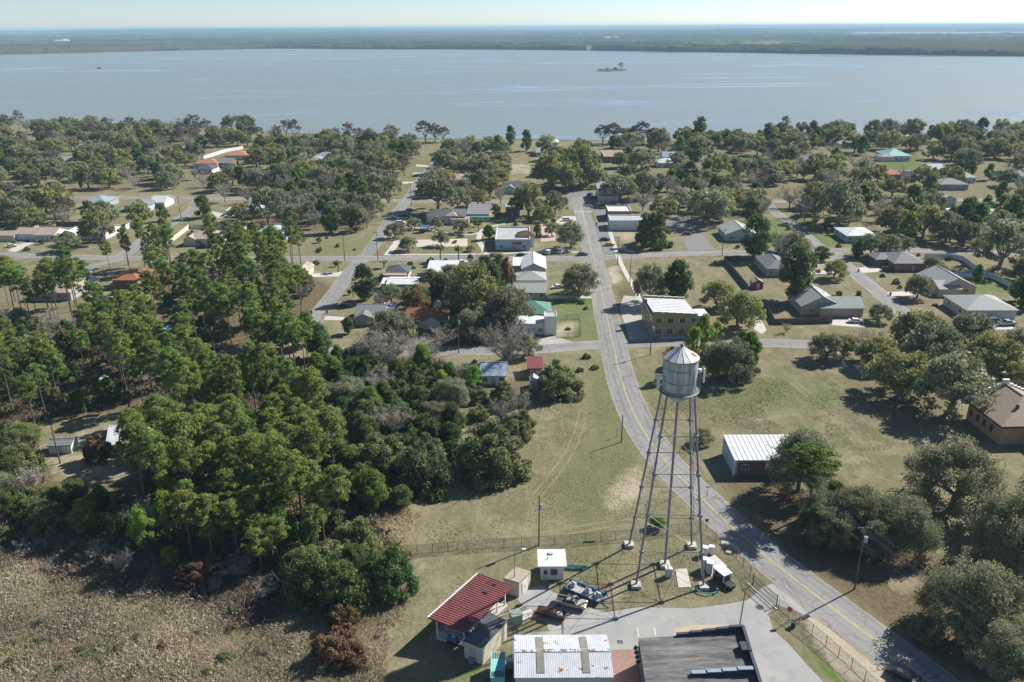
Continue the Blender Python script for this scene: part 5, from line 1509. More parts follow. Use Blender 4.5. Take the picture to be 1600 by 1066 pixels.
def chain_fence(pts, h, label, step=3.0):
    w = [G(x, y) for x, y in pts]
    o0 = w[0]
    t = thing('chain_link_fence', label, 'fence', o0)
    mesh, rail = MB(), MB()
    for a, b in zip(w[:-1], w[1:]):
        a, b = a - o0, b - o0
        n = max(1, round((b - a).length / step))
        for i in range(n):
            p, q = a.lerp(b, i / n), a.lerp(b, (i + 1) / n)
            m = MB(); m.cyl(p, p + Vector((0, 0, h + .05)), .04, n=6); m.build('post', M['darksteel'], t)
            mesh.add([(p.x, p.y, .05), (q.x, q.y, .05), (q.x, q.y, h), (p.x, p.y, h)], [(0, 1, 2, 3)])
        for z_ in (h, .06):
            rail.cyl(a + Vector((0, 0, z_)), b + Vector((0, 0, z_)), .028, n=5)
    mesh.build('wire_mesh', M['chain'], t); rail.build('rail', M['galv_leg'], t)
chain_fence([(628, 868), (700, 862), (760, 857), (842, 853), (915, 848), (985, 842), (1060, 833), (1092, 830), (1118, 846), (1150, 872), (1172, 900), (1176, 914)], 1.9, 'dark chain link fence running behind the pump house and tower')
chain_fence([(1216, 952), (1248, 975), (1290, 1010), (1330, 1045), (1372, 1085)], 1.9, 'dark chain link fence along the sandy verge of the main road')
chain_fence([(868, 500), (906, 499), (907, 526), (868, 528)], 1.6, 'low chain link pen beside the green roofed white house')
# sliding gate and stub fence
ga, gb = G(1176, 914), G(1213, 947)
t = thing('sliding_gate', 'black barred sliding gate across the yard entrance', 'gate', ga, math.atan2(gb.y - ga.y, gb.x - ga.x))
Lg = (gb - ga).length
m = MB()
for z_ in (.15, 1.0, 1.85): m.box(Lg / 2, 0, z_, Lg, .06, .07)
m.build('rail', M['darksteel'], t)
m = MB()
for i in range(28): m.box(Lg * (i + .5) / 28, 0, 1.0, .03, .03, 1.62)
m.build('bar', M['darksteel'], t)
for x in (0, Lg): 
    m = MB(); m.box(x, 0, 1.05, .12, .12, 2.1); m.build('post', M['darksteel'], t)
m = MB(); m.box(Lg / 2, -.5, .06, Lg * 1.25, .22, .1); m.build('track', M['conc_pale'], t)

def solid_fence(pts, h, label, m_, cat='fence', name='fence', post=2.4):
    w = [G(x, y) for x, y in pts]; o0 = w[0]
    t = thing(name, label, cat, o0)
    for a, b in zip(w[:-1], w[1:]):
        a, b = a - o0, b - o0; L_ = (b - a).length; an = math.atan2(b.y - a.y, b.x - a.x); c = (a + b) / 2
        m = MB(); m.box(0, 0, h / 2, L_, .05, h); o = m.build('panel', M[m_], t); o.location = (c.x, c.y, 0); o.rotation_euler = (0, 0, an)
        n = max(1, int(L_ / post)); k = MB()
        for i in range(n + 1): k.box(-L_ / 2 + L_ * i / n, .06, (h + .08) / 2, .12, .12, h + .08)
        k.build('post', M[m_], o)
    return t
solid_fence([(1444, 404), (1490, 405), (1504, 408), (1526, 425), (1560, 440), (1610, 466), (1660, 490)], 1.9, 'long white vinyl fence zigzagging past the eastern houses', 'fence_white', name='vinyl_fence')
solid_fence([(1524, 427), (1488, 434), (1550, 434)], 1.7, 'short white vinyl fence branching behind the pink gable end house', 'fence_white', name='vinyl_fence')
solid_fence([(1216, 407), (1131, 408), (1168, 453)], 1.9, 'dark weathered wood fence around the grey house yard', 'fence_wood', name='wood_fence')
solid_fence([(1194, 480), (1210, 507), (1300, 505)], 1.8, 'dark weathered wood fence around the small shaded yard', 'fence_wood', name='wood_fence')
solid_fence([(262, 384), (296, 357), (386, 359), (354, 384)], 1.9, 'cream plank fence around the tan hip house yard', 'fence_cream', name='plank_fence')
solid_fence([(26, 373), (62, 357)], 1.9, 'cream plank fence behind the long cream ranch house', 'fence_cream', name='plank_fence')
solid_fence([(88, 353), (138, 352)], 1.8, 'grey plank fence behind the ranch house back lawn', 'fence_wood', name='plank_fence')
solid_fence([(138, 458), (175, 454), (222, 452)], 1.9, 'dark plank fence before the orange brown house', 'fence_wood', name='plank_fence')
solid_fence([(640, 470), (672, 467), (698, 467)], 1.8, 'dark plank fence behind the orange hip roof bungalow', 'fence_wood', name='plank_fence')
solid_fence([(767, 424), (788, 424)], 1.6, 'grey picket fence before the white metal gabled house', 'fence_wood', name='picket_fence')
solid_fence([(318, 249), (352, 238), (380, 233)], 2.2, 'white boundary wall behind the terracotta hip house', 'trim', 'wall', 'boundary_wall')
solid_fence([(197, 359), (214, 351)], 2.2, 'white boat shed wall panel beside the loose west oak', 'trim', 'fence', 'panel_fence')

# ================================================================ YARD EQUIPMENT
def cabinet(px, py, w, d, h, label, rz=0, m_='cabinet', z0=.0):
    p = G(px, py, z0)
    t = thing('equipment_cabinet', label, 'cabinet', p, R(rz), 'equipment cabinets by the tower')
    m = MB(); m.box(0, 0, h / 2 + .05, w, d, h - .1); m.build('body', M[m_], t)
    m = MB(); m.box(0, 0, h + .03, w + .1, d + .1, .06); m.build('lid', M['trim'] if m_ == 'cabinet' else M[m_], t)
    m = MB(); m.box(0, -d / 2 - .02, h * .52, w * .8, .04, h * .75); do = m.build('door', M[m_], t)
    m = MB(); m.box(w * .3, -d / 2 - .06, h * .5, .05, .04, .16); m.build('handle', M['darksteel'], do)
cabinet(1044, 901, 1.0, .8, 1.7, 'white cabinet standing alone near the tower riser')
cabinet(1101, 868, .9, .8, 1.7, 'white cabinet by the back leg, left one of a pair', -18)
cabinet(1111, 866, .8, .7, 1.6, 'white cabinet by the back leg, right one of a pair', -18)
cabinet(1101, 889, .9, .9, 2.0, 'taller white cabinet on the slab, rear one of two', -18, z0=.09)
cabinet(1108, 895, .95, 1.0, 2.1, 'taller white cabinet on the slab, front one of two', -18, z0=.09)
cabinet(797, 1043, 1.0, .7, 1.3, 'white meter box between trailer and workshop', 0)
cabinet(806, 972, 1.6, 1.5, 1.7, 'pale green transformer cabinet beside the ramp', 20, 'cab_green')
cabinet(1239, 980, .0 + .6, .5, .9, 'black gate motor box inside the fence corner', -25, 'darksteel')
for (px, py, lab, s_) in ((1132, 850, 'square steel hatch lid on the verge, larger one', 1.2), (1138, 864, 'square steel hatch lid on the verge, smaller one', .9)):
    p = G(px, py); t = thing('hatch_lid', lab, 'hatch', p, R(-20))
    m = MB(); m.box(0, 0, .12, s_, s_ * .9, .24); m.build('frame', M['conc_pale'], t)
    m = MB(); m.box(0, 0, .27, s_ * .8, s_ * .7, .06); m.build('lid', M['cabinet'], t)
p = G(1187, 949, .012); t = thing('manhole_cover', 'dark round manhole cover in the yard entrance', 'manhole', p)
m = MB(); m.cyl((0, 0, 0), (0, 0, .03), .55, n=20); m.build('lid', M['darksteel'], t); m = MB(); m.lathe(0, 0, [(.56, 0), (.68, 0), (.68, .02), (.56, .02)], 20); m.build('frame', M['galv_leg'], t)
p = G(969, 1003, .012); t = thing('drain_grate', 'square dark drain grate in the concrete yard', 'drain', p)
m = MB(); m.box(0, 0, .01, 1.0, .9, .02); m.build('frame', M['conc'], t); m = MB()
for i in range(6): m.box(-.35 + i * .14, 0, .03, .08, .7, .03)
m.build('grate', M['darksteel'], t)
# concrete ramp with red and white rails
a_, b_ = G(770, 985), G(833, 958)
t = thing('access_ramp', 'concrete ramp with red and white rails beside the cream annex', 'ramp', a_, math.atan2(b_.y - a_.y, b_.x - a_.x))
L_ = (b_ - a_).length
m = MB(); m.prism([(0, -.9), (L_, -.9), (L_, .9), (0, .9)], 0, .3); m.build('slab', M['conc_pale'], t)
for s in (-.85, .85):
    m = MB(); m.cyl((0, s, 1.2), (L_, s, 1.2), .045, n=6); m.cyl((0, s, .8), (L_, s, .8), .035, n=6)
    for i in range(6): m.cyl((L_ * i / 5, s, .3), (L_ * i / 5, s, 1.2), .04, n=6)
    m.build('railing', M['rust'] if s < 0 else M['trim'], t)
# blue boat trailer frame
a_, b_ = G(882, 921), G(940, 946)
ang = math.atan2(b_.y - a_.y, b_.x - a_.x); L_ = (b_ - a_).length
c = (a_ + b_) / 2 + Vector((-math.sin(ang), math.cos(ang), 0)) * .6
t = thing('equipment_trailer', 'long blue framed equipment trailer parked behind the pickups', 'trailer', c, ang)
m = MB(); m.box(0, 1.0, .95, L_, .25, .4); m.box(0, -1.0, .7, L_ * .95, .14, .18)
m.box(-L_ / 2 + .2, 0, .8, .2, 2.0, .2); m.box(L_ / 2 - .3, 0, .8, .2, 2.0, .2); m.box(0, 0, .7, .16, 2.0, .16)
m.cyl((L_ / 2, 1.0, .9), (L_ / 2 + 1.5, .1, .6), .07, n=6); m.cyl((L_ / 2, -1.0, .7), (L_ / 2 + 1.5, .1, .6), .07, n=6)
m.build('frame', M['blue_paint'], t)
m = MB(); m.box(0, 0, .78, L_ * .9, 1.85, .06); m.build('deck', M['conc'], t)
for s in (-1, 1):
    wl = MB(); wl.cyl((-.6, s * 1.15, .36), (-.6, s * .95, .36), .36, n=14); o = wl.build('wheel', M['tyre'], t)
    k = MB(); k.cyl((-.6, s * 1.17, .36), (-.6, s * 1.1, .36), .18, n=10); k.build('rim', M['rim'], o)
for k, x in enumerate((-2.2, .5, 2.2)):
    m = MB(); m.box(x, .1, 1.05, .9, .8, .5); m.cyl((x - .3, .3, 1.3), (x + .4, -.2, 1.5), .14, n=8); m.build('pump', M['cabinet'] if k else M['conc_pale'], t)
# turquoise canoe
p = G(897, 889); t = thing('canoe', 'turquoise canoe lying behind the white pump house', 'canoe', p, R(-3))
m = MB(); n = 12
secs = []
for i in range(n + 1):
    u = -1 + 2 * i / n; w_ = .42 * math.sqrt(max(0.002, 1 - u * u)); z_ = .08 + .22 * u * u
    secs.append([(u * 2.2, -w_, .45 + .15 * u * u), (u * 2.2, -w_ * .7, z_ + .05), (u * 2.2, 0, z_ - .06), (u * 2.2, w_ * .7, z_ + .05), (u * 2.2, w_, .45 + .15 * u * u)])
vs = [v for s in secs for v in s]; fs = [(i * 5 + k, i * 5 + k + 1, i * 5 + k + 6, i * 5 + k + 5) for i in range(n) for k in range(4)]
m.add(vs, fs); m.build('hull', M['cyan_paint'], t)
m = MB(); m.box(-.8, 0, .42, .3, .72, .05); m.box(.8, 0, .42, .3, .72, .05); m.build('seat', M['darksteel'], t)
# blue pipe loop at the front leg
p = G(1104, 925); t = thing('pipe_loop', 'blue pipe loop on stubs beside the front tower leg', 'pipe', p, R(-6))
m = MB()
for i in range(12):
    t0, t1 = math.pi * i / 11 + math.pi, math.pi * (i + 1) / 11 + math.pi
    m.cyl((1.5 * math.cos(t0), .8 * math.sin(t0), .35), (1.5 * math.cos(t1), .8 * math.sin(t1), .35), .09, n=6)
m.build('pipe', M['cyan_paint'], t)
m = MB(); m.cyl((1.6, .1, 0), (1.6, .1, .7), .2, n=8); m.cyl((-1.6, .1, 0), (-1.6, .1, .6), .18, n=8); m.build('valve', M['blue_paint'], t)
# utility cart with a white canopy
p = G(1131, 912); t = thing('utility_cart', 'dark utility cart with a boxy white canopy and black windows', 'cart', p, R(-62))
m = MB(); m.box(-.4, 0, .62, 3.0, 1.5, .5); m.box(1.55, 0, .55, .9, 1.1, .5); m.build('body', M['darksteel'], t)
m = MB()
for (x, y) in ((-1.8, -.75), (-1.8, .75), (.6, -.75), (.6, .75)): m.box(x, y, 1.5, .12, .12, 1.3)
m.build('canopy_post', M['trim'], t)
m = MB(); m.box(-.6, 0, 2.22, 2.75, 1.8, .16); m.build('canopy', M['trim'], t)
m = MB(); m.box(-.6, 0, 1.5, 2.2, 1.36, 1.24); m.build('window', M['glass'], t)
for x in (-1.4, 1.3):
    for s in (-1, 1):
        wl = MB(); wl.cyl((x, s * .6, .38), (x, s * .85, .38), .38, n=14); o = wl.build('wheel', M['tyre'], t)
        k = MB(); k.cyl((x, s * .8, .38), (x, s * .87, .38), .18, n=8); k.build('rim', M['rim'], o)
p = G(921, 847); t = thing('log', 'dark log lying in the fence line behind the pump house', 'log', p, R(3))
m = MB(); m.cyl((-.9, 0, .16), (.9, 0, .16), .16, n=8); m.build('trunk', M['bark'], t); m = MB(); m.cyl((.9, 0, .16), (.93, 0, .16), .13, n=8); m.build('cut_end', M['bark_pale'], t)
# small round pool
p = G(275, 517); t = thing('swimming_pool', 'round turquoise above ground pool among the pines', 'pool', p, lm='the round pool')
m = MB(); m.lathe(0, 0, [(3.1, 0), (3.1, 1.25), (2.95, 1.25), (2.95, 1.1)], 28); m.build('wall', M['paleblue_roof'], t)
m = MB(); m.cyl((0, 0, 1.02), (0, 0, 1.12), 2.95, n=28); m.build('water_surface', M['water_pool'], t)
CLEAR_BOX.append((p.x - 4, p.x + 4, p.y - 16, p.y + 4))
p = G(663, 363); t = thing('play_frame', 'dark blue play frame beside the park path', 'play frame', p)
m = MB()
for x in (-1.6, 1.6):
    for y in (-1.2, 1.2): m.box(x, y, 1.4, .16, .16, 2.8)
m.build('post', M['darksteel'], t); m = MB(); m.box(0, 0, 1.4, 3.3, 2.5, .15); m.build('deck', M['blue_paint'], t); m = MB(); m.slab([(-1.9, -1.5, 2.8), (1.9, -1.5, 2.8), (1.9, 1.5, 2.9), (-1.9, 1.5, 2.9)], .12); m.build('roof', M['blue_paint'], t)
for (px, py, lab) in ((695, 409, 'dark wheeled bin at the street corner by the park'), (511, 490, 'dark wheeled bin at the kerb of the side street'), (487, 491, 'dark wheeled bin across the side street'), (894, 372, 'dark litter bin on the shop pavement'), (932, 352, 'dark litter bin in the parking bays'),
                      (1391, 462, 'dark wheeled bin by the pink gable house drive'), (1341, 425, 'dark wheeled bin by the brown grey house drive'), (846, 547, 'dark wheeled bin on the middle street verge'), (921, 453, 'rusty drum bin near the roadside oak'), (732, 407, 'orange traffic drum beside the cross street')):
    p = G(px, py); t = thing('bin', lab, 'bin', p)
    m = MB(); m.lathe(0, 0, [(.0, .02), (.26, .02), (.33, 1.0), (.0, 1.0)], 10); m.build('body', M['orange'] if 'orange' in lab else (M['rust'] if 'rusty' in lab else M['darksteel']), t)
    m = MB(); m.cyl((0, 0, 1.0), (0, 0, 1.08), .36, n=10); m.build('lid', M['darksteel'], t)
# ================================================================ VEHICLES
def car_meshes(kind):
    """side profile swept across the width; windows sit proud of the cabin"""
    m, g = MB(), MB()
    if kind == 'pickup':
        Lh, W, prof = 2.85, 1.95, [(-2.85, .45), (2.85, .45), (2.85, .95), (2.6, 1.08), (1.35, 1.15), (.75, 1.78), (-.7, 1.80), (-.95, 1.15), (-.98, .78), (-2.7, .78), (-2.72, 1.15), (-2.85, 1.15)]
        glass = [(1.22, 1.2), (.72, 1.68), (-.64, 1.70), (-.82, 1.2)]
    elif kind == 'van':
        Lh, W, prof = 2.6, 1.95, [(-2.6, .4), (2.6, .4), (2.6, 1.0), (2.1, 1.15), (1.6, 1.95), (-2.5, 2.0), (-2.6, 1.2)]
        glass = [(1.95, 1.25), (1.55, 1.85), (-2.3, 1.88), (-2.4, 1.25)]
    elif kind == 'suv':
        Lh, W, prof = 2.35, 1.9, [(-2.35, .4), (2.35, .4), (2.35, .9), (1.3, 1.08), (.7, 1.7), (-2.0, 1.72), (-2.35, 1.1)]
        glass = [(1.15, 1.13), (.65, 1.6), (-1.85, 1.62), (-2.1, 1.13)]
    else:
        Lh, W, prof = 2.35, 1.8, [(-2.35, .38), (2.35, .38), (2.35, .75), (1.25, .92), (.55, 1.40), (-1.05, 1.42), (-1.75, .98), (-2.35, .92)]
        glass = [(1.12, .97), (.5, 1.33), (-1.0, 1.35), (-1.6, 1.02)]
    seg = {'pickup': (((1.35, 1.15), (.75, 1.78)), ((-.7, 1.80), (-.95, 1.15))), 'van': (((2.1, 1.15), (1.6, 1.95)), ((-2.5, 2.0), (-2.6, 1.2))),
           'suv': (((1.3, 1.08), (.7, 1.7)), ((-2.0, 1.72), (-2.35, 1.1))), 'sedan': (((1.25, .92), (.55, 1.40)), ((-1.05, 1.42), (-1.75, .98)))}[kind]
    n = len(prof); h = W / 2
    vs = [(x, -h * (.86 if z > 1.25 else 1), z) for x, z in prof] + [(x, h * (.86 if z > 1.25 else 1), z) for x, z in prof]
    fs = [(i, (i + 1) % n, n + (i + 1) % n, n + i) for i in range(n)]
    fs = [tuple(reversed(f)) for f in fs]
    m.add(vs, fs)
    m.add([(x, -h * (.86 if z > 1.25 else 1), z) for x, z in prof], [tuple(range(n))]); m.add([(x, h * (.86 if z > 1.25 else 1), z) for x, z in prof], [tuple(range(n - 1, -1, -1))])
    gg = MB()
    for s in (-1, 1):
        q = [(x, s * (h * (.90 if z > 1.25 else 1.0) + .012), z) for x, z in glass]
        gg.add(q, [(0, 1, 2, 3) if s > 0 else (3, 2, 1, 0)])
    (a0, a1), (b1, b0) = seg
    for (p0, p1, sg_) in ((a0, a1, 1), (b0, b1, -1)):
        dx, dz = p1[0] - p0[0], p1[1] - p0[1]; ln = math.hypot(dx, dz); nx_, nz_ = abs(dz) / ln * sg_ * .02, abs(dx) / ln * .02
        q0 = (p0[0] + dx * .1 + nx_, p0[1] + dz * .1 + nz_); q1 = (p0[0] + dx * .9 + nx_, p0[1] + dz * .9 + nz_)
        gg.add([(q0[0], -h * .84, q0[1]), (q0[0], h * .84, q0[1]), (q1[0], h * .76, q1[1]), (q1[0], -h * .76, q1[1])], [(0, 1, 2, 3) if sg_ > 0 else (3, 2, 1, 0)])
    lt = MB(); lt.box(Lh + .01, -h * .72, .78, .06, .34, .16); lt2 = MB(); lt2.box(Lh + .01, h * .72, .78, .06, .34, .16)
    tl = MB(); tl.box(-Lh - .01, -h * .8, .82, .06, .2, .26); tl2 = MB(); tl2.box(-Lh - .01, h * .8, .82, .06, .2, .26)
    tyre, rim = MB(), MB()
    tyre.cyl((0, -.12, 0), (0, .12, 0), .35, n=14); rim.cyl((0, -.14, 0), (0, .14, 0), .2, n=10)
    me = {'body': m.mesh('car_body', M['trim']), 'window': gg.mesh('car_window', M['glass']), 'hl': (lt.mesh('headlight', M['trim']), lt2.mesh('headlight', M['trim'])),
          'tl': (tl.mesh('tail_light', M['sign_red']), tl2.mesh('tail_light', M['sign_red'])), 'tyre': tyre.mesh('wheel', M['tyre']), 'rim': rim.mesh('rim', M['rim'])}
    if kind == 'pickup':
        bd = MB(); bd.box(-1.84, 0, .80, 1.68, W * .84, .03); me['bed'] = bd.mesh('bed_liner', M['darksteel'])
        sd = MB(); sd.box(-1.85, -h + .06, .96, 1.76, .12, .38); sd2 = MB(); sd2.box(-1.85, h - .06, .96, 1.76, .12, .38); me['side'] = (sd.mesh('bed_side', M['trim']), sd2.mesh('bed_side', M['trim']))
    return me, Lh, h
CARM = {k: car_meshes(k) for k in ('sedan', 'suv', 'van', 'pickup')}
PAINT = {k: mat('car paint ' + k, c, tuple(x * .94 for x in c), rough=.28, spec=.5) for k, c in {
    'black': (.02, .021, .024), 'white': (.72, .72, .71), 'silver': (.42, .43, .44), 'maroon': (.075, .024, .018), 'tan': (.40, .36, .29), 'blue': (.05, .10, .2), 'red': (.42, .03, .035), 'grey': (.12, .125, .13), 'yellow': (.5, .4, .06)}.items()}
NAMES = {'sedan': ('parked_car', 'car'), 'suv': ('parked_suv', 'car'), 'van': ('parked_van', 'van'), 'pickup': ('pickup_truck', 'pickup')}
def car(kind, paint, px, py, rz, label, cargo=False, z=.03, sc=.92):
    me, Lh, h = CARM[kind]
    nm, cat = NAMES[kind]
    p = G(px, py, z)
    t = thing(nm, label, cat, p, R(rz), 'vehicles around the neighbourhood')
    t.scale = (sc, sc, sc)
    def part(name, mesh, par, paintit=False):
        o = obj(name, mesh, par)
        if paintit:
            o.material_slots[0].link = 'OBJECT'; o.material_slots[0].material = PAINT[paint]
        return o
    part('body', me['body'], t, True); part('window', me['window'], t)
    for q in me['hl']: part('headlight', q, t)
    for q in me['tl']: part('tail_light', q, t)
    for x in (-Lh * .62, Lh * .62):
        for s in (-1, 1):
            w_ = part('wheel', me['tyre'], t); w_.location = (x, s * (h - .1), .35)
            part('rim', me['rim'], w_)
    if kind == 'pickup':
        part('bed_liner', me['bed'], t); [part('bed_side', q, t, True) for q in me['side']]
    if cargo:
        q = loc2world(t, (-1.36, 0, .66)); 
        g = thing('cargo_box', 'pale bundle and box lying in the maroon pickup bed', 'box', q, R(rz + 15))
        m = MB(); m.box(0, 0, .2, .8, .5, .4); m.build('body', M['cabinet'], g); m = MB(); m.cyl((-.4, .4, .2), (.5, .35, .2), .16, n=8); m.build('bundle', M['blue_wall'], g)
    CLEAR_BOX.append((p.x - 2.5, p.x + 2.5, p.y - 7, p.y + 2))
car('pickup', 'maroon', 861, 963, 160, 'maroon pickup with cargo in its open bed on the yard', True, sc=.8)
car('pickup', 'tan', 892, 946, -19, 'pale tan pickup parked beside a maroon one', sc=.86)
car('sedan', 'black', 1412, 1060, -42, 'black car driving at the bottom of the main road')
car('sedan', 'grey', 910, 399, 8, 'dark sedan turning at the main junction')
car('sedan', 'black', 815, 401, 4, 'dark car parked before the red awning shop')
car('suv', 'white', 857, 396, 70, 'white car parked nose in on the cross street, west one of two')
car('suv', 'white', 876, 395, 70, 'white car parked nose in on the cross street, east one of two')
car('sedan', 'black', 945, 376, 4, 'black car in the parking bay north of a yellow one')
car('sedan', 'yellow', 952, 384, 4, 'yellow and dark car in the parking bay')
car('suv', 'silver', 946, 319, 4, 'silver car beside the white metal hip roof house')
car('suv', 'black', 928, 311, 60, 'dark car in the shaded bay by the shops, near one')
car('suv', 'blue', 922, 306, 60, 'dark blue car in the shaded bay by the shops, far one')
car('suv', 'white', 886, 345, 8, 'white car on the forecourt beside the crosswalk')
car('sedan', 'red', 1073, 367, 5, 'dark red car in the rear parking lot')
car('suv', 'red', 1036, 342, 5, 'bright red car under the parking lot oaks')
car('suv', 'black', 1029, 338, 5, 'black car under the parking lot oaks beside a red one')
car('suv', 'black', 1019, 340, 5, 'black car under the parking lot oaks near the store')
car('sedan', 'grey', 636, 335, 4, 'dark grey car in the side street row, front one')
car('sedan', 'blue', 641, 330, 4, 'dark blue car in the side street row, middle one')
car('sedan', 'black', 632, 338, 4, 'black car in the side street row, shaded one')
car('suv', 'white', 626, 350, 4, 'white roofed car parked by the park hall kerb')
car('pickup', 'white', 721, 413, 10, 'white pickup beside the bright white metal roof house')
car('sedan', 'grey', 773, 401, 3, 'small dark car near the pole on the cross street')
car('suv', 'black', 786, 364, 5, 'dark car tucked behind the red awning shop')
car('sedan', 'black', 538, 480, 2, 'dark car parked on the lawn beside the side street')
car('suv', 'white', 133, 447, 60, 'white roofed car on the pine yard drive')
car('suv', 'blue', 145, 439, 60, 'dark blue car behind a white roofed car')
car('sedan', 'white', 1337, 504, -8, 'white car before the garage wing')
car('suv', 'grey', 1553, 504, 5, 'dark grey car before the wide garage')
car('pickup', 'silver', 1573, 508, 5, 'silver pickup before the wide garage')
car('suv', 'black', 1387, 423, 3, 'black car beside the brown grey hip house')
car('sedan', 'white', 18, 386, 30, 'white car under the ranch house carport')
car('pickup', 'white', 360, 340, -4, 'white pickup by the white carport')
car('van', 'white', 338, 281, 4, 'white van parked on the upper west drive')
car('suv', 'silver', 356, 280, 4, 'silver car beside the white van on the drive')
car('sedan', 'blue', 318, 386, 20, 'dark blue car before the tan hip house')
car('van', 'white', 1419, 272, 3, 'white van near the teal roofed lake house')
car('sedan', 'white', 872, 450, 20, 'white car half hidden behind the roadside oak')
car('suv', 'white', 622, 289, 3, 'white car on the drive of the tan hip house')
car('suv', 'black', 1376, 350, 0, 'dark car in the oak shade behind the white roofed blue house')
# bird over the lake
bp = Vector((0, 0, CAM_H)) + (c_f * FPX + c_r * (155 - 800) - c_u * (107 - 533)).normalized() * 230
t = thing('bird', 'dark bird gliding over the lake', 'bird', bp, R(35))
m = MB()
pr = [(-.55, 0, 0, .02), (-.35, 0, .01, .09), (0, 0, .0, .13), (.3, 0, .02, .09), (.45, 0, .04, .06), (.58, 0, .03, .01)]
vs, fs = [], []
for (x, y, z, r) in pr:
    for i in range(6): vs.append((x, r * math.cos(i * math.pi / 3), z + r * math.sin(i * math.pi / 3)))
for k in range(5):
    for i in range(6): fs.append((k * 6 + i, k * 6 + (i + 1) % 6, k * 6 + 6 + (i + 1) % 6, k * 6 + 6 + i))
m.add(vs, fs)
for s in (-1, 1):
    m.slab([(-.15, s * .08, .05), (.2, s * .08, .06), (.22, s * .7, .2), (-.02, s * 1.15, .16), (-.15, s * .7, .18)], .025)
m.slab([(-.8, -.14, .02), (-.5, -.05, .02), (-.5, .05, .02), (-.8, .14, .02)], .02)
m.build('body', M['darksteel'], t)
# pale buildings across the lake
for (px, py, w, d, h, lab) in ((963, 63.2, 150, 90, 14, 'large white warehouse roof across the lake'), (1026, 63.0, 90, 60, 10, 'smaller white warehouse east of the large one across the lake'), (906, 63.6, 14, 14, 34, 'white tower shaped building across the lake'),
                             (474, 76.0, 24, 14, 8, 'white house on the far shore landing'), (96, 69.2, 60, 40, 16, 'pale block west across the lake'), (104, 69.0, 26, 30, 20, 'small pale tower block west across the lake'),
                             (287, 54.2, 220, 120, 22, 'distant pale block on the western horizon'), (922, 64, 40, 30, 10, 'small white building next to the white tower'), (1005, 62.4, 60, 40, 9, 'pale low building between the warehouses'),
                             (1403, 67, 18, 14, 10, 'white house glinting on the eastern far shore')):
    p = G(px, py); hz = 4.0
    t = thing('warehouse' if 'warehouse' in lab else 'distant_building', lab, 'building', (p.x, p.y, 0))
    m = MB(); m.box(0, 0, (h + hz) / 2, w, d, h + hz); m.build('wall', M['white_wall'], t)
    m = roof_mesh('gable', w, d, h + hz, h * .2, 'x', .5); m.build('roof', M['white_metal'], t)
# ================================================================ TREES
class Tree:
    """builds one tree: wood from tapered tubes, leaves as small separate faces"""
    def __init__(s, seed):
        s.r = np.random.default_rng(seed)
        s.w = MB()
        s.c = []      # leaf quads: centre clouds
        s.t = []
    def tube(s, pts, r0, r1, n=6):
        k = len(pts) - 1
        for i in range(k):
            a = r0 + (r1 - r0) * i / k; b = r0 + (r1 - r0) * (i + 1) / k
            s.w.cyl(pts[i], pts[i + 1], a, b, n=n, cap=False)
    def limb(s, p, d, ln, r0, r1, bend=.25, seg=4, n=5, up=.15):
        pts = [Vector(p)]
        d = Vector(d).normalized()
        for i in range(seg):
            d = (d + Vector(s.r.normal(0, bend, 3)) * .5 + Vector((0, 0, up))).normalized()
            pts.append(pts[-1] + d * (ln / seg))
        s.tube(pts, r0, r1, n)
        return pts
    def leaves(s, c, rad, n, size, flat=1.0, asp=.6, up=.35, tint=None, shell=.45, droop=0.0):
        r = s.r
        d = r.normal(0, 1, (n, 3)); d /= np.linalg.norm(d, axis=1, keepdims=True)
        q = d * (r.uniform(0, 1, (n, 1)) ** shell) * rad
        q[:, 2] *= flat
        pos = q + np.array(c)
        nor = d * .7 + r.normal(0, .8, (n, 3)) + np.array([0, 0, up])
        nor /= np.linalg.norm(nor, axis=1, keepdims=True)
        a = np.cross(nor, r.normal(0, 1, (n, 3))); a /= np.linalg.norm(a, axis=1, keepdims=True)
        b = np.cross(nor, a)
        if droop:
            a = a * .35 + np.array([0, 0, -1.0]) * droop
        sz = size * r.uniform(.55, 1.3, (n, 1))
        A, B = a * sz * .5, b * sz * .5 * asp * r.uniform(.6, 1.2, (n, 1))
        v = np.stack([pos - A - B * .6, pos + A * .2 - B, pos + A + B * .2, pos - A * .3 + B], axis=1)
        s.c.append(v.reshape(-1, 3))
        base = r.uniform(.15, .85) if tint is None else tint
        s.t.append(np.clip(base * .55 + r.uniform(0, 1, n) * .5, 0, 1))
    def done(s, name, wood, leaf):
        wm_ = s.w.mesh(name + '_trunk', wood) if s.w.v else None
        V = np.concatenate(s.c) if s.c else np.zeros((0, 3))
        F = np.arange(len(V)).reshape(-1, 4)
        cm = np_mesh(name + '_crown', V, F, np.concatenate(s.t), [leaf])
        return wm_, cm

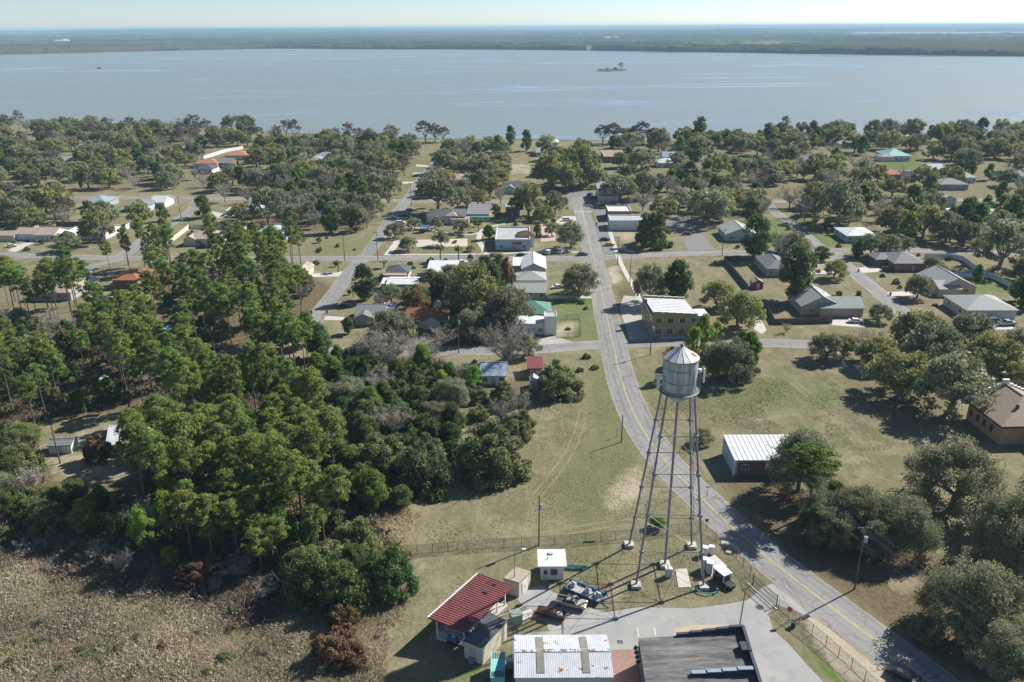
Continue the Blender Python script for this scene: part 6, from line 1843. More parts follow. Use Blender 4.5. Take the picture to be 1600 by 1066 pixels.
def oak_tree(seed, W, H, ncl, nl, size, leaf, wood='bark', moss=0, base=.28, flat=.72):
    t = Tree(seed); r = t.r
    h0 = H * .2
    lob = r.uniform(.78, 1.12, 9)
    def rad(az):
        k = (az / (2 * math.pi) * 9) % 9; i = int(k); f = k - i
        return W / 2 * (lob[i] * (1 - f) + lob[(i + 1) % 9] * f)
    trunk = t.limb((0, 0, -.2), (r.normal(0, .12), r.normal(0, .12), 1), h0 + .4, W * .036, W * .028, .1, 3, 8, .2)
    top = trunk[-1]
    nb = int(r.integers(5, 8))
    for k in range(nb):
        az = 2 * math.pi * (k + r.uniform(-.25, .25)) / nb; R_ = rad(az)
        end = Vector((math.cos(az) * R_ * .8, math.sin(az) * R_ * .8, H * r.uniform(.5, .8)))
        d = end - top
        pts = t.limb(top, d + Vector((0, 0, -.1 * d.length)), d.length * .95, W * .019, W * .006, .35, 5, 5, .06)
        for q in pts[2:]:
            for _ in range(2):
                t.limb(q, (r.normal(), r.normal(), .6), W * .17, W * .006, W * .002, .4, 3, 3, .1)
    for k in range(ncl):
        az = r.uniform(0, 2 * math.pi); u = math.sqrt(r.uniform(0, 1)); R_ = rad(az)
        dome = math.sqrt(max(0, 1 - (u * .98) ** 2.2))
        zlo, zhi = H * base, H * (base + (1 - base) * dome) * r.uniform(.92, 1.02)
        f = r.uniform(0, 1) ** .38
        z = zlo + (zhi - zlo) * f if u < .8 else zlo + (zhi - zlo) * r.uniform(0, 1)
        cr = W * r.uniform(.072, .128)
        x, y = math.cos(az) * u * (R_ - cr * .5), math.sin(az) * u * (R_ - cr * .5)
        t.leaves((x, y, z), cr, int(nl * r.uniform(.6, 1.25)), size, flat)
        if moss and r.uniform() < moss:
            t.leaves((x, y, z - cr * .8), cr * .7, int(nl * .3), size * 1.7, 1.1, .25, 0, .95, .5, 1.0)
    return t.done('oak', M[wood], L[leaf])

def pine(seed, W, H, nbr, nl, size, leaf='pine'):
    t = Tree(seed); r = t.r
    lean = r.normal(0, .018, 2)
    pts = [Vector((lean[0] * z * (1 + .3 * math.sin(z)), lean[1] * z, z)) for z in np.linspace(-.2, H * .97, 9)]
    t.tube(pts, .21, .06, 7)
    b0 = r.uniform(.50, .60)
    for k in range(nbr):
        f = b0 + (1 - b0) * ((k + r.uniform(0, 1)) / nbr) ** .9
        z = H * f
        prof = math.sin(math.pi * min(1, ((f - b0) / (1 - b0)) * .78 + .2)) ** .8
        ln = W / 2 * prof * r.uniform(.55, 1.08)
        az = r.uniform(0, 2 * math.pi) + k * 2.4
        p = Vector((lean[0] * z, lean[1] * z, z))
        br = t.limb(p, (math.cos(az), math.sin(az), .25), ln, .05, .015, .22, 3, 4, .12)
        e = br[-1]
        cr = W * r.uniform(.095, .155)
        t.leaves(tuple(e), cr, int(nl * r.uniform(.7, 1.3)), size, .62, .34, .5, None, .6)
        if ln > W * .3:
            t.leaves(tuple(br[-2] + Vector(r.normal(0, .3, 3))), cr * .8, int(nl * .6), size, .6, .34, .5, None, .6)
    t.leaves((lean[0] * H, lean[1] * H, H * .97), W * .13, nl, size, 1.0, .34, .5)
    for k in range(5):
        z = H * r.uniform(.25, b0); az = r.uniform(0, 6.28)
        t.limb((lean[0] * z, lean[1] * z, z), (math.cos(az), math.sin(az), .05), r.uniform(.6, 1.6), .03, .01, .3, 3, 3, 0)
    return t.done('pine', M['bark_pine'], L[leaf])

def broad(seed, W, H, ncl, nl, size, leaf, wood='bark', low=.1, egg=.42, loose=1.0):
    t = Tree(seed); r = t.r
    top = t.limb((0, 0, -.2), (0, 0, 1), H * .5, W * .03, W * .018, .08, 4, 6, .3)
    for k in range(6):
        az = k * 1.1 + r.uniform(0, .5); z = H * r.uniform(.2, .55)
        d = Vector((math.cos(az), math.sin(az), r.uniform(.5, 1.1)))
        pts = t.limb((0, 0, z), d, W * .42, W * .014, W * .004, .25, 4, 4, .1)
        for q in pts[2:]: t.limb(q, (r.normal(), r.normal(), .7), W * .16, W * .005, W * .002, .35, 3, 3, .1)
    lob = r.uniform(.75, 1.1, 7)
    for k in range(ncl):
        az = r.uniform(0, 6.283); f = r.uniform(0, 1) ** .8
        z = H * (low + (.97 - low) * f)
        g = f / egg if f < egg else (1 - f) / (1 - egg)
        pr_ = (max(.02, min(1, g)) ** .5) * W / 2 * lob[int(az / 6.284 * 7)]
        u = r.uniform(0, 1) ** .4
        cr = W * r.uniform(.10, .17) * loose
        t.leaves((math.cos(az) * pr_ * u * .9, math.sin(az) * pr_ * u * .9, z), cr, int(nl * r.uniform(.6, 1.3)), size, .8)
    return t.done('broad', M[wood], L[leaf])

def bush(seed, W, H, ncl, nl, size, leaf, wood='bark'):
    t = Tree(seed); r = t.r
    for k in range(7):
        az = k * .9 + r.uniform(0, .5)
        pts = t.limb((r.normal(0, .15), r.normal(0, .15), -.1), (math.cos(az) * .8, math.sin(az) * .8, 1), H * .8, W * .014, W * .004, .3, 4, 4, .1)
        for q in pts[2:]: t.limb(q, (r.normal(), r.normal(), .5), W * .18, W * .005, W * .002, .4, 3, 3, .1)
    lob = r.uniform(.72, 1.12, 7); hob = r.uniform(.8, 1.08, 7)
    for k in range(ncl):
        az = r.uniform(0, 6.283); u = math.sqrt(r.uniform(0, 1)); i = int(az / 6.284 * 7)
        zt = H * hob[i] * math.sqrt(max(.03, 1 - u ** 2.4))
        z = zt * (r.uniform(.12, 1) ** .55)
        cr = W * r.uniform(.07, .13)
        t.leaves((math.cos(az) * u * W / 2 * lob[i] * .92, math.sin(az) * u * W / 2 * lob[i] * .92, max(cr * .6, z - cr * .4)), cr, int(nl * r.uniform(.6, 1.3)), size, .8)
    return t.done('bush', M[wood], L[leaf])

def bare(seed, W, H, nb, ntw, wood, leaf, flat_top=False, few=0.0, leaf2=None):
    """leafless or nearly leafless crown of fine twigs"""
    t = Tree(seed); r = t.r
    hf = .55 if flat_top else .22
    trunk = t.limb((0, 0, -.2), (r.normal(0, .05), r.normal(0, .05), 1), H * hf + .4, W * .03, W * .02, .06, 4, 6, .35)
    p0 = trunk[-1]
    ends = []
    for k in range(nb):
        az = k * 2.4 + r.uniform(0, .8)
        st = p0 if k % 2 else trunk[-2]
        rise = r.uniform(.35, .8) if flat_top else r.uniform(.7, 1.7)
        d = Vector((math.cos(az), math.sin(az), rise))
        ln = min(W * .62, (H * .98 - st.z) / max(.3, d.normalized().z))
        pts = t.limb(st, d, ln * r.uniform(.75, 1.0), W * .014, W * .003, .28, 5, 4, .06)
        for q in pts[1:]:
            for _ in range(3):
                p2 = t.limb(q, (r.normal(), r.normal(), r.uniform(.2, 1.1)), W * r.uniform(.14, .24), W * .005, W * .0015, .35, 3, 3, .08)
                ends += p2[1:]
    for e in ends:
        t.leaves(tuple(e), W * .06, ntw, W * .085, .8, .085, .2, None, .6)
        if few and r.uniform() < few:
            t.leaves(tuple(e), W * .06, 14, .32, .8, .6, .3, .5, .5)
    return t.done('bare', M[wood], L[leaf])

def palm(seed, H, n=16):
    t = Tree(seed); r = t.r
    pts = [Vector((.1 * math.sin(z * .4), .06 * z * .1, z)) for z in np.linspace(-.2, H, 7)]
    t.tube(pts, .24, .17, 8)
    top = pts[-1]
    for k in range(n):
        az = k * 2.39 + r.uniform(0, .3); el = r.uniform(-.35, .9)
        p = top.copy(); d = Vector((math.cos(az), math.sin(az), el)); ln = r.uniform(1.7, 2.4); sg_ = 7
        prev = p.copy()
        for i in range(sg_):
            d = (d + Vector((0, 0, -.16 - .03 * i))).normalized()
            q = prev + d * ln / sg_
            w_ = .55 * math.sin(math.pi * (i + .8) / (sg_ + .9))
            sd = Vector((-math.sin(az), math.cos(az), 0)) * w_
            for s in (-1, 1):
                a = np.array([[*prev], [*(prev + sd * s + d * .15 - Vector((0, 0, .12)))], [*(q + sd * s * .9 + d * .2 - Vector((0, 0, .14)))], [*q]])
                t.c.append(a); t.t.append(np.array([r.uniform(0, 1)]))
            prev = q
    return t.done('palm', M['bark'], L['palm'])

PROTO = {}
def protos():
    S = 100
    # kind: (nominal width, near, mid, far lists)
    def mk(kind, W, fn):
        PROTO[kind] = (W, {lod: [fn(lod, i) for i in range(n)] for lod, n in (('near', 3), ('mid', 3), ('far', 4))})
    q = {'near': (125, 205, .37), 'mid': (88, 105, .62), 'far': (62, 56, .92)}
    mk('oak', 15, lambda l, i: oak_tree(10 + i + hash_l(l), 15, 11 + i * .5, *q[l], 'oak'))
    mk('moss', 16, lambda l, i: oak_tree(30 + i + hash_l(l), 16, 11.5, *q[l], 'moss', moss=.4, base=.22))
    mk('olive', 14, lambda l, i: oak_tree(50 + i + hash_l(l), 14, 10, *q[l], 'olive'))
    q2 = {'near': (84, 210, .37), 'mid': (60, 110, .58), 'far': (42, 56, .88)}
    mk('dark', 9, lambda l, i: broad(70 + i + hash_l(l), 9, 9.5, *q2[l], 'dark'))
    mk('green', 7, lambda l, i: broad(90 + i + hash_l(l), 7, 9, *q2[l], 'green', low=.2))
    mk('lime', 5, lambda l, i: broad(110 + i + hash_l(l), 5, 5.5, int(q2[l][0] * .5), int(q2[l][1] * .5), q2[l][2] * .62, 'lime', low=.25, loose=.75))
    mk('shrub', 8, lambda l, i: bush(130 + i + hash_l(l), 8, 6.0, *q2[l], 'shrub'))
    mk('darkshrub', 8, lambda l, i: bush(150 + i + hash_l(l), 8, 6.5, *q2[l], 'dark'))
    mk('rust', 4, lambda l, i: bush(170 + i + hash_l(l), 4, 3.2, int(q2[l][0] * .5), q2[l][1], q2[l][2] * .75, 'rust'))
    q3 = {'near': (66, 72, .60), 'mid': (50, 48, .76), 'far': (30, 28, 1.1)}
    mk('pine', 7, lambda l, i: pine(190 + i + hash_l(l), 7, 20, *q3[l]))
    q4 = {'near': (9, 9), 'mid': (8, 7), 'far': (7, 6)}
    mk('bare', 11, lambda l, i: bare(210 + i + hash_l(l), 11, 10, *q4[l], 'bark_pale', 'bare'))
    mk('cyp', 9, lambda l, i: oak_tree(230 + i + hash_l(l), 9, 13, int(q[l][0] * .85), int(q[l][1] * .6), q[l][2] * .7, 'cyp', 'bark_brown', base=.5, flat=.6))
    mk('palm', 4.4, lambda l, i: palm(250 + i + hash_l(l), 5.5))
def hash_l(l): return {'near': 0, 'mid': 1000, 'far': 2000}[l]
protos()
_far = {}
def far_mesh(kind, i):
    """for distant trees wood and leaves share one mesh"""
    k = (kind, i)
    if k not in _far:
        w, c = PROTO[kind][1]['far'][i]
        nv = len(c.vertices); V = np.empty(nv * 3, np.float32); c.vertices.foreach_get('co', V)
        V = V.reshape(-1, 3)
        ti = np.empty(len(c.polygons), np.float32); c.attributes['tint'].data.foreach_get('value', ti)
        bm = bmesh.new(); bm.from_mesh(c); n0 = len(bm.faces); bm.from_mesh(w)
        bm.faces.ensure_lookup_table()
        for f in bm.faces[n0:]: f.material_index = 1
        me = bpy.data.meshes.new(kind + '_far'); bm.to_mesh(me); bm.free()
        me.materials.append(c.materials[0]); me.materials.append(w.materials[0])
        _far[k] = me
    return _far[k]

NAME = {'oak': 'oak_tree', 'moss': 'mossy_oak_tree', 'olive': 'olive_oak_tree', 'dark': 'broadleaf_tree', 'green': 'leafy_tree', 'lime': 'young_tree', 'shrub': 'scrub_bush',
        'darkshrub': 'dark_bush', 'rust': 'brown_bush', 'pine': 'pine_tree', 'bare': 'bare_tree', 'cyp': 'cypress_tree', 'palm': 'palm_tree'}
PHR = {'oak': 'grey-green live oak', 'moss': 'moss hung grey oak', 'olive': 'olive-green oak', 'dark': 'dark broadleaf tree', 'green': 'fresh green tree', 'lime': 'lime-green young tree',
       'shrub': 'round grey-green scrub bush', 'darkshrub': 'dark green bush', 'rust': 'rust brown bush', 'pine': 'tall bright green pine', 'bare': 'leafless grey tree', 'cyp': 'brown bare cypress', 'palm': 'shaggy palm'}
CAT = {'shrub': 'bush', 'darkshrub': 'bush', 'rust': 'bush', 'palm': 'palm'}
GRP = {'oak': 'live oaks about the town', 'moss': 'moss hung oaks', 'olive': 'olive oaks about the town', 'dark': 'dark broadleaf trees', 'green': 'fresh green trees', 'lime': 'lime green young trees', 'shrub': 'scrub bushes', 'darkshrub': 'dark bushes',
       'rust': 'dead brown bushes', 'pine': 'pines of the western grove', 'bare': 'leafless trees', 'cyp': 'bare cypresses along the shore', 'palm': 'palms'}
TREES = []
FOOT = []
def put(kind, x, y, w, hs=1.0, label=None):
    """one tree standing at x, y with a crown w metres wide"""
    W, lods = PROTO[kind]
    s = w / W
    dist = math.hypot(x, y)
    lod = 'near' if dist < 190 else ('mid' if dist < 330 else 'far')
    i = rng.randrange(len(lods[lod]))
    rz = rng.uniform(0, 6.283)
    sc = (s * rng.uniform(.95, 1.06), s * rng.uniform(.95, 1.06), s * hs * rng.uniform(.92, 1.08))
    if lod == 'far':
        o = obj(NAME[kind], far_mesh(kind, i), None, (x, y, 0))
    else:
        o = bpy.data.objects.new(NAME[kind], None); COL.objects.link(o); o.location = (x, y, 0); o.empty_display_size = .5
        wm_, cm = lods[lod][i]
        obj('trunk', wm_, o); obj('crown', cm, o)
    o.rotation_euler = (0, 0, rz); o.scale = sc
    o['category'] = CAT.get(kind, 'tree'); o['group'] = GRP[kind]
    if label: o['label'] = label
    TREES.append((o, kind, x, y, w * .5))
    return o
def tp(kind, px, py, wpx, hs=1.0, label=None):
    """tree whose foot shows at px, py and whose crown spans wpx photo pixels"""
    p = G(px, py)
    put(kind, p.x, p.y, wpx * depth_at(p) / FPX, hs, label)

HAND = '''
moss 1512 992 168 1.05|oak 1300 852 92 1.05|dark 1272 838 56 1.0|oak 1362 866 80 .95|moss 1290 826 80 1.1|oak 1445 1000 60 .9|oak 1540 1040 110 1.1|oak 1585 1052 118 .9|moss 1402 858 112 1.15|oak 1338 838 104 1.15|pine 1263 806 78 .56|moss 1246 768 104 1.5|moss 1487 794 150 1.05|moss 1578 880 150 1.1|dark 1300 800 50 1.0
oak 1098 693 36 1.0|oak 1290 562 62 1.0|olive 1317 560 48 1.1|bare 1352 560 54 1.0|olive 1407 618 108 1.0|oak 1452 575 100 1.0|oak 1482 645 128 1.05|olive 1545 595 108 1.0|olive 1586 617 66 1.0|olive 1432 545 92 .9|oak 1510 555 84 1.0|olive 1372 575 70 1.0|oak 1596 560 70 1.0
oak 1016 474 52 1.55|dark 1056 474 56 1.2|olive 1120 480 58 1.1|olive 1152 512 76 1.15|lime 1079 568 34 1.35|lime 1104 540 28 1.2|moss 1140 594 78 1.2|green 1168 582 42 1.3|green 1158 560 30 1.2|bare 1152 588 46 1|oak 1112 590 54 1.15|dark 1165 592 40 .9|lime 1082 585 46 1.6|lime 1098 560 38 1.6|lime 1118 548 30 1.4
darkshrub 1020 384 68 1.0|moss 904 460 68 1.05|oak 892 388 46 1.1|shrub 876 616 80 .95|shrub 768 742 112 1.05|bare 792 580 88 1.05|lime 740 612 38 1.1|lime 690 612 34 1.0|green 600 632 30 1
shrub 668 760 100 1.15|shrub 603 738 86 1.1|green 580 802 58 1.0|dark 628 790 46 .7|darkshrub 606 928 84 1.2|darkshrub 540 948 96 1.15|darkshrub 484 935 90 1.2|shrub 556 868 84 1.1|green 440 868 62 1.0|shrub 584 885 60 1|rust 538 985 56 1.1|rust 515 1035 64 1.0|rust 552 1040 60 .9|rust 535 1010 52 1
rust 158 718 50 1.2|lime 228 870 54 1.5|lime 268 850 56 1.6|lime 270 890 40 .9|bare 375 905 60 .9|rust 300 915 56 .9|rust 330 900 50 .8|shrub 36 740 70 1.1|dark 22 760 50 1|shrub 60 790 60 .8|olive 40 700 60 1
dark 570 470 46 1.25|bare 592 482 36 1|oak 612 474 40 1.1|bare 632 474 34 1|oak 610 540 88 .85|dark 545 522 24 1.1|bare 580 572 66 1|bare 610 586 74 1.05|bare 655 575 66 1|bare 690 545 44 1|bare 672 562 40 1.1|dark 484 540 40 1.2|dark 500 560 50 1.1
oak 724 470 60 1.3|olive 740 500 90 1.35|oak 690 460 40 1.3|palm 692 462 24 1.2|dark 758 452 40 1.2|oak 790 520 84 1.2|moss 740 530 62 1.1|bare 812 540 40 1|moss 800 500 66 1.1|dark 770 475 50 1.2|rust 792 448 32 2.2|oak 825 556 44 1
palm 688 408 20 .95|palm 717 408 20 .95|palm 529 425 20 .7|palm 600 419 20 .5|shrub 673 412 16 .9|shrub 696 411 12 .8|oak 637 392 32 .9|oak 690 384 30 1|oak 618 372 36 .9|oak 680 358 28 1|oak 722 364 30 1|dark 735 408 12 .8|green 764 374 22 .8|olive 735 393 16 .8|palm 748 362 14 .8|palm 704 346 12 .8|oak 648 358 26 .9
dark 840 371 18 1|oak 862 368 26 1|dark 776 340 22 .9|darkshrub 640 378 14 .6
oak 684 330 70 1.15|oak 715 328 46 1.1|olive 747 322 40 1.0|bare 782 318 30 1.0|olive 826 338 62 1.15|oak 868 336 44 1.1|olive 850 345 34 1|dark 806 336 30 1
olive 862 292 66 1.2|olive 905 290 76 1.2|olive 930 292 40 1.1|olive 885 298 60 1|dark 960 300 24 1|oak 968 316 60 1.0|oak 1005 310 50 1.1|bare 1004 330 36 1|olive 1034 338 44 1.05|oak 1060 330 40 1.1|oak 1106 352 66 1.2|bare 1080 345 40 1|olive 1148 330 46 1.1|oak 1180 330 50 1
dark 1240 470 70 1.15|dark 1178 402 58 1.0|bare 1216 402 40 1|bare 1260 404 28 .9|dark 1282 406 34 .6|olive 1303 436 42 1.0|oak 1372 502 40 1.0|oak 1432 466 46 1.0|dark 1340 470 12 1.2|bare 1228 520 20 1|dark 1502 484 16 1.2|green 1524 446 20 1.2|oak 1454 428 34 1.1|olive 1470 432 30 .9
oak 1360 400 50 1.0|oak 1385 400 44 1.05|dark 1340 403 26 1.2|oak 1412 394 34 .9|moss 1310 350 80 1.2|bare 1250 340 40 1|oak 1560 420 92 1.15|olive 1395 365 56 1.1|olive 1442 372 62 1.15|oak 1478 378 56 1.1|moss 1505 385 60 1|dark 1575 362 46 1.1|lime 1272 360 20 1|dark 1292 360 20 1|green 1540 330 20 1|dark 1522 340 16 1.3
dark 1596 480 50 1|oak 1590 350 50 1|dark 1293 368 8 .7|darkshrub 1310 386 10 .6
green 1586 470 30 .9|oak 1240 398 50 .9|olive 1225 392 40 .9|dark 1360 388 12 .6
oak 108 392 42 1.05|olive 156 378 60 1.2|dark 66 382 11 .8|oak 30 352 60 1.1|olive 88 342 70 1.1|oak 168 352 50 1.05|dark 318 340 34 .95|olive 222 350 40 1.2|dark 254 346 22 1.1|bare 352 316 34 1.2|bare 388 318 30 1.1|oak 420 350 60 1.15|olive 380 345 40 1.1
'''
for row in HAND.strip().replace('\n', '|').split('|'):
    f = row.split()
    tp(f[0], float(f[1]), float(f[2]), float(f[3]), float(f[4]))

def near_road(x, y, pad=0.0):
    for pts, hw in ROADS:
        for i in range(0, len(pts) - 1):
            ax, ay = pts[i]; bx, by = pts[i + 1]
            if abs(ay - y) > 60 and abs(by - y) > 60 and (ay - y) * (by - y) > 0: continue
            dx, dy = bx - ax, by - ay
            t = max(0, min(1, ((x - ax) * dx + (y - ay) * dy) / (dx * dx + dy * dy + 1e-9)))
            if math.hypot(ax + dx * t - x, ay + dy * t - y) < hw + pad: return True
    return False
OPEN = [P(*q) for q in (
    [(490, 366), (600, 362), (570, 400), (470, 400)], [(640, 236), (700, 240), (650, 300), (625, 350), (596, 350), (640, 290)], [(785, 232), (842, 236), (842, 296), (780, 294)], [(740, 245), (760, 245), (775, 290), (760, 290)],
    [(640, 352), (765, 346), (765, 400), (600, 402)], [(835, 372), (906, 360), (906, 405), (835, 405)], [(940, 350), (1050, 350), (1120, 365), (1130, 400), (1130, 450), (1085, 420), (960, 440)], [(960, 270), (1020, 264), (1025, 288), (960, 292)],
    [(1100, 243), (1180, 238), (1190, 272), (1105, 278)], [(1130, 380), (1200, 385), (1200, 400), (1130, 400)], [(1240, 352), (1330, 352), (1330, 395), (1240, 395)], [(1300, 400), (1440, 400), (1530, 500), (1460, 500), (1330, 440)],
    [(1530, 500), (1600, 500), (1600, 540), (1500, 530)], [(1370, 245), (1440, 240), (1440, 275), (1360, 280)], [(1470, 300), (1560, 300), (1560, 350), (1470, 350)],
    [(0, 365), (180, 350), (260, 330), (310, 320), (300, 345), (215, 385), (150, 405), (0, 405)], [(280, 345), (400, 345), (420, 385), (280, 390)], [(330, 318), (430, 318), (430, 345), (330, 345)], [(300, 236), (400, 230), (400, 285), (320, 290)],
    [(560, 276), (640, 276), (640, 292), (560, 292)], [(105, 300), (330, 296), (335, 322), (105, 322)])]
NOGO = P((66, 655), (200, 632), (196, 690), (236, 750), (215, 800), (150, 800), (85, 775), (56, 722))
def in_open(x, y):
    for q in OPEN:
        ins = False; n = len(q)
        for i in range(n):
            (x0, y0), (x1, y1) = q[i], q[(i + 1) % n]
            if (y0 > y) != (y1 > y) and x < (x1 - x0) * (y - y0) / (y1 - y0) + x0: ins = not ins
        if ins: return True
    return False
def in_poly(q, x, y):
    ins = False; n = len(q)
    for i in range(n):
        (x0, y0), (x1, y1) = q[i], q[(i + 1) % n]
        if (y0 > y) != (y1 > y) and x < (x1 - x0) * (y - y0) / (y1 - y0) + x0: ins = not ins
    return ins
def scatter(poly, kinds, gap, n, seed, open_ok=False, house_ok=False, hs=(.9, 1.15)):
    r = random.Random(seed)
    q = P(*poly)
    xs, ys = [a for a, _ in q], [b for _, b in q]
    tot = sum(k[1] for k in kinds); done = 0
    for _ in range(n * 40):
        if done >= n: break
        x, y = r.uniform(min(xs), max(xs)), r.uniform(min(ys), max(ys))
        if not in_poly(q, x, y): continue
        if not open_ok and in_open(x, y): continue
        if in_poly(NOGO, x, y): continue
        u = r.uniform(0, tot); k = kinds[0]
        for k in kinds:
            u -= k[1]
            if u <= 0: break
        w = r.uniform(k[2], k[3])
        if near_road(x, y, w * .22): continue
        if any(math.hypot(cx - x, cy - y) < cr + w * .12 for cx, cy, cr in CLEAR): continue
        if any(x0 - w * .35 < x < x1 + w * .35 and y0 < y < y1 + w * .2 for x0, x1, y0, y1 in CLEAR_BOX): continue
        if any(abs(tx - x) < 16 and abs(ty - y) < 16 and math.hypot(tx - x, ty - y) < (tr_ + w * .5) * gap for _, _, tx, ty, tr_ in TREES): continue
        put(k[0], x, y, w, r.uniform(*hs)); done += 1
for (px, py, rr_) in ((128, 700, 11), (168, 728, 7), (110, 735, 7), (150, 665, 9), (178, 672, 5)):
    q_ = G(px, py); CLEAR.append((q_.x, q_.y, rr_))
# --- the western pine woods
PINEK = [('pine', 1, 4.4, 6.6)]
scatter([(175, 690), (300, 640), (440, 640), (500, 690), (545, 800), (470, 850), (330, 860), (250, 840), (180, 770)], PINEK, .62, 66, 1, True, hs=(.85, 1.1))
scatter([(120, 560), (260, 500), (300, 560), (300, 640), (180, 640), (130, 620)], PINEK, .7, 28, 2, True, hs=(.8, 1.05))
scatter([(-20, 470), (140, 470), (135, 512), (-20, 510)], PINEK, .7, 22, 3, True, hs=(.85, 1.1))
scatter([(-20, 560), (110, 590), (110, 680), (-20, 680)], PINEK, .7, 12, 4, True, hs=(.8, 1.0))
scatter([(240, 440), (470, 425), (490, 520), (420, 560), (300, 560), (245, 500)], PINEK, .62, 56, 5, True, hs=(.85, 1.1))
scatter([(395, 550), (485, 555), (480, 600), (390, 590)], PINEK, .6, 14, 6, True, hs=(.85, 1.05))
scatter([(150, 412), (300, 408), (300, 436), (150, 438)], PINEK, .8, 9, 7, True, hs=(.9, 1.1))
scatter([(330, 405), (480, 405), (470, 425), (330, 430)], PINEK, .7, 18, 8, True, hs=(.8, 1.05))
scatter([(280, 835), (520, 800), (560, 860), (430, 900), (300, 880)], PINEK, .5, 16, 9, True, hs=(.62, .85))
# scrub and hardwoods filling the woods
UND = [('shrub', 4, 5, 9), ('darkshrub', 3, 4, 8), ('dark', 2, 5, 8), ('bare', 1.6, 6, 9), ('green', 1, 3.5, 6), ('oak', 1, 7, 11)]
scatter([(380, 590), (500, 560), (700, 590), (720, 640), (705, 730), (640, 780), (560, 800), (500, 690), (440, 640)], UND, .55, 84, 11, True)
scatter([(160, 790), (260, 850), (420, 880), (480, 920), (560, 930), (560, 850), (520, 820), (300, 760)], UND, .5, 42, 12, True)
scatter([(-40, 520), (130, 510), (260, 560), (200, 640), (100, 640), (-40, 620)], UND, .6, 46, 13, True)
scatter([(-60, 680), (60, 700), (80, 760), (170, 800), (200, 840), (60, 830), (-60, 810)], UND, .55, 34, 14, True)
scatter([(240, 450), (480, 440), (500, 560), (300, 570)], UND, .85, 26, 15, True)
scatter([(690, 590), (730, 590), (820, 640), (820, 700), (720, 640)], [('shrub', 3, 5, 9), ('bare', 2, 5, 8)], .7, 9, 16, True)
scatter([(-40, 800), (240, 880), (430, 915), (460, 945), (200, 900), (-40, 850)], [('rust', 1.2, 2, 3.5), ('bare', 2, 3, 6), ('darkshrub', 1, 2.5, 4.5), ('shrub', 2, 2.5, 5)], .8, 34, 17, True, hs=(.6, .9))
scatter([(-40, 850), (200, 900), (600, 960), (590, 1066), (-40, 1066)], [('shrub', 3, 1.2, 2.6), ('rust', 1.6, 1.0, 2.2), ('bare', 2, 1.6, 3)], 1.5, 34, 18, True, hs=(.55, .8))
scatter([(175, 690), (300, 640), (440, 640), (500, 690), (545, 800), (470, 850), (330, 860), (250, 840), (180, 770)], [('dark', 2, 4, 7), ('darkshrub', 3, 3.5, 6), ('shrub', 2, 4, 6)], .42, 46, 19, True)
# --- town canopy
TOWN = [('oak', 2.6, 12, 20), ('moss', 2, 13, 20), ('olive', 2.8, 12, 19), ('dark', 1.5, 8, 12), ('bare', 2.2, 9, 14), ('green', .8, 7, 10), ('cyp', .4, 7, 10)]
SHORE = [('oak', 3, 12, 19), ('olive', 2.4, 12, 18), ('bare', 2.2, 9, 14), ('cyp', 1.6, 8, 11), ('dark', 1.5, 8, 11), ('moss', 1, 12, 16)]
scatter([(440, 305), (610, 300), (640, 320), (612, 350), (585, 366), (440, 366), (410, 340)], [('oak', 3, 11, 16), ('dark', 3, 9, 13), ('moss', 2, 12, 16), ('bare', 1, 9, 12)], .62, 34, 21)
scatter([(-80, 196), (340, 205), (450, 215), (620, 220), (620, 240), (-80, 225)], SHORE, .52, 104, 22)
scatter([(-120, 222), (470, 222), (640, 236), (640, 262), (470, 300), (-120, 300)], TOWN, .54, 200, 23)
scatter([(470, 236), (640, 236), (640, 310), (440, 310)], TOWN, .56, 48, 24)
scatter([(-120, 312), (450, 312), (440, 350), (260, 362), (-120, 360)], TOWN, .75, 32, 25)
scatter([(690, 236), (790, 236), (780, 320), (650, 320)], TOWN, .6, 36, 26)
scatter([(840, 236), (960, 236), (940, 290), (845, 300)], [('olive', 4, 12, 17), ('dark', 1.5, 8, 11), ('oak', 2, 11, 15)], .6, 16, 27)
scatter([(960, 225), (1230, 222), (1230, 316), (960, 316)], TOWN, .56, 74, 28)
scatter([(1180, 216), (1700, 206), (1750, 316), (1180, 316)], TOWN, .54, 155, 29)
scatter([(1040, 318), (1380, 318), (1380, 352), (1200, 350), (1040, 345)], TOWN, .72, 22, 30)
scatter([(1380, 318), (1700, 318), (1700, 400), (1380, 390)], TOWN, .66, 40, 31)
scatter([(600, 425), (815, 425), (815, 540), (700, 545), (640, 520), (650, 470)], [('oak', 3, 6, 10), ('bare', 2, 5, 8), ('olive', 2, 6, 10), ('dark', 2, 4, 7)], .7, 22, 32)
scatter([(1560, 430), (1700, 430), (1700, 500), (1600, 480)], TOWN, .8, 5, 33, True)
scatter([(1600, 800), (1690, 820), (1690, 900), (1600, 900)], [('moss', 2, 12, 16), ('oak', 2, 11, 15)], .7, 6, 34, True)
SMALL = [('shrub', 2, 1.6, 3.2), ('darkshrub', 2, 1.4, 2.8), ('green', 1, 2, 3.5), ('rust', .5, 1.5, 2.5)]
scatter([(1130, 330), (1600, 330), (1600, 500), (1200, 510)], SMALL, 1.1, 40, 41, True, hs=(.6, .9))
scatter([(480, 350), (925, 350), (930, 540), (500, 545)], SMALL, 1.1, 36, 42, True, hs=(.6, .9))
scatter([(0, 330), (460, 330), (440, 400), (0, 410)], SMALL, 1.1, 26, 43, True, hs=(.6, .9))
scatter([(640, 560), (940, 556), (960, 620), (720, 620)], SMALL, 1.2, 8, 44, True, hs=(.6, .9))
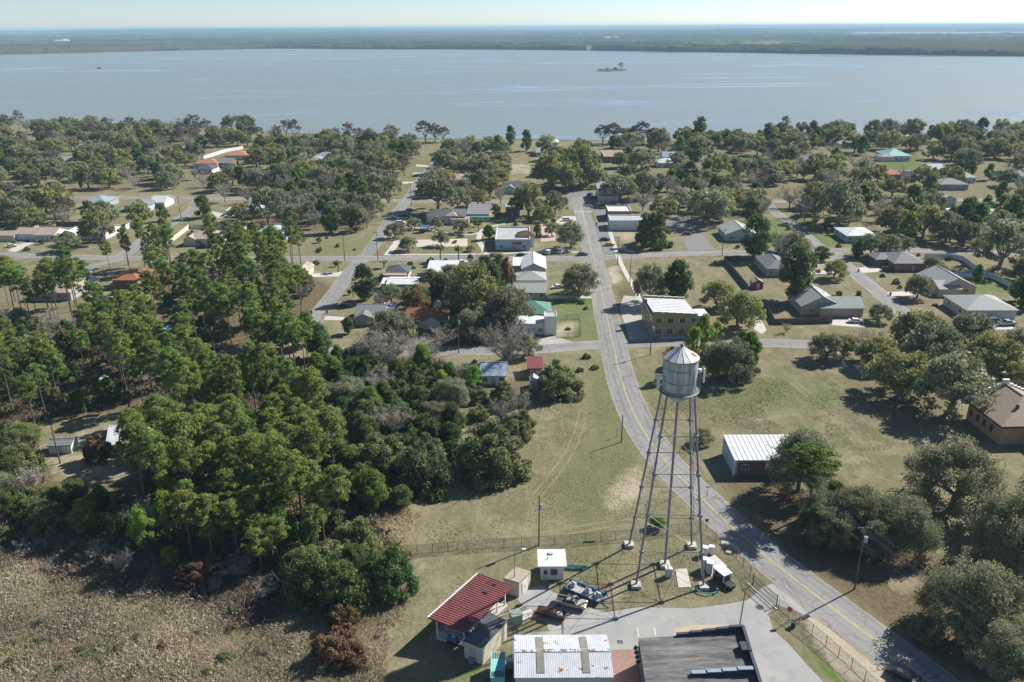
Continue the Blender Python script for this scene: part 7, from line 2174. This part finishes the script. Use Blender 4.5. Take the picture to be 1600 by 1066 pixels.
# cypresses and bare trees on the shore line
for i, (px, py, w, hs) in enumerate(((304, 210, 30, 1.1), (322, 211, 26, 1.1), (335, 212, 24, .8), (511, 214, 16, .9), (525, 216, 22, .9), (545, 215, 26, 1), (560, 216, 22, .9), (575, 217, 20, .7), (612, 221, 28, 1.0), (665, 222, 30, 1.2), (680, 222, 28, 1.15), (693, 222, 24, 1.15), (942, 224, 30, 1.2), (956, 225, 32, 1.25), (968, 224, 26, 1.15), (990, 226, 28, 1.25), (1004, 226, 32, 1.3), (1016, 225, 24, 1.1), (1162, 222, 16, 1.1), (448, 212, 22, 1.2))):
    tp('cyp', px, py, w, hs * .6)
for (k, px, py, w, hs) in (('dark', 797, 228, 22, 1.3), ('dark', 822, 236, 24, 1.2), ('oak', 905, 228, 20, .7), ('oak', 918, 228, 16, .7), ('olive', 1068, 226, 34, 1.1), ('dark', 1092, 228, 32, 1.25), ('dark', 1198, 222, 26, 1.1), ('bare', 760, 224, 18, .8), ('bare', 735, 224, 20, .7), ('pine', 1222, 226, 16, .9), ('dark', 958, 232, 20, 1), ('bare', 1300, 222, 24, 1), ('oak', 1320, 220, 36, 1), ('bare', 1406, 218, 30, 1.3), ('oak', 1425, 220, 40, 1.1), ('olive', 1470, 222, 40, 1)):
    tp(k, px, py, w, hs)
# the island's tree
p_ = G(970, 108.4); put('cyp', p_.x, p_.y, 13, .8, 'lone tree standing on the small marshy lake island')
put('darkshrub', p_.x - 12, p_.y, 9, .6, 'low dark bush beside the lone island tree')
put('darkshrub', p_.x - 28, p_.y - 6, 13, .25, 'flat dark scrub along the middle of the lake island')
put('darkshrub', p_.x - 44, p_.y - 12, 12, .2, 'flat dark scrub at the western tip of the lake island')
p_ = G(1027, 826); put('green', p_.x, p_.y, 3.4, .5, 'small vivid green bush just outside the wire fence')

# ================================================================ REEDS AND GROUND COVER (stuff)
def cover(name, label, poly, n, size, asp, leaf, seed, lean=.5, lo=.4, hi=1.0, patch=6.0, dens=.35, cat='reeds', edge=1.2):
    r = np.random.default_rng(seed)
    q = P(*poly); xs = np.array([a for a, _ in q]); ys = np.array([b for _, b in q])
    X_, Y_ = r.uniform(xs.min(), xs.max(), n * 3), r.uniform(ys.min(), ys.max(), n * 3)
    ok = inside(q, X_, Y_) & inside(q, X_ + r.normal(0, edge, len(X_)), Y_ + r.normal(0, edge, len(X_))) & (vnoise(X_, Y_, patch, seed) * .7 + vnoise(X_, Y_, patch * .3, seed + 3) * .3 > dens)
    if leaf == 'under': ok &= ~inside(NOGO, X_, Y_)
    X_, Y_ = X_[ok][:n], Y_[ok][:n]; n = len(X_)
    az = r.uniform(0, 6.283, n); h = size * r.uniform(lo, hi, n) * (.6 + .8 * vnoise(X_, Y_, patch * .7, seed + 7)); w = h * asp * r.uniform(.6, 1.4, n)
    dx, dy = np.cos(az), np.sin(az)
    ln = r.normal(0, lean, (n, 2)) * h[:, None]
    b0 = np.stack([X_ - dx * w / 2, Y_ - dy * w / 2, np.full(n, -.05)], 1); b1 = np.stack([X_ + dx * w / 2, Y_ + dy * w / 2, np.full(n, -.05)], 1)
    t1 = np.stack([X_ + dx * w * .35 + ln[:, 0], Y_ + dy * w * .35 + ln[:, 1], h], 1); t0 = np.stack([X_ - dx * w * .35 + ln[:, 0], Y_ - dy * w * .35 + ln[:, 1], h * r.uniform(.7, 1, n)], 1)
    V = np.stack([b0, b1, t1, t0], 1).reshape(-1, 3)
    ti = np.clip(vnoise(X_, Y_, patch, seed + 11) * .6 + r.uniform(0, .6, n), 0, 1)
    tag(obj(name, np_mesh(name, V, np.arange(len(V)).reshape(-1, 4), ti, [L[leaf]])), label, cat, kind='stuff')
cover('dry_reeds', 'dry straw coloured reeds and weeds covering the marshy corner', MARSH, 190000, .85, .075, 'reed', 5, .55, dens=.14)
cover('dormant_brush', 'dark purplish dormant brush between the woods and the reeds', [(-80, 775), (70, 800), (200, 850), (330, 862), (430, 900), (470, 950), (400, 985), (300, 935), (180, 935), (60, 885), (-80, 900)], 36000, 1.2, .055, 'brush', 15, .6, dens=.22, patch=5, cat='brush')
cover('marsh_weeds', 'greenish weeds mixed through the dry reeds', MARSH, 9000, .95, .2, 'shrub', 6, .5, dens=.60, patch=7)
cover('undergrowth', 'brushy brown undergrowth on the floor of the western woods', WOOD, 40000, .9, .5, 'under', 7, .6, dens=.3)
cover('dry_grass', 'tall dry grass along the edge of the woods', [(560, 815), (640, 788), (715, 742), (738, 752), (650, 812), (628, 862), (640, 900), (620, 1000), (600, 1066), (570, 1066), (600, 960), (640, 880)], 9000, .65, .2, 'reed', 8, .5, dens=.35, patch=4, cat='grass')

FIELD_W = [(640, 872), (990, 843), (1052, 800), (1020, 735), (968, 650), (940, 575), (905, 628), (830, 640), (830, 705), (770, 765), (715, 760)]
FIELD_E = [(1000, 600), (1200, 590), (1310, 590), (1420, 690), (1400, 720), (1290, 700), (1130, 670), (1110, 720), (1060, 700), (1020, 640)]
YARD_G = [(640, 880), (800, 872), (800, 900), (835, 915), (890, 900), (990, 945), (1160, 930), (1165, 905), (1090, 845), (900, 858)]
for k_, (poly_, n_) in enumerate(((FIELD_W, 26000), (FIELD_E, 30000), (YARD_G, 9000), ([(600, 1000), (640, 890), (740, 890), (665, 975), (700, 1010), (620, 1066), (600, 1066)], 6000))):
    cover('straw_grass', ['straw tufts in the rough grass west of the main road', 'straw tufts in the big field by the brick hall', 'straw tufts in the water works yard grass', 'straw tufts beside the red pavilion'][k_], poly_, n_ // 2, .15, .9, 'reed', 30 + k_, .8, dens=.50, patch=9, cat='grass', edge=4)
    cover('rough_grass', ['dull green tufts in the grass west of the main road', 'dull green tufts in the big field by the brick hall', 'dull green tufts in the water works yard grass', 'dull green tufts beside the red pavilion'][k_], poly_, n_ // 2, .14, 1.0, 'shrub', 40 + k_, .8, dens=.54, patch=6, cat='grass', edge=4)
# ================================================================ TREE LABELS: kind, then the landmark it stands by
ORD = ['', 'second ', 'third ', 'fourth ', 'fifth ', 'sixth ', 'seventh ', 'eighth ', 'ninth ', 'tenth ', 'eleventh ', 'twelfth ', 'thirteenth ', 'fourteenth ', 'fifteenth ', 'sixteenth ', 'seventeenth ', 'eighteenth ', 'nineteenth ', 'twentieth ']
def ordw(i):
    return ORD[i] if i < len(ORD) else '%dth ' % (i + 1)
from collections import defaultdict
bins = defaultdict(list)
for o, kind, x, y, r_ in TREES:
    if 'label' in o.keys(): continue
    best, bd = None, 1e9
    for lm, lx, ly in LAND:
        d = math.hypot(lx - x, ly - y)
        if d < bd: bd, best = d, (lm, lx, ly)
    lm, lx, ly = best
    rel = ('west of' if x < lx else 'east of') if abs(x - lx) > abs(y - ly) else ('behind' if y > ly else 'before')
    bins[(kind, lm, rel)].append((bd, o))
for (kind, lm, rel), lst in bins.items():
    lst.sort(key=lambda t: t[0])
    if len(lst) == 1:
        lst[0][1]['label'] = '%s %s %s' % (PHR[kind], rel, lm); continue
    for i, (d, o) in enumerate(lst):
        o['label'] = '%s, %sclosest %s %s' % (PHR[kind], ordw(i), rel, lm)

# ================================================================ AIR, SKY, SUN, CAMERA
hz = MB(); hz.box(0, 30000, 48.0, 150000, 78000, 98.0)
hm, nt, out = new_mat('haze air')
v = nt.nodes.new('ShaderNodeVolumePrincipled')
v.inputs['Color'].default_value = (.46, .69, .87, 1)
v.inputs['Density'].default_value = HAZE
v.inputs['Anisotropy'].default_value = .0
nt.links.new(v.outputs[0], out.inputs['Volume'])
ho = hz.build('haze', hm)
tag(ho, 'pale blue haze lying over the lake and far shore', 'haze', kind='stuff')

az = math.atan2(.85, .53); el = R(38)
sv = Vector((math.sin(az) * math.cos(el), math.cos(az) * math.cos(el), math.sin(el)))
sl = bpy.data.lights.new('sun', 'SUN'); sl.energy = SUN; sl.angle = R(.5); sl.color = (1.0, .95, .87)
so = bpy.data.objects.new('sun', sl); COL.objects.link(so); so.rotation_euler = (-sv).to_track_quat('-Z', 'Y').to_euler(); so.location = (100, 60, 400)
wd = bpy.data.worlds.new('World'); SC.world = wd; wd.use_nodes = True
nt = wd.node_tree; nt.nodes.clear()
out = nt.nodes.new('ShaderNodeOutputWorld'); bg = nt.nodes.new('ShaderNodeBackground'); sk = nt.nodes.new('ShaderNodeTexSky')
sk.sky_type = 'NISHITA'; sk.sun_disc = False; sk.sun_elevation = el; sk.sun_rotation = az
sk.air_density = .6; sk.dust_density = .25; sk.ozone_density = 2.0; sk.altitude = 50
bg.inputs['Strength'].default_value = SKY
nt.links.new(sk.outputs[0], bg.inputs[0]); nt.links.new(bg.outputs[0], out.inputs[0])

cam = bpy.data.cameras.new('camera'); co = bpy.data.objects.new('camera', cam); COL.objects.link(co)
cam.sensor_width = 36; cam.sensor_fit = 'HORIZONTAL'; cam.lens = FPX / 1600 * 36; cam.clip_start = .5; cam.clip_end = 200000
mw = Matrix((( c_r.x, c_u.x, -c_f.x, 0), (c_r.y, c_u.y, -c_f.y, 0), (c_r.z, c_u.z, -c_f.z, CAM_H), (0, 0, 0, 1)))
co.matrix_world = mw
SC.camera = co
SC.view_settings.view_transform = 'Standard'; SC.view_settings.look = 'None'; SC.view_settings.exposure = EXPO; SC.view_settings.gamma = 1
SC.cycles.volume_bounces = 1
SC.cycles.max_bounces = 6; SC.cycles.diffuse_bounces = 3; SC.cycles.glossy_bounces = 3; SC.cycles.transparent_max_bounces = 16
SC.cycles.use_denoising = True
